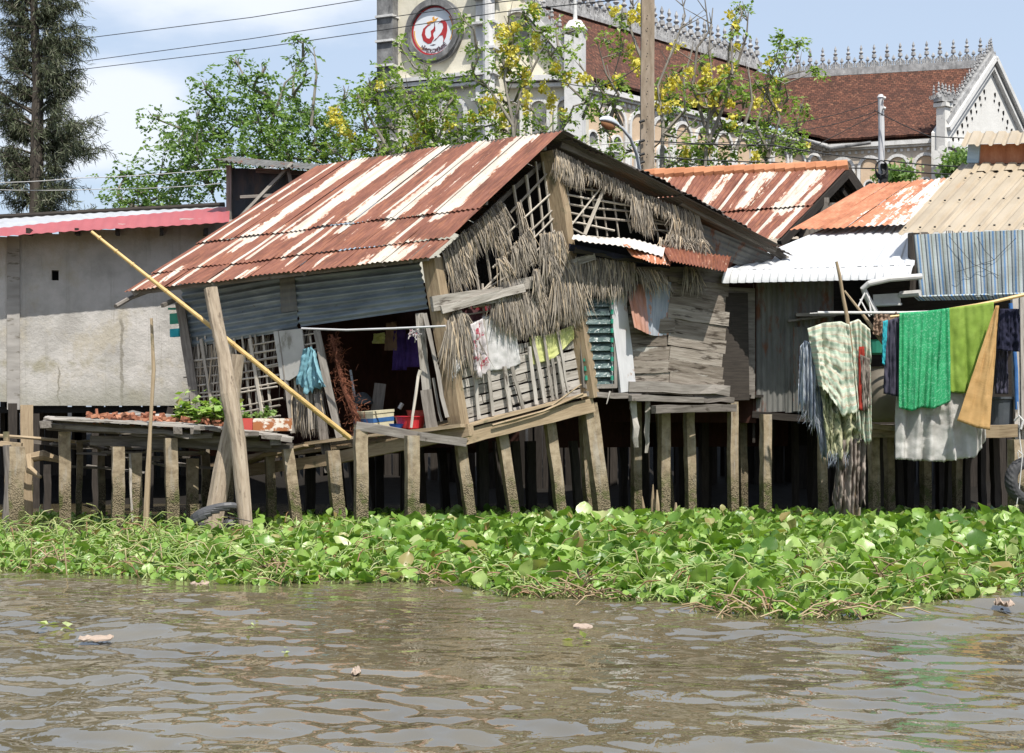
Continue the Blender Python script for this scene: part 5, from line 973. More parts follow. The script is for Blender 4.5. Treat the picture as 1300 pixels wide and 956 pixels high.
# ================================================================ RUSTY-AND-WHITE ROOF SHED
sh = thing('shed', (6.3, 26, 1.3), 'low shed roofed half in rust and half in white sheet beside the tan roof', 'shed')
a, b, c, d = P(1105, 233, 28.0), P(1215, 226, 27.5), P(1003, 292, 25.2), P(1150, 287, 24.6)
roof_rows('roof', a, b, c, d, [(0, 1)], MT['rust_orange'], sh, lambda u, v: np.where(u > .52 - .1 * v, .42 + .3 * (u - .5), .0) + .0 * v, 4, pitch=.08, amp=.011)
mb = MB(); mb.beam(C3(c[0] + .2, c[1] + .3, 2.9), C3(d[0], d[1] + .3, 2.9), .1, 2.6); mb.beam(C3(c[0] + .2, c[1] + .3, 2.9), C3(a[0], a[1], 2.9), .1, 2.8); mb.build('wall', MT['dark_wood_and_shade'], sh)
# ================================================================ WHITE-ROOFED SHACK
wr = thing('white_roof_shack', (5.2, 23.3, 0), 'shack with bright white rolled-edge sheet roof and rusty upright sheet wall', 'shack')
a, b, c, d = P(1056, 287, 25.8), P(1166, 283, 25.5), P(920, 344, 22.9), P(1160, 338, 22.4)
mb = MB()
for j in range(3):
    u0, u1 = j / 3, (j + 1) / 3 + .003; corr(mb, a + (b - a) * u0 + Up * .004 * j, a + (b - a) * u1 + Up * .004 * j, c + (d - c) * u0 + Up * .004 * j, c + (d - c) * u1 + Up * .004 * j, pitch=.115, amp=.012, prof='rib', nv=4, wob=.003, step=10)
mb.build('roof', MT['white_sheet'], wr)
mb = MB(); nu = int(2.7 / .115 * 10); u = np.linspace(0, 1, nu + 1); al = np.linspace(0, 1.45, 11); out = nrm((c - a) * [1, 1, 0]); dn = nrm(c - a); Lr = np.linalg.norm(d - c)
G = np.zeros((11, nu + 1, 3)); f_ = .012 * np.clip(np.sin(u * Lr / .115 * 6.283) * 3 - 1.6, -1, 1)
for i, t in enumerate(al):
    base = c[None] + (d - c)[None] * u[:, None] + (Up * .022 - dn * .03); r_ = .15; off = dn * (r_ * math.sin(t)) + (-Up) * (r_ * (1 - math.cos(t))) * 1.35; nn = nrm(Up * math.cos(t) + out * math.sin(t)); G[i] = base + off + nn[None] * f_[:, None]
mb.sheet(G, .003); mb.build('eave_lip', MT['white_sheet'], wr, smooth=False)
WP = Plane((955, 23.55), (1165, 23.3))
mb = MB()
for x0, x1, t_, b_, o in ((956, 1000, 345, 524, .0), (996, 1030, 345, 524, .02), (1026, 1058, 345, 520, .0)): corr(mb, WP.at(x0, t_, o), WP.at(x1, t_, o), WP.at(x0 + 1, b_, o), WP.at(x1 + 1, b_ - 2, o), pitch=.08, amp=.009, nv=6, wob=.008)
mb.build('wall_sheet', MT['old_zinc'], wr)
mb = MB(); corr(mb, WP.at(1007, 415, .05), WP.at(1050, 415, .05), WP.at(1007, 522, .05), WP.at(1050, 522, .05), pitch=.08, amp=.009, nv=6, wob=.01); mb.build('patch_sheet', MT['old_zinc'], wr)
mb = MB(); a, b, c2, d2 = WP.at(957, 345, -.1), WP.at(1165, 345, -.1), WP.at(957, 345, -2.6), WP.at(1165, 345, -2.6)
mb.beam(C3(c2[0], c2[1], 2.4), C3(d2[0], d2[1], 2.4), .05, 2.8); mb.beam(C3(a[0], a[1], 2.4), C3(c2[0], c2[1], 2.4), .04, 2.6); mb.build('inner_wall', MT['dark_wood_and_shade'], wr)
mb = MB(); mb.beam(WP.at(955, 526, .03), WP.at(1140, 540, .03), .08, .1, segs=4, jit=.006); p, q = WP.at(957, 527, -.1), WP.at(1165, 540, -.1)
for i in range(10): s_ = p + (q - p) * (i + .5) / 10; mb.beam(s_, s_ - WP.N * 2.6, .28, .04)
mb.build('floor', MT['dark_wood_and_shade'], wr)
mb = MB(); mb.beam(WP.at(1000, 408, .2), WP.at(1075, 398, .2), .2, .03); mb.beam(WP.at(1010, 400, .25), WP.at(1060, 400, .25), .25, .05); mb.build('shelf', MT['grey_wood'], wr)
for q in ((972, 526, 972, 660, .16, 23.0), (1044, 545, 1045, 655, .13, 23.), (1109, 540, 1110, 658, .15, 22.8)): stilt(*q, wr, r=1.)
for i in range(9): x0 = 985 + 19 * i + rng.normal(0, 4); stilt(x0, 530, x0 + rng.normal(0, 3), 648, rng.uniform(.1, .16), rng.uniform(23.8, 25.5), wr, 'dark_wood_and_shade', r=rng.uniform(.2, 1))  # shade under the floor put into the colour of these rear stilts
# ================================================================ TAN-ROOFED HOUSE
th_ = thing('tan_roof_house', (7.3, 24, 0), 'house at the right edge with tan ribbed roof and blue-striped tarpaulin wall', 'house')
a, b, c, d = P(1222, 208, 27.6), P(1420, 202, 27.2), P(1140, 297, 22.9), P(1345, 291, 22.2)
mb = MB()
for j in range(4):
    u0, u1 = j / 4, (j + 1) / 4 + .003; h = Up * .005 * (j % 2); corr(mb, a + (b - a) * u0 + h, a + (b - a) * u1 + h, c + (d - c) * u0 + h, c + (d - c) * u1 + h, pitch=.245, amp=.016, prof='rib', nv=10, wob=.006, step=14)
mb.build('roof', MT['tan_sheet'], th_)
mb = MB(); nr_ = quadn(a, b, c); nr_ = nr_ if nr_[2] > 0 else -nr_; Lr = np.linalg.norm(b - a)
for v in (.27, .60, .95):
    for i in range(14): p = a * (1 - v) + c * v; q = b * (1 - v) + d * v; s_ = p + (q - p) * ((i + .25) * .245 / Lr * 1.0 if (i + .25) * .245 < Lr else .99) + nr_ * .018; mb.tube([s_, s_ + nr_ * .02], .017, 6)
mb.parts('roof_screw', MT['wire'], th_)
# clerestory on top
mb = MB(); e0, e1 = P(1243, 196, 27.2), P(1420, 193, 26.9); mb.beam(e0, e1, .08, .34); mb.build('clerestory_wall', MT['rust_orange'], th_)
mb = MB(); mb.beam(P(1229, 195, 27.25), P(1244, 195, 27.15), .1, .33); mb.build('clerestory_side', MT['blue_paint'], th_)
mb = MB(); corr(mb, P(1228, 168, 28.0), P(1420, 163, 27.6), P(1220, 185, 26.9), P(1420, 181, 26.5), pitch=.22, amp=.02, prof='rib', nv=3, step=12, wob=.02); G = 0; mb.build('clerestory_roof', MT['tan_sheet'], th_)
mb = MB(); corr(mb, P(1240, 208, 27.1), P(1420, 205, 26.8), P(1232, 218, 26.75), P(1420, 215, 26.4), pitch=.22, amp=.02, prof='rib', nv=3, step=12, wob=.015); mb.build('clerestory_apron', MT['tan_sheet'], th_)
TPl = Plane((1160, 22.75), (1345, 22.15))
mb = MB(); G = bil(TPl.at(1160, 298, 0), TPl.at(1335, 290, 0), TPl.at(1168, 377, 0), TPl.at(1335, 374, 0), 110, 20); u = np.linspace(0, 1, 111)[None, :]; v = np.linspace(0, 1, 21)[:, None]
G = G + TPl.N * (.02 * np.sin(u * 60) * v + .05 * np.sin(u * 9 + v * 3) * v + .01 * np.sin(v * 9 + u * 14))[..., None] + Up * (-.02 * np.abs(np.sin(u * 12)) * v + .0)[..., None]; mb.sheet(G, .006)
G = bil(TPl.at(1160, 376, .05), TPl.at(1335, 371, .05), TPl.at(1166, 381, .0), TPl.at(1335, 378, .0), 60, 4); mb.sheet(G, .03); mb.build('tarpaulin', MT['tarp_stripe'], th_)
mb = MB()
for p in ([(1205, 300), (1235, 335), (1268, 350)], [(1290, 302), (1262, 330), (1215, 345)], [(1240, 300), (1250, 318), (1262, 330)]): mb.tube([TPl.at(x, y, .05) for x, y in p], .0035, 4)  # dark threads standing in for faint shadows on the tarpaulin
mb.build('tarp_shadow_line', MT['wire'], th_)
mb = MB(); mb.tube([TPl.at(1157, 300, -.02), TPl.at(1160, 340, 0), TPl.at(1158, 372, .0)], .05, 6); mb.beam(TPl.at(1160, 296, -.1), TPl.at(1160, 372, -.1), .15, .1); mb.build('eave_post', MT['dark_wood_and_shade'], th_)
TB = Plane((1100, 24.9), (1345, 24.2))
mb = MB(); p, q = TB.at(1100, 400), TB.at(1370, 400); mb.beam(C3(p[0], p[1], 2.7), C3(q[0], q[1], 2.7), .05, 3.0); mb.build('inner_wall', MT['dark_wood_and_shade'], th_)
mb = MB()
for i in range(14): s_ = TPl.at(1112 + 18 * i, 541, .25); mb.beam(s_, s_ - TPl.N * 2.7, .2, .04)
mb.build('deck', MT['grey_wood'], th_)
mb = MB(); mb.beam(TPl.at(1108, 541, .35), TPl.at(1160, 546, .35), .1, .07, segs=3, jit=.005); mb.beam(TPl.at(1105, 550, .28), TPl.at(1215, 552, .28), .08, .12, segs=3, jit=.005); mb.beam(TPl.at(1200, 548, .3), TPl.at(1292, 547, .3), .12, .17, segs=4, jit=.01); mb.parts('deck_beam', MT['tan_wood'], th_)
mb = MB(); mb.beam(TPl.at(1289, 378, .1), TPl.at(1292, 560, .1), .11, .1, segs=4, jit=.003); mb.beam(TPl.at(1300, 375, .1), TPl.at(1302, 560, .1), .14, .1); mb.parts('porch_post', MT['pale_wood'], th_)
mb = MB(); mb.tube([TPl.at(1283, 385, .22), TPl.at(1290, 470, .22), TPl.at(1291, 520, .22)], .03, 8); mb.build('blue_pole', MT['blue_pipe'], th_)
mb = MB(); mb.tube([P(1170, 351, 22.3), P(1130, 354, 22.3), P(1103, 360, 22.35), P(1096, 366, 22.4), P(1100, 376, 22.45), P(1116, 405, 22.6)], .045, 10); mb.build('drain_pipe', MT['pvc'], th_)
mb = MB(); mb.beam(P(1109, 382, 22.9), P(1143, 380, 22.8), .2, .17); mb.beam(P(1106, 387, 22.75), P(1145, 386, 22.7), .03, .03); mb.tube([P(1143, 374, 22.7), P(1168, 372, 22.5)], .05, 7); mb.build('lamp_box', MT['pvc'], th_)
for q in ((1289, 558, 1290, 690, .19, 22.0), (1128, 552, 1130, 655, .14, 23.2), (1175, 552, 1175, 650, .15, 23.4), (1215, 552, 1215, 650, .13, 23.6)): stilt(*q, th_, r=.9 if q[0] > 1280 else .25)  # edge stilt keeps a sunlit tone, the inner ones are darkened as shaded
for i in range(12): x0 = 1120 + 18 * i + rng.normal(0, 5); stilt(x0, 552, x0 + rng.normal(0, 3), 646, rng.uniform(.1, .16), rng.uniform(23.8, 26), th_, 'dark_wood_and_shade', r=rng.uniform(.2, 1))  # rear row coloured near black, standing in for shade below the deck
# dark back of the void below all houses: boards added to close it off and keep it black
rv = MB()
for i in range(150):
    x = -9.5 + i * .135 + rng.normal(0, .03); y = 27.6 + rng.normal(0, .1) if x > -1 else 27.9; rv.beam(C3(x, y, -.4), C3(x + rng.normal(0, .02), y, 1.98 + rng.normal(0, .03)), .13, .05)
tag(rv.build('added_void_backing', MT['dark_wood_and_shade'], loc=(0, 27.6, 0)), 'added dark board backing that blackens the void under the stilt houses', 'dark backing')
# ================================================================ GREY CONCRETE HOUSE (left)
ch = thing('concrete_house', (-6, 26, 1.4), 'grey plastered concrete house with red-edged metal roof at the left edge', 'house')
CP = Plane((-60, 25.1), (300, 26.1))
mb = MB(); p, q = CP.at(20, 400, -.1), CP.at(300, 400, -.1); z0, z1 = EYE + (HOR - 516) * 25.4 / F, EYE + (HOR - 268) * 25.6 / F
def wallbox(mb, x0, x1, yt, yb, th=.2, off=0.): p, q = CP.at(x0, 400, off - th / 2), CP.at(x1, 400, off - th / 2); zt, zb = CP.at((x0 + x1) / 2, yt)[2], CP.at((x0 + x1) / 2, yb)[2]; mb.beam(C3(p[0], p[1], (zt + zb) / 2), C3(q[0], q[1], (zt + zb) / 2), th, zt - zb)
wallbox(mb, 24, 66, 294, 515); wallbox(mb, 75, 150, 291, 515); wallbox(mb, 150, 228, 285, 515); wallbox(mb, 228, 300, 278, 515); wallbox(mb, 66, 75, 297, 343); wallbox(mb, 66, 75, 356, 515); wallbox(mb, -60, 12, 300, 510)
p, q = CP.at(300, 400, -.1), CP.at(300, 400, -4); mb.beam(C3(p[0], p[1], 2.9), C3(q[0], q[1], 2.9), .2, 2.6); mb.build('wall', MT['plaster'], ch)
mb = MB(); wallbox(mb, 60, 80, 335, 362, .05, -.3); mb.build('window', MT['dark_void'], ch)
mb = MB(); wallbox(mb, 10, 26, 300, 520, .3, .04); mb.build('corner_pillar', MT['concrete'], ch)
a, b, c, d = P(-70, 281, 29), P(292, 261, 28.5), P(-70, 306, 24.3), P(291, 283, 25.3)
mb = MB()
e, f = a + (c - a) * .70, b + (d - b) * .1
a2, b2 = a, P(285, 262, 28.6)
corr(mb, a, b2, e, f, pitch=.2, amp=.006, nv=6, step=8, wob=.01); mb.build('roof', MT['grey_sheet'], ch)
mb = MB(); corr(mb, e + Up * .02, f + Up * .02, c + Up * .02, d + Up * .02, pitch=.2, amp=.006, nv=5, step=8, wob=.01); mb.build('roof_edge', MT['red_sheet'], ch)
mb = MB(); mb.tube([a + Up * .03, b2 + Up * .03], .05, 6); 
for x in (40, 100, 150, 205, 260): p = CP.at(x, 296, -.1); mb.beam(p, p + CP.N * .75 - Up * .05, .06, .1)
mb.parts('rafter', MT['dark_wood_and_shade'], ch)
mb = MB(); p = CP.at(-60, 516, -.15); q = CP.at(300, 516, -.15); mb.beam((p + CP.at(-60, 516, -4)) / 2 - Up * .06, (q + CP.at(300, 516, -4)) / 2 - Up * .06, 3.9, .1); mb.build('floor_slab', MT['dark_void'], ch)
for q in ((16, 512, 16, 640, .16, 25.), (45, 525, 45, 640, .14, 25.3), (60, 590, 60, 640, .13, 24.5), (120, 525, 122, 642, .13, 25.2), (190, 530, 190, 640, .13, 25.5)): stilt(*q, ch, 'dark_wood_and_shade', r=.8)  # given the near-black material so they look shaded by the platform
# ================================================================ BLACK TIN SHACK behind the roof
bs = thing('black_shack', (-4.2, 27.5, 1.4), 'black tin shack with shallow corrugated roof behind the left end of the leaning roof', 'shack')
BP = Plane((290, 27.2), (430, 27.2))
mb = MB(); corr(mb, BP.at(293, 213), BP.at(420, 218), BP.at(293, 262), BP.at(420, 262), pitch=.3, amp=.012, nv=4); corr(mb, BP.at(293, 255, .04), BP.at(420, 255, .04), BP.at(292, 330, .04), BP.at(420, 330, .04), pitch=.3, amp=.02, nv=4, wob=.04); mb.build('wall', MT['black_tin'], bs)
mb = MB(); corr(mb, P(292, 199, 28.6), P(436, 212, 28.6), P(271, 203, 26.6), P(412, 219, 26.6), pitch=.09, amp=.016, nv=4, wob=.02); mb.build('roof', MT['old_zinc'], bs)
mb = MB(); mb.beam(BP.at(291, 210, .1), BP.at(291, 300, .1), .09, .09); mb.beam(BP.at(325, 216, .15), BP.at(402, 221, .15), .06, .08); mb.parts('frame', MT['grey_wood'], bs)
mb = MB(); mb.beam(BP.at(279, 303, .5), BP.at(371, 208, .3), .05, .13, segs=3, jit=.004, up=BP.N); mb.build('brace', MT['pale_wood'], bs)
mb = MB(); mb.beam(BP.at(366, 214, .35), BP.at(375, 262, .35), .06, .06, segs=2, jit=.004); mb.beam(BP.at(305, 250, .4), BP.at(374, 247, .4), .05, .05, segs=2, jit=.004); mb.beam(BP.at(264, 289, .4), BP.at(350, 274, .4), .05, .04, segs=3, jit=.004); mb.beam(BP.at(260, 307, .5), BP.at(312, 297, .5), .05, .05, segs=2, jit=.004); mb.parts('cross_piece', MT['grey_wood'], bs)
mb = MB(); p = BP.at(293, 260, -.05); mb.beam(C3(p[0], p[1], 3.4), C3(p[0], p[1] + 2, 3.4), .05, 4.0); mb.build('side_wall', MT['black_tin'], bs)
# ================================================================ LEFT PLATFORM
pf = thing('platform', (-4.6, 21.5, 0), 'weathered wooden platform on concrete stilts left of the leaning house', 'platform')
def D(px, z, Y): return C3((px - 650) / F * Y, Y, z)
zt = lambda px: EYE - (20.6 / F) * (np.interp(px, [60, 250, 370], [531, 540, 556]) - HOR)
mb = MB()
for i in range(13):
    Y = 20.6 + i * .17; x0, x1 = 62 + rng.uniform(-6, 12), 372 - i * 3; ks = [x0, rng.uniform(150, 200), rng.uniform(230, 290), x1]
    for u0, u1 in zip(ks, ks[1:]): mb.beam(D(u0, zt(u0) + rng.uniform(-.01, .012), Y), D(u1, zt(u1) + rng.uniform(-.01, .012), Y), .15, .03, segs=3, jit=.006, r=rng.uniform(.4, 1))
mb.build('deck_boards', MT['pale_wood'], pf)
mb = MB()
mb.beam(D(54, zt(60) - .1, 20.7), D(270, zt(270) - .1, 20.65), .06, .07, segs=7, jit=.014, r=.4); mb.beam(D(150, zt(60) - .17, 20.8), D(345, zt(345) - .13, 20.8), .06, .08, segs=7, jit=.014, r=.3); mb.beam(D(60, zt(60) - .1, 22), D(330, zt(330) - .12, 22), .08, .14, segs=4, jit=.01)
mb.beam(D(115, zt(60) - .3, 20.95), D(372, zt(330) - .2, 20.95), .06, .13, segs=6, jit=.012, r=.0)
for x in (58, 225, 248, 300, 350): mb.beam(D(x, zt(x) - .08, 20.5), D(x * .985 + 4, zt(x) - .08, 22.6), .09 + .05 * rng.random(), .09, segs=2, jit=.01)
for i in range(8): x = rng.uniform(230, 370); mb.beam(D(x, zt(x) - .03, 20.45), D(x + rng.uniform(10, 26), zt(x) - .04, 20.47), .04, .05, jit=.01)
mb.build('joist', MT['grey_wood'], pf)
for q in ((82, 548, 82, 685, .18, 20.9), (150, 567, 150, 678, .19, 20.75), (217, 556, 219, 676, .195, 20.7), (101, 560, 100, 650, .1, 22.4), (290, 560, 291, 668, .15, 21.8), (342, 566, 345, 660, .15, 22.2), (128, 560, 130, 660, .12, 22.8), (260, 560, 262, 655, .14, 23.)):
    stilt(*q, pf, r=.8 if q[5] < 21.5 else .05)  # posts further back are coloured darker, as if shaded by the deck
# junk timber below the platform
jk = MB(); 
for i in range(26): x = rng.uniform(60, 240); y = rng.uniform(560, 592); Y = rng.uniform(21.8, 23.6); jk.beam(P(x, y, Y), P(x + rng.uniform(30, 90), y + rng.uniform(-6, 10), Y + rng.uniform(-.6, .6)), rng.uniform(.04, .14), .03, segs=2, jit=.01)
for x in (38, 70): jk.beam(P(x, 560, 22.6), P(x + 60, 568, 22.9), .1, .05, segs=2, jit=.01)
tag(jk.build('scrap_timber', MT['grey_wood'], loc=(-5, 22.6, .6)), 'jumble of scrap boards and sticks stored under the left platform', 'scrap wood', kind='stuff')
def single(name, mb, mat, label, cat, group=None, loc=None, smooth=False):
    if loc is None: V = np.concatenate(mb.V); loc = [V[:, 0].mean(), V[:, 1].mean(), V[:, 2].min()]
    return tag(mb.build(name, mat, None, smooth, loc), label, cat, group)
def post(x0, y0, x1, y1, w, Y, label, mat='stilt', r=.8, grp='old mooring posts', round_=False, Yb=None, name='mooring_post'):
    Yb = Yb or Y; b = P(x1, y1, Yb); t = P(x0, y0, Y); e = b + (b - t) / max(.2, t[2] - b[2]) * (b[2] + .55); mb = MB()
    if round_: mb.tube([t, t * .7 + e * .3 + A3([rng.normal(0, .015), 0, 0]), t * .35 + e * .65 + A3([rng.normal(0, .015), 0, 0]), e], [w * .46, w * .5, w * .52, w * .5], 9, .08, r=r)
    else: mb.beam(t, e, w, w, up=(.3, -1, 0), segs=8, jit=.008, r=r)
    return single(name, mb, MT[mat], label, 'post', grp)
post(22, 567, 22, 690, .19, 20.3, 'thick crusted concrete post with a broken flat top at the far left edge', r=.9)
post(9, 565, 10, 680, .12, 21.2, 'thin dark wooden post just left of the crusted flat-topped post', 'grey_wood', .3, round_=True)
post(34, 514, 34, 592, .17, 22.3, 'tan timber post with a splintered lower end above the left post group', 'tan_wood', .8)
post(36, 588, 36, 655, .11, 22.4, 'thin post standing under the splintered tan timber', 'stilt', .4)
post(171, 575, 173, 672, .165, 21.0, 'short crusted post beside the dark stilt under the platform middle', r=.9)
post(165, 576, 167, 640, .03, 20.9, 'narrow wooden stake pressed against the short crusted post', 'pale_wood', .6)
post(245, 582, 244, 650, .16, 21.6, 'greenish concrete post in the shade left of the two big logs', r=.6)
post(248, 640, 250, 676, .15, 20.9, 'low broken stump in front of the greenish post, beside the log foot', r=.9)
post(8, 548, 8, 600, .1, 21.6, 'short pale stick end standing at the extreme left edge', 'tan_wood', .5, round_=True)
mb = MB(); mb.tube([P(28, 583, 21.8), P(55, 578, 21.8), P(75, 584, 21.9)], [.06, .07, .05], 7, .1); mb.tube([P(36, 580, 21.8), P(38, 596, 21.7), P(52, 606, 21.6)], [.07, .06, .02], 7, .1); mb.beam(P(0, 563, 21.5), P(28, 565, 21.5), .08, .06, jit=.01); mb.tube([P(0, 553, 21.8), P(40, 556, 21.8), P(98, 561, 22)], .025, 6, .1)
single('driftwood', mb, MT['tan_wood'], 'forked piece of driftwood lying across the left posts', 'driftwood')
# big logs
def log(pts, rad, label): mb = MB(); mb.tube(pts, rad, 14, .05, r=.6); return single('log_post', mb, MT['log'], label, 'log', 'bare log posts')
log([P(267, 366, 20.0), P(275, 410, 19.95), P(284, 450, 19.9), P(291, 500, 19.85), P(302, 560, 19.8), P(308, 620, 19.75), P(314, 690, 19.7), P(318, 740, 19.7)], [.09, .088, .085, .118, .098, .092, .085, .08], 'tall bare grey log rising through the platform to the roof edge, smaller at its foot')
log([P(302, 450, 20.15), P(300, 470, 20.15), P(296, 515, 20.15), P(290, 550, 20.15), P(282, 600, 20.1), P(272, 660, 20.05), P(264, 720, 20.0)], [.085, .08, .075, .09, .115, .115, .115], 'shorter thick log with a sawn top leaning against the tall grey log')
# thin upright pole
mb = MB(); mb.tube([P(192, 404, 20.4), P(195, 470, 20.4), P(191, 540, 20.4), P(188, 600, 20.4), P(184, 690, 20.4)], [.018, .028, .024, .036, .04], 7, .06); single('upright_pole', mb, MT['tan_wood'], 'thin crooked upright pole standing in front of the platform', 'pole')
mb = MB(); pts = [P(116, 294, 20.0), P(200, 361, 20.05), P(285, 428, 20.15), P(370, 497, 20.4), P(444, 556, 20.9)]; mb.tube(pts, [.02, .026, .03, .034, .036], 9)
for t in np.linspace(.03, .97, 16):
    i = int(t * 4); f = t * 4 - i; p = pts[i] * (1 - f) + pts[min(4, i + 1)] * f; dd = nrm(pts[min(4, i + 1)] - pts[i]) if i < 4 else nrm(pts[4] - pts[3]); mb.tube([p - dd * .01, p + dd * .01], .0365 if t > .5 else .031, 9)
single('bamboo_pole', mb, MT['bamboo'], 'long yellow bamboo pole leaning diagonally across the front of the house', 'pole')
# ================================================================ objects on the platform
zp = lambda px: zt(px) + .02
def brickbits():
    lab = ['pile of broken red brick pieces spread along the back of the platform']
    mb = MB()
    for i in range(330):
        x = rng.uniform(115, 312); Y = rng.uniform(21.2, 21.9); h = rng.uniform(.0, .06); p = D(x, zp(x) + h, Y); a = rng.normal(0, 1, 3); mb.beam(p, p + nrm([a[0], a[1] * .6, a[2] * .3]) * rng.uniform(.04, .11), rng.uniform(.03, .07), rng.uniform(.02, .05), jit=.006)
    tag(mb.build('brick_rubble', MT['brick'], loc=(-4.5, 21.5, zp(200))), lab[0], 'rubble', kind='stuff')
brickbits()
mb = MB()
for i in range(5): x = 128 + i * 22; mb.beam(D(x, zp(x) + .05 + i * .005, 22.1 + .05 * i), D(x + 60, zp(x) + .06, 22.2), .25, .03, segs=3, jit=.02)
single('roof_slab', mb, MT['cement_board'], 'flat grey broken sheets stacked behind the brick rubble', 'sheets')
mb = MB(); p = D(213, zp(213), 22.2); mb.beam(p, D(217, zp(213) + .2, 22.2), .09, .03, up=(0, -1, 0)); mb.beam(D(208, zp(210), 22.2), D(209, zp(210) + .09, 22.2), .09, .05, up=(0, -1, 0)); single('timber_offcut', mb, MT['dark_wood_and_shade'], 'small upright timber offcut on the platform by the grey wall', 'offcut')
def bushy(name, pxs, py, Y, n, s, label, cat, mat='leaf_pale', ls=.1, group=None, h=.12):
    root = thing(name, P(np.mean(pxs), py, Y), label, cat, group); lf = MB(); st = MB(); c0 = P(np.mean(pxs), py, Y)
    C = np.stack([P(rng.uniform(*pxs), py, Y) + [0, rng.normal(0, .12), abs(rng.normal(0, h))] for _ in range(n)]); 
    for c in C[:: max(1, n // 25)]: st.tube([c0 + (c - c0) * [.7, .7, 0], c], [.006, .004], 4)
    leaves(lf, C, rng.normal(0, 1, (n, 3)) * [1, 1, .3], np.tile(Up, (n, 1)) + rng.normal(0, .35, (n, 3)), ls * rng.uniform(.6, 1.3, n), 1.9, rng.uniform(.3, 1, n))
    st.build('stem', MT['leaf_pale'], root); lf.build('foliage', MT[mat], root)
bushy('leafy_plant', (224, 302), 533, 21.5, 460, .3, 'bright green leafy herb bed growing on the platform beside the logs', 'plant', 'hyacinth', .1, h=.14)
bushy('seedling', (303, 320), 531, 21.5, 40, .1, 'small green seedlings at the left of the rusty trough', 'seedlings', 'leaf_green', .06, 'seedlings in the trough', .04)
bushy('seedling', (325, 340), 531, 21.5, 36, .1, 'tiny seedling tuft over the red end of the trough', 'seedlings', 'leaf_green', .06, 'seedlings in the trough', .05)
bushy('seedling', (335, 350), 528, 21.6, 60, .1, 'taller seedling tuft near the right end of the rusty trough', 'seedlings', 'leaf_green', .07, 'seedlings in the trough', .05)
tr = thing('planter_trough', P(335, 549, 21.3), 'long planting trough with white rust-streaked side and red end', 'trough')
mb = MB(); mb.beam(P(321, 539, 21.25), P(370, 539, 21.35), .03, .17, up=Up); mb.beam(P(321, 539, 21.55), P(370, 539, 21.65), .03, .17); mb.beam(P(370, 539, 21.36), P(370, 539, 21.66), .02, .17); mb.beam(P(306, 546, 21.4), P(370, 546, 21.5), .3, .03); mb.build('trough_side', MT['rusty_tub'], tr)
mb = MB(); mb.beam(P(305, 539, 21.24), P(320.6, 539, 21.24), .03, .17); mb.beam(P(305, 539, 21.26), P(305, 539, 21.55), .02, .17); mb.build('trough_end', MT['red_tub'], tr)
mb = MB(); mb.beam(P(307, 538, 21.4), P(369, 538, 21.5), .26, .08); mb.build('soil', MT['mud'], tr)
mb = MB(); c = P(404, 0, 0)
for k in range(5):
    pts = []; cx, cy = 264 + k * 3, 672 - k * 3
    for i in range(17): a = R(10 + 16 * i + k * 12); pts.append(P(cx + 29 * math.cos(a) + 3 * math.sin(a * 2 + k), cy + 12 * math.sin(a) - 5 - 6 * math.cos(a), 19.8 + .28 * math.sin(a)))
    mb.tube(pts, .042, 8, r=rng.random())
hs = single('rubber_hose', mb, MT['hose'], 'loose coil of thick black hose around the feet of the logs', 'hose')
mb = MB(); mb.tube([P(286, 655, 19.55), P(300, 658, 19.5), P(318, 662, 19.55)], .006, 5); single('tie_wire', mb, MT['wire'], 'thin wire tied round the foot of the tall log', 'wire')
# ================================================================ in and on the leaning house
mb = MB()
for k in range(520):
    t = rng.random(); x = np.interp(t, [0, .5, 1], [421, 436, 462]) + rng.normal(0, 4 + 4 * t); y = 425 + 128 * t; p = SP.at(x, y, -.04 + rng.normal(0, .03)); q = p + rng.normal(0, .05, 3) + [.01, 0, -.03]; mb.tube([p, (p + q) / 2 + rng.normal(0, .02, 3), q], .0035, 3)
mb.tube([SP.at(421, 425, -.04), SP.at(436, 490, -.04), SP.at(462, 553, -.04)], [.02, .04, .05], 6)
tag(mb.build('fishing_net', MT['net_rust'], loc=SP.at(436, 550)), 'rust-brown bundled net hanging at the left side of the doorway', 'net')
def hang(name, tops, bots, plane, o, mat, label, cat, group=None, **kw):
    mb = MB(); cloth(mb, [plane.at(x, y, o) for x, y in tops], [plane.at(x, y, o + kw.get('ob', 0)) for x, y in bots], n=plane.N, **{k: v for k, v in kw.items() if k != 'ob'}); return single(name, mb, MT[mat], label, cat, group, smooth=True)
hang('blue_rag', [(384, 444), (396, 440), (400, 448)], [(374, 484), (392, 499), (414, 488)], SP, .12, 'cloth_blue', 'torn pale blue cloth draped beside the grey board', 'cloth', fold=.05, nf=2.5, rag=.03)
hang('white_cloth', [(612, 402), (640, 400), (655, 418)], [(622, 471), (645, 469), (661, 462)], GP, .075, 'cloth_white', 'plain white shirt-like cloth hung on the gable boards', 'cloth', fold=.013, nf=1.6, crinkle=.003)
hang('floral_cloth', [(597, 412), (613, 404)], [(603, 470), (606, 482), (622, 470)], GP, .22, 'cloth_floral', 'white cloth with dark pink blotches left of the plain white one', 'cloth', fold=.05, nf=2.5, rag=.02)
hang('grey_cloth', [(572, 452), (588, 446)], [(575, 484), (592, 452)], GP, .2, 'cloth_white', 'small pale cloth scrap just right of the corner post', 'cloth', fold=.02, nf=2)
hang('yellow_cloth', [(672, 428), (700, 424), (728, 412)], [(677, 463), (702, 456), (729, 430)], GP, .075, 'cloth_yellow', 'bright lime-yellow cloth on the gable below the thatch', 'cloth', fold=.01, nf=1.2, crinkle=.003)
ip = Plane((420, 23.3), (560, 22.6))
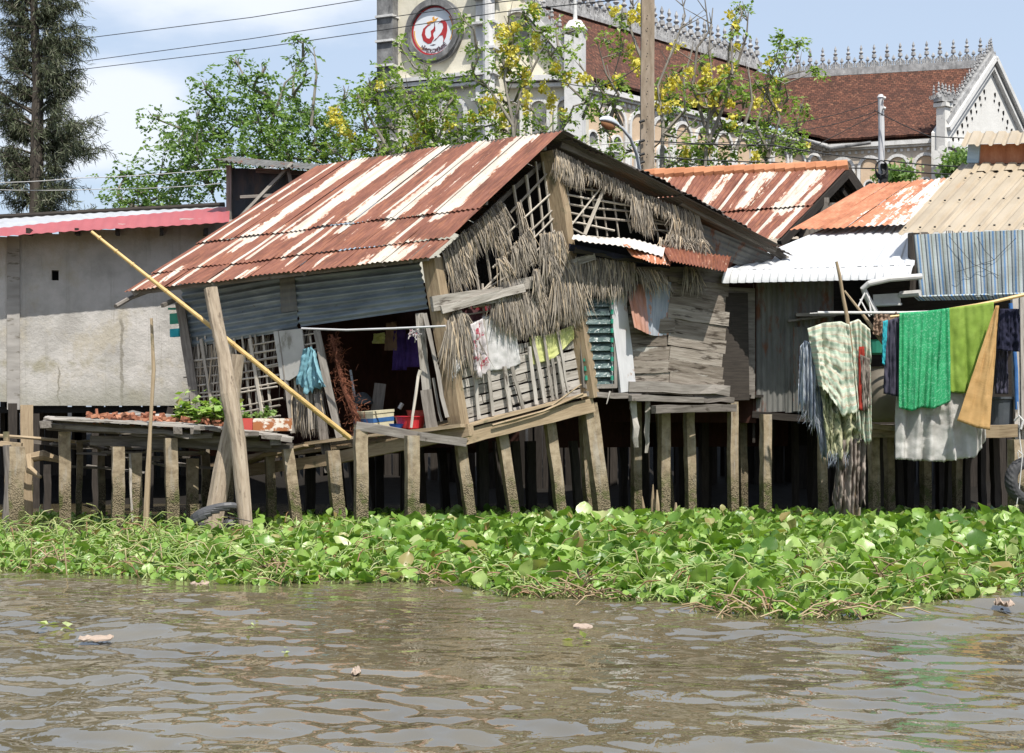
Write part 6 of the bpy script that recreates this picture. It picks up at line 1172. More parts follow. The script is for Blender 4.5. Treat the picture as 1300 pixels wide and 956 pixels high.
for (t0, t1, y0, y1, m_n, lab) in ((500, 514, 420, 470, 'cloth_purple', 'dark purple garment hanging inside the doorway, nearer the middle'), (516, 534, 424, 466, 'cloth_purple', 'dark purple garment hanging inside the doorway, beside the door post'), (474, 488, 424, 436, 'cloth_yellow', 'small yellow cloth hanging high in the dark doorway'), (490, 503, 410, 445, 'cloth_brown', 'dull brown shirt hanging in the dark doorway beside the yellow cloth')):
    hang('garment', [(t0, y0), (t1, y0 - 2)], [(t0 - 2, y1), (t1 + 2, y1)], ip, 0, m_n, lab, 'garment', 'clothes hanging inside the doorway', fold=.03, nf=2, nu=14, nv=12)
fz = lambda x: SP.at(x, np.interp(x, [440, 595], [556, 541]))[2]
bxr = thing('foam_box', P(482, 540, 21.6), 'cream foam box with a blue band on the floor inside the doorway', 'box')
Yb = 21.7; mb = MB(); p0, p1 = P(455, 540, Yb + .25), P(474, 541, Yb - .1); 
c0 = P(474, 535, 21.45); r1 = P(500, 532, 21.75); l1 = P(449, 536, 21.95); hB = .2
base = [c0 - Up * .12, r1 - Up * .12, r1 + l1 - c0 - Up * .12, l1 - Up * .12]
def boxband(z0, z1, ex): 
    cen = sum(base) / 4; V = [b + (b - cen) * ex + Up * z0 for b in base] + [b + (b - cen) * ex + Up * z1 for b in base]; m = MB(); m.add(V, [[3, 2, 1, 0], [4, 5, 6, 7], [0, 1, 5, 4], [1, 2, 6, 5], [2, 3, 7, 6], [3, 0, 4, 7]]); return m
boxband(0, .22, 0).build('box_body', MT['foam'], bxr); boxband(.1, .16, .012).build('blue_band', MT['blue_pipe'], bxr); boxband(.222, .26, .03).build('lid', MT['foam'], bxr)
def lathe(mb, c, prof, seg=24):
    V = []; 
    for r_, z in prof:
        for k in range(seg): a = 2 * math.pi * k / seg; V.append(A3(c) + [r_ * math.cos(a), r_ * math.sin(a), z])
    m = len(prof); Fc = [[i * seg + k, i * seg + (k + 1) % seg, (i + 1) * seg + (k + 1) % seg, (i + 1) * seg + k] for i in range(m - 1) for k in range(seg)] + [list(range(seg))[::-1]] + [[(m - 1) * seg + k for k in range(seg)]]
    mb.add(V, Fc)
mb = MB(); c = P(521, 545, 21.1); lathe(mb, c, [(.14, 0), (.17, .02), (.205, .16), (.225, .17), (.225, .18), (.195, .17), (.16, .03), (.05, .025)]); single('red_basin', mb, MT['red_plastic'], 'red plastic basin standing at the doorway edge', 'basin', smooth=False)
mb = MB(); c = P(533, 536, 21.9); lathe(mb, c, [(.1, 0), (.15, .02), (.19, .16), (.2, .17), (.17, .16), (.13, .03)]); single('red_bucket', mb, MT['red_tub'], 'darker red tub in the shade behind the red basin', 'tub')
mb = MB(); c = P(503, 545, 20.95); lathe(mb, c, [(.05, 0), (.07, .01), (.1, .07), (.105, .075), (.09, .07), (.05, .02)]); single('blue_bowl', mb, MT['blue_plastic'], 'small blue plastic bowl left of the red basin', 'bowl')
mb = MB(); mb.beam(P(476, 540, 22.6), P(483, 487, 22.7), .17, .03, up=(0, -1, 0)); single('leaning_board', mb, MT['grey_wood'], 'grey board standing upright inside the dark doorway', 'board')
mb = MB(); mb.tube([P(456, 540, 22.4), P(445, 470, 22.6)], .02, 6); single('leaning_pipe', mb, MT['lamp_grey'], 'thin grey pipe leaning inside the doorway by the net', 'pipe')
mb = MB(); lathe(mb, P(460, 512, 22.5), [(.0, .16), (.06, .15), (.13, .08), (.16, 0), (.155, -.01)][::-1]); single('grey_pot', mb, MT['dark_tub'], 'round grey pot upturned in the dark doorway', 'pot')
mb = MB(); mb.tube([P(507, 519, 22.0), P(511, 512, 22.0)], .03, 8); single('tin_can', mb, MT['pvc'], 'small pale tin can lying in the doorway', 'can')
mb = MB(); mb.tube([P(534, 470, 20.6), P(531, 478, 20.6), P(528, 500, 20.55), P(524, 528, 20.5), P(522, 543, 20.5)], [.03, .02, .02, .02, .018], 7, .1); single('leaning_stick', mb, MT['stick'], 'pale stick leaning from the front rail up to the door post', 'stick')
mb = MB()
for i in range(60): p = P(526 + rng.normal(0, 3), 419 + abs(rng.normal(0, 5)), 20.7); mb.tube([p, p + rng.normal(0, .03, 3)], .006, 3)
single('rag_knot', mb, MT['cloth_floral'], 'small knotted pink rag tied on the thin rod', 'rag')
mb = MB(); 
for x, y, m in ((222, 425, 0),): mb.beam(SP.at(216, 405, .1), SP.at(229, 404, .1), .02, .16); mb.beam(SP.at(214, 392, .1), SP.at(228, 392, .1), .03, .03)
single('meter_box', mb, MT['green_net'], 'small green box fixed on the left corner post of the leaning house', 'box')
mb = MB(); p = SP.at(223, 424, .12); mb.beam(SP.at(218, 423, .12), SP.at(229, 422, .12), .08, .12); single('turquoise_box', mb, MT['cloth_teal'], 'turquoise bottle-like box hanging lower on the left corner post', 'box')
# ================================================================ LAUNDRY CORNER (right)
LY = 21.7
def L(x, y, o=0.): return P(x, y, LY - o)
LPn = Plane((1000, LY), (1300, LY))
mb = MB(); mb.tube([L(1038, 397), L(1100, 397), L(1150, 397), L(1182, 396)], .02, 8); mb.tube([L(1028, 398), L(1045, 397)], .008, 6); single('laundry_pole', mb, MT['pvc'], 'thin straight laundry pole behind the striped sheet, left of the green cloth', 'pole', 'laundry poles')
mb = MB(); mb.tube([L(1130, 402, .1), L(1190, 395, .1), L(1240, 387, .1), L(1262, 383, .1), L(1310, 372, .1)], [.016, .02, .022, .024, .026], 8, .05); single('laundry_pole', mb, MT['bamboo'], 'bamboo laundry pole rising to the right edge above the green and olive cloths', 'pole', 'laundry poles')
mb = MB(); mb.tube([L(1062, 332, .3), L(1066, 350, .3), L(1070, 375, .3), L(1075, 400, .3), L(1081, 450, .25), L(1085, 560, .1), L(1086, 690, .1)], [.022, .024, .024, .027, .035, .05, .06], 8, .06); single('support_post', mb, MT['tan_wood'], 'upright forked stake holding up the striped sheet', 'stake')
mb = MB(); mb.tube([L(1072, 369, -.1), L(1090, 392, -.1), L(1112, 422, -.1), L(1122, 436, -.1)], [.014, .02, .03, .035], 7, .06); single('leaning_stake', mb, MT['tan_wood'], 'short stake leaning right behind the upright forked stake', 'stake')
mb = MB()
for a, b in (((1098, 372), (1088, 392)), ((1100, 372), (1112, 398)), ((1103, 376), (1106, 400)), ((1092, 380), (1104, 402))): mb.tube([L(*a, -.3), L(*b, -.2)], .012, 5)
single('pipe_struts', mb, MT['pvc'], 'bundle of thin grey struts under the bent drain pipe', 'struts')
# striped sheet: main, gathered right half, lower mesh
hang('striped_sheet', [(1025, 417), (1045, 410), (1068, 408), (1078, 412)], [(1040, 490), (1052, 500), (1070, 528), (1088, 523)], LPn, .35, 'cloth_pale_green', 'pale green and pink striped sheet, the largest of the bundle on the forked stake', 'cloth', 'faded cloths on the forked stake', fold=.05, nf=2.2, nu=50, nv=50, rag=.012, crinkle=.012)
hang('striped_sheet', [(1076, 410), (1090, 405), (1104, 418)], [(1088, 540), (1098, 562), (1106, 560)], LPn, .28, 'cloth_pale_green', 'narrow gathered part of pale striped cloth right of the forked stake', 'cloth', 'faded cloths on the forked stake', fold=.06, nf=2.6, nu=40, nv=50, rag=.02, crinkle=.01)
hang('mesh_sheet', [(1040, 470), (1060, 480), (1090, 500)], [(1050, 572), (1062, 585), (1092, 560)], LPn, .22, 'cloth_mesh', 'crumpled olive mesh sack hanging lowest under the striped sheet', 'cloth', 'faded cloths on the forked stake', fold=.05, nf=2.5, nu=44, nv=40, rag=.03, crinkle=.022)
hang('rag_strip', [(1016, 440), (1022, 432), (1038, 440)], [(1014, 510), (1024, 520), (1034, 545)], LPn, .25, 'rag_blue', 'torn blue-white woven rag at the left of the striped sheet', 'rag', 'faded cloths on the forked stake', fold=.06, nf=3.5, nu=40, nv=30, rag=.09)
hang('rag_strip', [(1030, 490), (1046, 490)], [(1042, 575), (1050, 580)], LPn, .12, 'rag_blue', 'thin blue-grey rag hanging lower left under the striped sheet', 'rag', 'faded cloths on the forked stake', fold=.04, nf=2, nu=24, nv=24, rag=.08)
hang('red_strip', [(1090, 440), (1097, 440)], [(1090, 520), (1098, 522)], LPn, .32, 'cloth_red', 'narrow red strip on the right part of the striped bundle', 'rag', 'faded cloths on the forked stake', fold=.012, nf=1, nu=10, nv=20)
hang('brown_lace', [(1092, 450), (1104, 455)], [(1096, 520), (1106, 512)], LPn, .34, 'rag_brown', 'dark brown frayed strip beside the narrow red strip', 'rag', 'faded cloths on the forked stake', fold=.02, nf=2, nu=16, nv=20, rag=.04)
hang('trunk_rags', [(1066, 560), (1082, 556), (1100, 560)], [(1058, 640), (1078, 662), (1096, 640)], LPn, .2, 'rag_brown', 'muddy grey-brown rags wrapped round the stake foot at the plants', 'rag', 'faded cloths on the forked stake', fold=.07, nf=3, nu=44, nv=30, rag=.05, crinkle=.02)
mb = MB(); mb.tube([L(1088, 545), L(1083, 600), L(1078, 655), L(1075, 720)], [.06, .1, .14, .17], 9, .12); single('tree_stump', mb, MT['bark'], 'ragged old trunk hidden under the muddy rags', 'stump')
mb = MB(); thatch(mb, [L(1018, 512, .2), L(1036, 530, .2)], 60, .1, .28, N=-np.array([0, 1., 0]), spread=.6, w=(.003, .006)); single('frayed_threads', mb, MT['rag_blue'], 'loose frayed threads spraying left under the torn blue rag', 'threads'); mb = MB(); thatch(mb, [L(1050, 575, .2), L(1080, 575, .2)], 40, .1, .25, N=-np.array([0, 1., 0]), spread=.4, w=(.003, .007)); single('frayed_threads', mb, MT['rag_blue'], 'frayed threads trailing below the crumpled mesh sack', 'threads')
hang('brown_cloth', [(1110, 397), (1138, 396)], [(1108, 424), (1126, 430), (1138, 412)], LPn, .0, 'cloth_brown', 'pinkish brown cloth folded short over the thin laundry pole', 'cloth', 'laundry on the poles', fold=.03, nf=3)
hang('shorts', [(1124, 408), (1142, 402)], [(1122, 500), (1142, 504)], LPn, .12, 'cloth_plum', 'long dark plum garment hanging left of the green cloth', 'garment', 'laundry on the poles', fold=.02, nf=2)
hang('teal_trim', [(1121, 408), (1127, 406)], [(1120, 462), (1123, 464)], LPn, .13, 'cloth_teal', 'narrow turquoise edge cloth at the left of the plum garment', 'cloth', 'laundry on the poles', fold=.01, nf=1, nu=10)
hang('green_sarong', [(1142, 397), (1175, 395), (1205, 391)], [(1141, 518), (1158, 522), (1170, 517), (1185, 519), (1206, 510)], LPn, .2, 'cloth_green', 'vivid green patterned sarong hanging in folds', 'cloth', 'laundry on the poles', fold=.035, nf=4.5, nu=70, nv=40, crinkle=.002)
hang('olive_towel', [(1204, 391), (1235, 387), (1262, 383)], [(1205, 498), (1235, 500), (1256, 499)], LPn, .14, 'cloth_olive', 'plain olive green cloth between the sarong and the tan trousers', 'cloth', 'laundry on the poles', fold=.028, nf=1.6, nu=40, nv=36, crinkle=.004)
hang('tan_trousers', [(1264, 388), (1268, 388)], [(1215, 534), (1240, 543), (1257, 546)], LPn, .34, 'cloth_tan', 'tan trouser leg hanging from a point and spreading to the lower left', 'trousers', 'laundry on the poles', fold=.035, nf=.3, nu=30, nv=40, crinkle=.005)
hang('navy_shirt', [(1270, 392), (1294, 392)], [(1266, 444), (1296, 447)], LPn, -.05, 'cloth_navy', 'dark navy shirt hanging at the right edge beside the tan trousers', 'shirt', 'laundry on the poles', fold=.03, nf=2)
hang('dark_trousers', [(1266, 444), (1280, 444)], [(1264, 500), (1280, 500)], LPn, -.3, 'cloth_plum', 'dark trousers in the shade behind the tan trouser leg', 'trousers', 'laundry on the poles', fold=.03, nf=2)
hang('grey_sheet', [(1138, 496), (1180, 500), (1225, 498), (1252, 498)], [(1137, 583), (1165, 585), (1200, 586), (1238, 580), (1251, 560)], LPn, .05, 'cloth_grey', 'large dirty off-white sheet hanging lowest, below the green sarong', 'sheet', 'laundry on the poles', fold=.06, nf=4, nu=80, nv=30, rag=.006)
mb = MB(); c = P(1122, 536, 22.5); lathe(mb, c, [(.17, 0), (.25, .08), (.32, .3), (.33, .48), (.28, .66), (.2, .74), (.19, .79), (.21, .8), (.17, .78), (.15, .7)], 28); single('water_jar', mb, MT['jar'], 'big round dark water jar on the deck between striped sheet and sarong', 'jar', smooth=True)
mb = MB(); c = P(1114, 450, 22.55); lathe(mb, c, [(.12, 0), (.17, .02), (.2, .2), (.21, .21), (.18, .2)], 20); single('green_tub', mb, MT['green_net'], 'green tub turned on the big water jar', 'tub')
mb = MB(); c = P(1268, 541, 22.4); lathe(mb, c, [(.19, 0), (.2, .02), (.23, .38), (.26, .39), (.26, .42), (.22, .42), (.2, .1)], 24); single('grey_bin', mb, MT['dark_tub'], 'dark grey plastic bin on the deck at the right edge', 'bin')
mb = MB(); c = P(1168, 541, 22.7); lathe(mb, c, [(.19, 0), (.2, .02), (.23, .38), (.24, .4), (.2, .4)], 24); single('blue_barrel', mb, MT['blue_pipe'], 'blue barrel on the deck almost hidden behind the green sarong', 'barrel')
# tyre
def tyre(c, axis_, Ro, rt, label):
    ax = nrm(axis_); x = nrm(np.cross(ax, Up)); y = np.cross(ax, x); V = []; n, m = 56, 14
    for i in range(n):
        a = 2 * math.pi * i / n; rd = x * math.cos(a) + y * math.sin(a)
        for j in range(m):
            b = 2 * math.pi * j / m; tr_ = (1 + (.07 if (i + (j % 2)) % 2 == 0 and math.cos(b) > .3 else 0)); rr = rt * tr_; cb = math.cos(b) * .95; V.append(A3(c) + rd * (Ro - rt + rr * cb) + ax * rr * math.sin(b) * 1.15)
    Fc = [[i * m + j, ((i + 1) % n) * m + j, ((i + 1) % n) * m + (j + 1) % m, i * m + (j + 1) % m] for i in range(n) for j in range(m)]; mb = MB(); mb.add(V, Fc); return single('tyre', mb, MT['rubber'], label, 'tyre')
tyre(P(1303, 611, 21.6), (.35, -1, .1), .335, .085, 'black rubber tyre hanging on a rope at the right edge')
mb = MB(); mb.tube([P(1292, 510, 21.6), P(1295, 560, 21.55), P(1298, 580, 21.5), P(1294, 620, 21.45), P(1290, 645, 21.45), P(1291, 690, 21.45)], .007, 6); mb.tube([P(1293, 572, 21.5), P(1299, 578, 21.45), P(1293, 582, 21.45), P(1292, 574, 21.45)], .008, 6); mb.tube([P(1288, 534, 21.55), P(1294, 528, 21.5), P(1299, 534, 21.5), P(1296, 545, 21.5)], .016, 7); single('rope', mb, MT['cloth_white'], 'thin pale rope holding the tyre', 'rope')
mb = MB(); hang('rope_rag', [(1282, 645), (1292, 640)], [(1284, 658), (1296, 656)], LPn, .3, 'cloth_mesh', 'knotted yellowish rag at the lower end of the tyre rope', 'rag', fold=.03, nf=2, nu=12, nv=10)
# ================================================================ utility pole, lamps, wires
up_ = thing('utility_pole', P(820, 300, 31) * [1, 1, 0] + C3(0, 0, 1.35), 'tall grey-brown concrete utility pole rising behind the leaning house roof', 'utility pole')
mb = MB(); mb.beam(C3(P(820, 0, 31)[0], 31, 1.2), C3(P(823, 0, 31)[0], 31, 12.5), .3, .26, segs=14, jit=.003, r=.75, taper=.8); mb.build('pole', MT['pole_concrete'], up_)
mb = MB()
for y in (195, 205, 178, 153): mb.tube([P(818, y, 30.83), P(812, y + 2, 30.8)], .03, 6)
for y in np.arange(20, 200, 16): mb.tube([P(822, y, 30.86), P(822, y, 30.85)], .012, 5)
mb.build('bracket', MT['wire'], up_)
lp = thing('street_lamp', P(812, 260, 30.6) * [1, 1, 0] + C3(0, 0, 3.9), 'street lamp with oval head on a curved arm left of the utility pole', 'street lamp')
mb = MB(); mb.tube([P(812, 215, 30.8), P(808, 195, 30.6), P(800, 175, 30.3), P(790, 163, 30.1), P(783, 158, 30.)], [.035, .035, .033, .03, .03], 8); mb.build('arm', MT['lamp_grey'], lp)
mb = MB(); c = P(773, 154, 29.9); V = []; n, m = 14, 8
for i in range(n + 1):
    t = i / n; r_ = .14 * math.sin(math.pi * min(1, max(.02, t * .86 + .08))) ** .6; q = P(786 - 25 * t, 160 - 9 * t * (2 - t) * .8, 30 - .3 * t)
    for k in range(16): a = 2 * math.pi * k / 16; V.append(q + [0, math.cos(a) * r_, math.sin(a) * r_ * (.75 if math.sin(a) > 0 else .25)])
mb.add(V, [[i * 16 + k, i * 16 + (k + 1) % 16, (i + 1) * 16 + (k + 1) % 16, (i + 1) * 16 + k] for i in range(n) for k in range(16)] + [list(range(16)), [n * 16 + k for k in range(16)][::-1]]); mb.build('lamp_head', MT['lamp_grey'], lp, smooth=True)
mb = MB(); V = []
for i in range(9):
    t = i / 8; r_ = .12 * math.sin(math.pi * (t * .8 + .1)) ** .6; q = P(781 - 18 * t, 158 - 5 * t, 29.95 - .25 * t) - Up * .03
    for k in range(9): a = math.pi + math.pi * k / 8; V.append(q + [0, math.cos(a) * r_, math.sin(a) * r_ * .95])
mb.add(V, [[i * 9 + k, i * 9 + k + 1, (i + 1) * 9 + k + 1, (i + 1) * 9 + k] for i in range(8) for k in range(8)]); mb.build('lamp_glass', MT['lamp_glass'], lp, smooth=True)
wp = thing('light_pole', C3(P(1119, 0, 31)[0], 31, 1.35), 'slim white metal pole with a ball top and a black cable coil, before the transept', 'pole')
mb = MB(); mb.tube([C3(P(1119, 0, 31)[0], 31, 1.3), P(1119, 160, 31), P(1118, 124, 31)], [.07, .06, .055], 10); mb.tube([P(1118, 124, 31), P(1118, 120, 31)], [.075, .04], 10); mb.build('pole', MT['white_paint'], wp)
mb = MB()
for k in range(4): mb.tube([P(1119 + 7.5 * math.cos(a), 216 + (12 - k) * math.sin(a) - k, 30.85 - .02 * k) for a in np.linspace(0, 6.4, 24)], .014, 5)
mb.beam(P(1122, 208, 30.9), P(1122, 232, 30.9), .12, .12, segs=5, jit=.02); mb.build('cable_coil', MT['wire'], wp)
mb = MB()
for y in (124, 137): mb.tube([P(1121, y, 30.9), P(1124, y + 1, 30.9)], .035, 8)
mb.build('insulator', MT['pvc'], wp)
def wire(pts, Ys, r_, label, mat='wire', sag=.0, grp='overhead wires'):
    p = [P(x, y, Y) for (x, y), Y in zip(pts, Ys)]; out = []
    for a, b in zip(p, p[1:]):
        for t in np.linspace(0, 1, 10)[:-1]: out.append(a + (b - a) * t - Up * sag * 4 * t * (1 - t))
    out.append(p[-1]); mb = MB(); mb.tube(out, r_, 5); single('overhead_wire', mb, MT[mat], label, 'wire', grp, loc=tuple(p[0]))
wire([(-30, 70), (105, 49), (320, 22), (470, -2), (620, -28)], [60, 56, 52, 50, 48], .014, 'highest of the three long wires across the sky left of the tower')
wire([(-30, 100), (105, 78), (320, 49), (487, 23), (640, 2), (820, -16)], [60, 56, 50, 46, 40, 31], .013, 'middle of the three long wires, crossing the top of the round emblem')
wire([(-30, 110), (105, 88), (320, 62), (487, 38), (640, 15), (820, -4)], [60, 56, 50, 46, 40, 31], .013, 'lowest of the three long wires, crossing the emblem centre')
wire([(-30, 232), (100, 226), (272, 215), (420, 208), (640, 190), (820, 178)], [34, 33, 32, 31, 30, 31], .01, 'pale low wire running level past the casuarina and behind the black shack', 'pvc', .03)
wire([(-30, 240), (130, 240), (280, 233)], [34, 33, 32], .008, 'pale wire just under the level low wire on the left', 'pvc', .03)
wire([(815, 154), (900, 170), (1010, 156), (1118, 127)], [31, 31, 31, 31], .008, 'wire from the utility pole up to the top of the slim white pole', 'wire', .05)
wire([(815, 178), (900, 182), (1020, 165), (1118, 139)], [31, 31, 31, 31], .008, 'wire from the utility pole to just under the slim white pole top', 'wire', .05)
wire([(815, 200), (920, 215), (1030, 188), (1118, 142)], [31, 31, 31, 31], .008, 'steeper wire reaching the slim white pole from lower left', 'wire', .0)
wire([(815, 178), (980, 184), (1118, 203), (1240, 212)], [31, 31, 31, 30], .014, 'upper dark cable in front of the church arcade', 'wire', .03)
wire([(815, 197), (980, 206), (1118, 214), (1240, 222)], [31, 31, 31, 30], .014, 'lower dark cable in front of the church arcade', 'wire', .03)
wire([(1110, 140), (1180, 173), (1300, 176)], [31, 30, 29], .01, 'thin wire from the slim white pole down to the tan roof dormer', 'wire', .02)
wire([(700, 100), (760, 110), (812, 84)], [31, 31, 31], .01, 'short slack wire left of the utility pole', 'wire', .05)
# ================================================================ short wooden stakes at the water
stk = [(532, 645, 540, 690, .05, 20.4, 'small pale stake in the water beside the second front stilt'), (815, 630, 822, 690, .07, 22.0, 'leaning broken stake, left of the splinter cluster under the plank shack'), (829, 615, 828, 690, .06, 22.0, 'tallest pointed splinter in the cluster under the plank shack'), (834, 622, 836, 690, .08, 21.9, 'split stake right behind the tallest splinter'), (858, 638, 858, 690, .1, 22.0, 'rounded short stump between two stilts of the plank shack'), (1068, 640, 1064, 690, .06, 21.8, 'little stake at the left of the muddy rags'), (270, 610, 276, 690, .1, 21.9, 'dim short post behind the thick leaning log')]
for x0, y0, x1, y1, w, Y, lab in stk:
    t, b = P(x0, y0, Y), P(x1, y1, Y); b = b + (b - t) * .4; mb = MB(); mb.tube([t, t * .8 + b * .2, t * .4 + b * .6, b], [w * .12, w * .4, w * .5, w * .55], 7, .12); single('wooden_stake', mb, MT['tan_wood'], lab, 'stake', 'short stakes in the water')
# ================================================================ WATER HYACINTH
def hyacinth():
    g = np.random.default_rng(21)
    edge_px = np.array([-80, 0, 100, 200, 260, 330, 420, 560, 600, 640, 700, 800, 860, 980, 1060, 1110, 1150, 1200, 1300, 1380]); edge_py = np.array([724, 724, 730, 736, 742, 744, 738, 740, 748, 756, 757, 762, 770, 782, 787, 783, 770, 762, 758, 757])
    N = 19000; px = g.uniform(-60, 1360, N * 3); Y0 = np.interp(px, edge_px, 1.6 * F / (edge_py - HOR)); Ymax = 23.6
    Y = Y0 + (Ymax - Y0) * g.random(N * 3) ** 1.05 + g.normal(0, .05, N * 3); X = (px - 650) / F * Y
    lf_ = np.clip((-1.3 - X) / 1.2, 0, 1) * (Y > 18); w = np.clip(Y / 25, .4, 1) ** 1.3 * (1 - .85 * lf_ * (Y > 19.0) * (np.sin(X * 2.3 + Y * 1.7) > -.6)); sel = g.random(N * 3) < w * .6; X, Y, Y0 = X[sel], Y[sel], Y0[sel]; n = len(X)
    # height field of the mat: low at the river edge, taller and bushier further in; some patches low and open
    fr_ = np.clip((Y - Y0) / 2.5, 0, 1); patch = .5 + .5 * np.sin(X * 1.7 + 2 * np.sin(Y * .9)) * np.sin(Y * 1.3 + X * .6); left = np.clip((-1.5 - X) / 2.5, 0, 1)
    backf = np.clip((22.3 - Y) / 2.5, .12, 1); H = (.03 + (.045 + .105 * patch) * fr_ * backf) * (1 - .6 * left); H *= g.uniform(.3, 1.15, n)
    tall = (g.random(n) < .03) & (Y < 21.5); H[tall] += g.uniform(.04, .12, tall.sum())
    big = g.uniform(.042, .09, n) * np.where(g.random(n) < .25, 1.35, .88) * (1 - .3 * left) ; big[H < .06] *= .75
    az = g.uniform(0, 2 * math.pi, n); tilt = np.clip(g.normal(.75, .4, n), .05, 1.5)
    D = np.stack([np.cos(az) * np.cos(tilt * 1), np.sin(az) * np.cos(tilt), np.sin(tilt) * 1.0], 1)         # leaf axis (base to tip)
    Nn = np.stack([-np.cos(az) * np.sin(tilt), -np.sin(az) * np.sin(tilt), np.cos(tilt)], 1) + g.normal(0, .2, (n, 3)); S = np.cross(D, Nn); S /= np.linalg.norm(S, axis=1, keepdims=True); Nn = np.cross(S, D); Nn /= np.linalg.norm(Nn, axis=1, keepdims=True)
    base = np.stack([X, Y, np.full(n, -.02)], 1); tip = base + np.stack([np.cos(az) * H * .5, np.sin(az) * H * .5, H + .02], 1) + g.normal(0, .02, (n, 3)); r_ = np.clip(g.normal(.45, .26, n), 0, 1); dead = g.random(n) < .03; r_[dead] = g.uniform(.95, 1, dead.sum())
    # blade template: rounded, cupped, slightly pointed
    us = np.array([0, .12, .35, .62, .85, 1.0]); ws = np.array([.12, .72, 1.0, .95, .55, .03]); vs = np.array([-1, -.5, 0, .5, 1.]); TV = []
    for u, w_ in zip(us, ws):
        for v in vs: TV.append((v * w_, u * 2.0, .30 * (v * w_) ** 2 - .28 * (u - .1) ** 2 * 1.0 + .12 * (1 - abs(v)) * 0))
    TV = np.array(TV); I = np.arange(30).reshape(6, 5); TF = np.stack([I[:-1, :-1], I[:-1, 1:], I[1:, 1:], I[1:, :-1]], -1).reshape(-1, 4)
    cup = g.uniform(-.6, 1.6, n); wv = g.normal(0, .07, (n, 30)); asp = g.uniform(.75, 1.05, n)
    V = tip[:, None] + big[:, None, None] * (TV[None, :, 0, None] * asp[:, None, None] * S[:, None] + TV[None, :, 1, None] * D[:, None] * .92 + (TV[None, :, 2, None] * cup[:, None, None] + wv[..., None]) * Nn[:, None])
    T = np.stack([np.broadcast_to(TV[None, :, 0], (n, 30)), np.broadcast_to(TV[None, :, 1], (n, 30)), np.broadcast_to(g.uniform(0, 30, n)[:, None], (n, 30))], -1)
    mb = MB(); mb.add(V.reshape(-1, 3), (TF[None] + 30 * np.arange(n)[:, None, None]).reshape(-1, 4), T.reshape(-1, 3), np.repeat(r_, 30), 0.)
    # petioles: swollen curved stalks
    ts = np.array([0, .3, .65, 1.]); rad = np.array([.011, .013, .007, .005]); V = []; mid = base * .5 + tip * .5 + np.stack([np.cos(az), np.sin(az), 0 * az], 1) * -.035
    for t, rr in zip(ts, rad):
        c = (1 - t) ** 2 * base + 2 * t * (1 - t) * mid + t * t * tip
        for k in range(3): a = 2 * math.pi * k / 3; V.append(c + rr * (S * math.cos(a) + np.cross(S, Up) * math.sin(a)))
    V = np.stack(V, 1); I = np.arange(12).reshape(4, 3); TF = np.array([[I[i, k], I[i, (k + 1) % 3], I[i + 1, (k + 1) % 3], I[i + 1, k]] for i in range(3) for k in range(3)])
    mb.add(V.reshape(-1, 3), (TF[None] + 12 * np.arange(n)[:, None, None]).reshape(-1, 4), None, np.repeat(r_, 12), 1.)
    # extra fallen stalks lying over the mat
    m = 2600; px = g.uniform(-40, 1340, m); Y0 = np.interp(px, edge_px, 1.6 * F / (edge_py - HOR)); Y = Y0 + g.random(m) ** 1.3 * 6 + .05; a = g.uniform(0, 6.28, m); e = g.uniform(-.1, .7, m); Ls = g.uniform(.12, .34, m)
    b = np.stack([(px - 650) / F * Y, Y, g.uniform(.0, .16, m) * np.clip((Y - Y0) / 1.5, .1, 1)], 1); q = b + np.stack([np.cos(a) * np.cos(e), np.sin(a) * np.cos(e), np.sin(e)], 1) * Ls[:, None]
    mdp = (b + q) / 2 + np.stack([0 * a, 0 * a, Ls * .18], 1); rr_ = g.random(m); side = np.stack([-np.sin(a), np.cos(a), 0 * a], 1); V = []
    for c, w_ in ((b, .008), (mdp, .009), (q, .005)):
        for k in range(3): an = 2 * math.pi * k / 3; V.append(c + w_ * (side * math.cos(an) + Up * math.sin(an)))
    V = np.stack(V, 1); I = np.arange(9).reshape(3, 3); TF = np.array([[I[i, k], I[i, (k + 1) % 3], I[i + 1, (k + 1) % 3], I[i + 1, k]] for i in range(2) for k in range(3)])
    mb.add(V.reshape(-1, 3), (TF[None] + 9 * np.arange(m)[:, None, None]).reshape(-1, 4), None, np.repeat(np.clip(rr_ * 1.05, 0, 1), 9), 1.)
    o = mb.build('water_hyacinth_mat', MT['hyacinth'], None, True); tag(o, 'dense floating mat of bright green water hyacinth along the house fronts', 'water hyacinth', kind='stuff')
    # brown dead stems caught in the mat
    mb = MB()
    for cx, cy, k, sp_ in ((355, 725, 60, 22), (750, 750, 40, 30), (1130, 740, 80, 45), (700, 752, 18, 60), (60, 716, 30, 30), (930, 772, 30, 60), (200, 720, 20, 40), (1050, 775, 40, 60), (560, 735, 25, 60)):
        for i in range(k):
            x = cx + g.normal(0, sp_ * .5); y = cy + g.normal(0, 5); Yc = 1.55 * F / (y - HOR); p = P(x, y, Yc); p[2] = g.uniform(.0, .12); dd = nrm(g.normal(0, 1, 3) * [1, .6, .35]); q = p + dd * g.uniform(.08, .35); q[2] = max(q[2], .0); mb.tube([p, (p + q) / 2 + [0, 0, .03], q], [.006, .007, .003], 4, r=g.random() * .8)
    tag(mb.build('dead_stems', MT['dead_stem'], loc=(0, 14, 0)), 'brown dead stems tangled in the river edge of the hyacinth mat', 'dead stems', kind='stuff')
hyacinth()
# a few single stalks that stand above the mat with a leaf
for x, y, y2, Y, lab in ((672, 0, 0, 0, ''),): pass
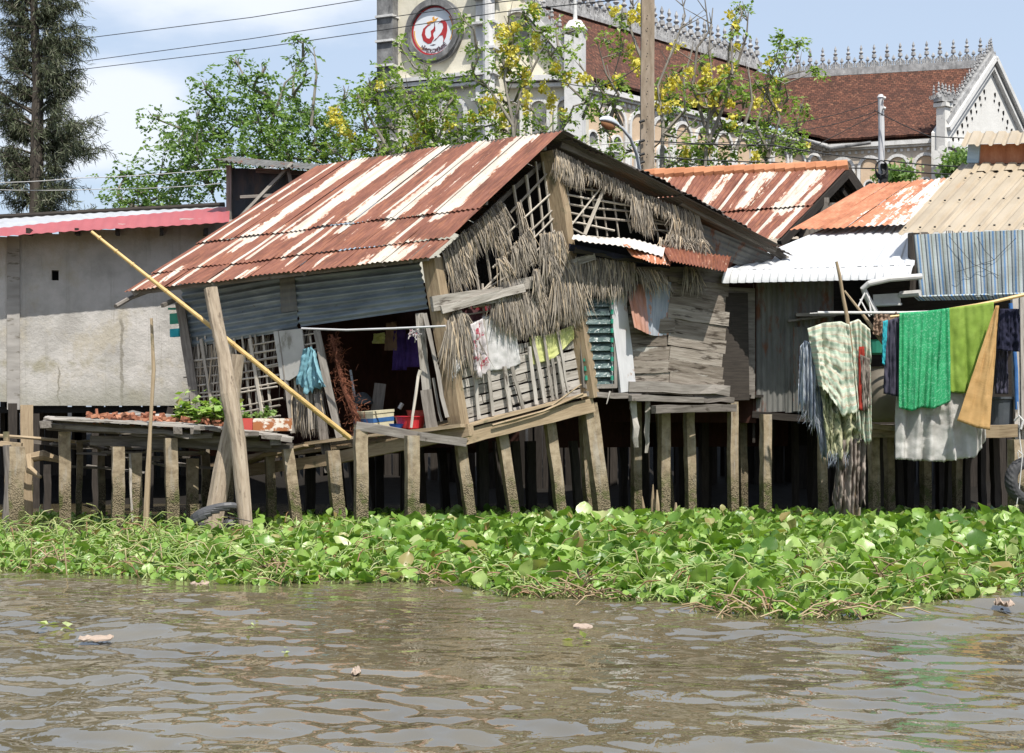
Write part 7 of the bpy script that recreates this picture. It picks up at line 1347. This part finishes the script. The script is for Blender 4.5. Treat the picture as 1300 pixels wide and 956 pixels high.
# dark stick, floating litter
mb = MB(); mb.tube([P(733, 722, 13.9), P(737, 742, 13.8), P(738, 765, 13.6)], [.008, .016, .03], 7, .1); single('dark_stick', mb, MT['dark_wood_and_shade'], 'short dark stick standing up at the front edge of the hyacinth', 'stick')
def W3(x, y): Y = 1.6 * F / (y - HOR); p = P(x, y, Y); p[2] = -.008; return p
def raft(x, y, w, mat, label, cat, h=.03, grp='litter floating on the river'):
    p = W3(x, y); k = p[1] / F; m = MB(); n = 8; G = bil(p + [-w * k / 2, .12, 0], p + [w * k / 2, .12, 0], p + [-w * k / 2, -.12, 0], p + [w * k / 2, -.12, 0], n, 5); G[..., 2] += np.abs(rng.normal(0, h * .5, G.shape[:2])) + h * .3
    u = np.linspace(-1, 1, n + 1)[None, :]; G[..., 1] = p[1] + (G[..., 1] - p[1]) * np.sqrt(np.clip(1.05 - u ** 2, .1, 1)); m.sheet(G, .012); single(cat.replace(' ', '_'), m, MT[mat], label, cat, grp)
raft(122, 811, 40, 'floating_pale', 'pale pinkish scrap floating nearest the lower left of the river', 'scrap', .022)
raft(452, 853, 9, 'floating_pale', 'tiny white scrap floating near the bottom of the photo', 'scrap', .02)
raft(1275, 770, 22, 'floating_pale', 'pale scrap floating at the right edge beside the mat', 'scrap', .05)
raft(740, 795, 24, 'floating_pale', 'pale brown scrap floating in front of the mat centre', 'scrap', .012)
raft(255, 741, 24, 'floating_pale', 'flat pale strip at the mat edge before the logs', 'scrap', .02)
raft(395, 735, 22, 'brick', 'reddish block caught at the mat edge', 'block', .04)
raft(204, 728, 10, 'cloth_white', 'small white scrap caught in the mat edge left of the logs', 'scrap', .04)
for x, y, w, lab in ((80, 798, 46, 'yellow-green hyacinth sprig drifting at the lower left'), (322, 789, 14, 'single bright green leaf drifting in mid river'), (320, 810, 14, 'small yellow leaf drifting just below the bright green leaf'), (364, 831, 16, 'pale green leaf drifting lowest in the river'), (740, 814, 30, 'yellow leaf cluster drifting before the mat centre'), (851, 776, 9, 'orange-yellow leaf drifting close to the mat edge')):
    p = W3(x, y); k = p[1] / F; m = MB(); n = max(3, w // 5); C = p + np.stack([rng.uniform(-w / 2, w / 2, n) * k, rng.normal(0, .08, n), rng.uniform(.01, .04, n)], 1); leaves(m, C, rng.normal(0, 1, (n, 3)) * [1, .6, .25], np.tile(Up, (n, 1)) + rng.normal(0, .3, (n, 3)), max(.035, min(.075, w * k * .5)) * rng.uniform(.6, 1.3, n), 1.5, rng.uniform(.85, .97, n)); single('drifting_leaf', m, MT['hyacinth'], lab, 'leaf', 'leaves drifting on the river')
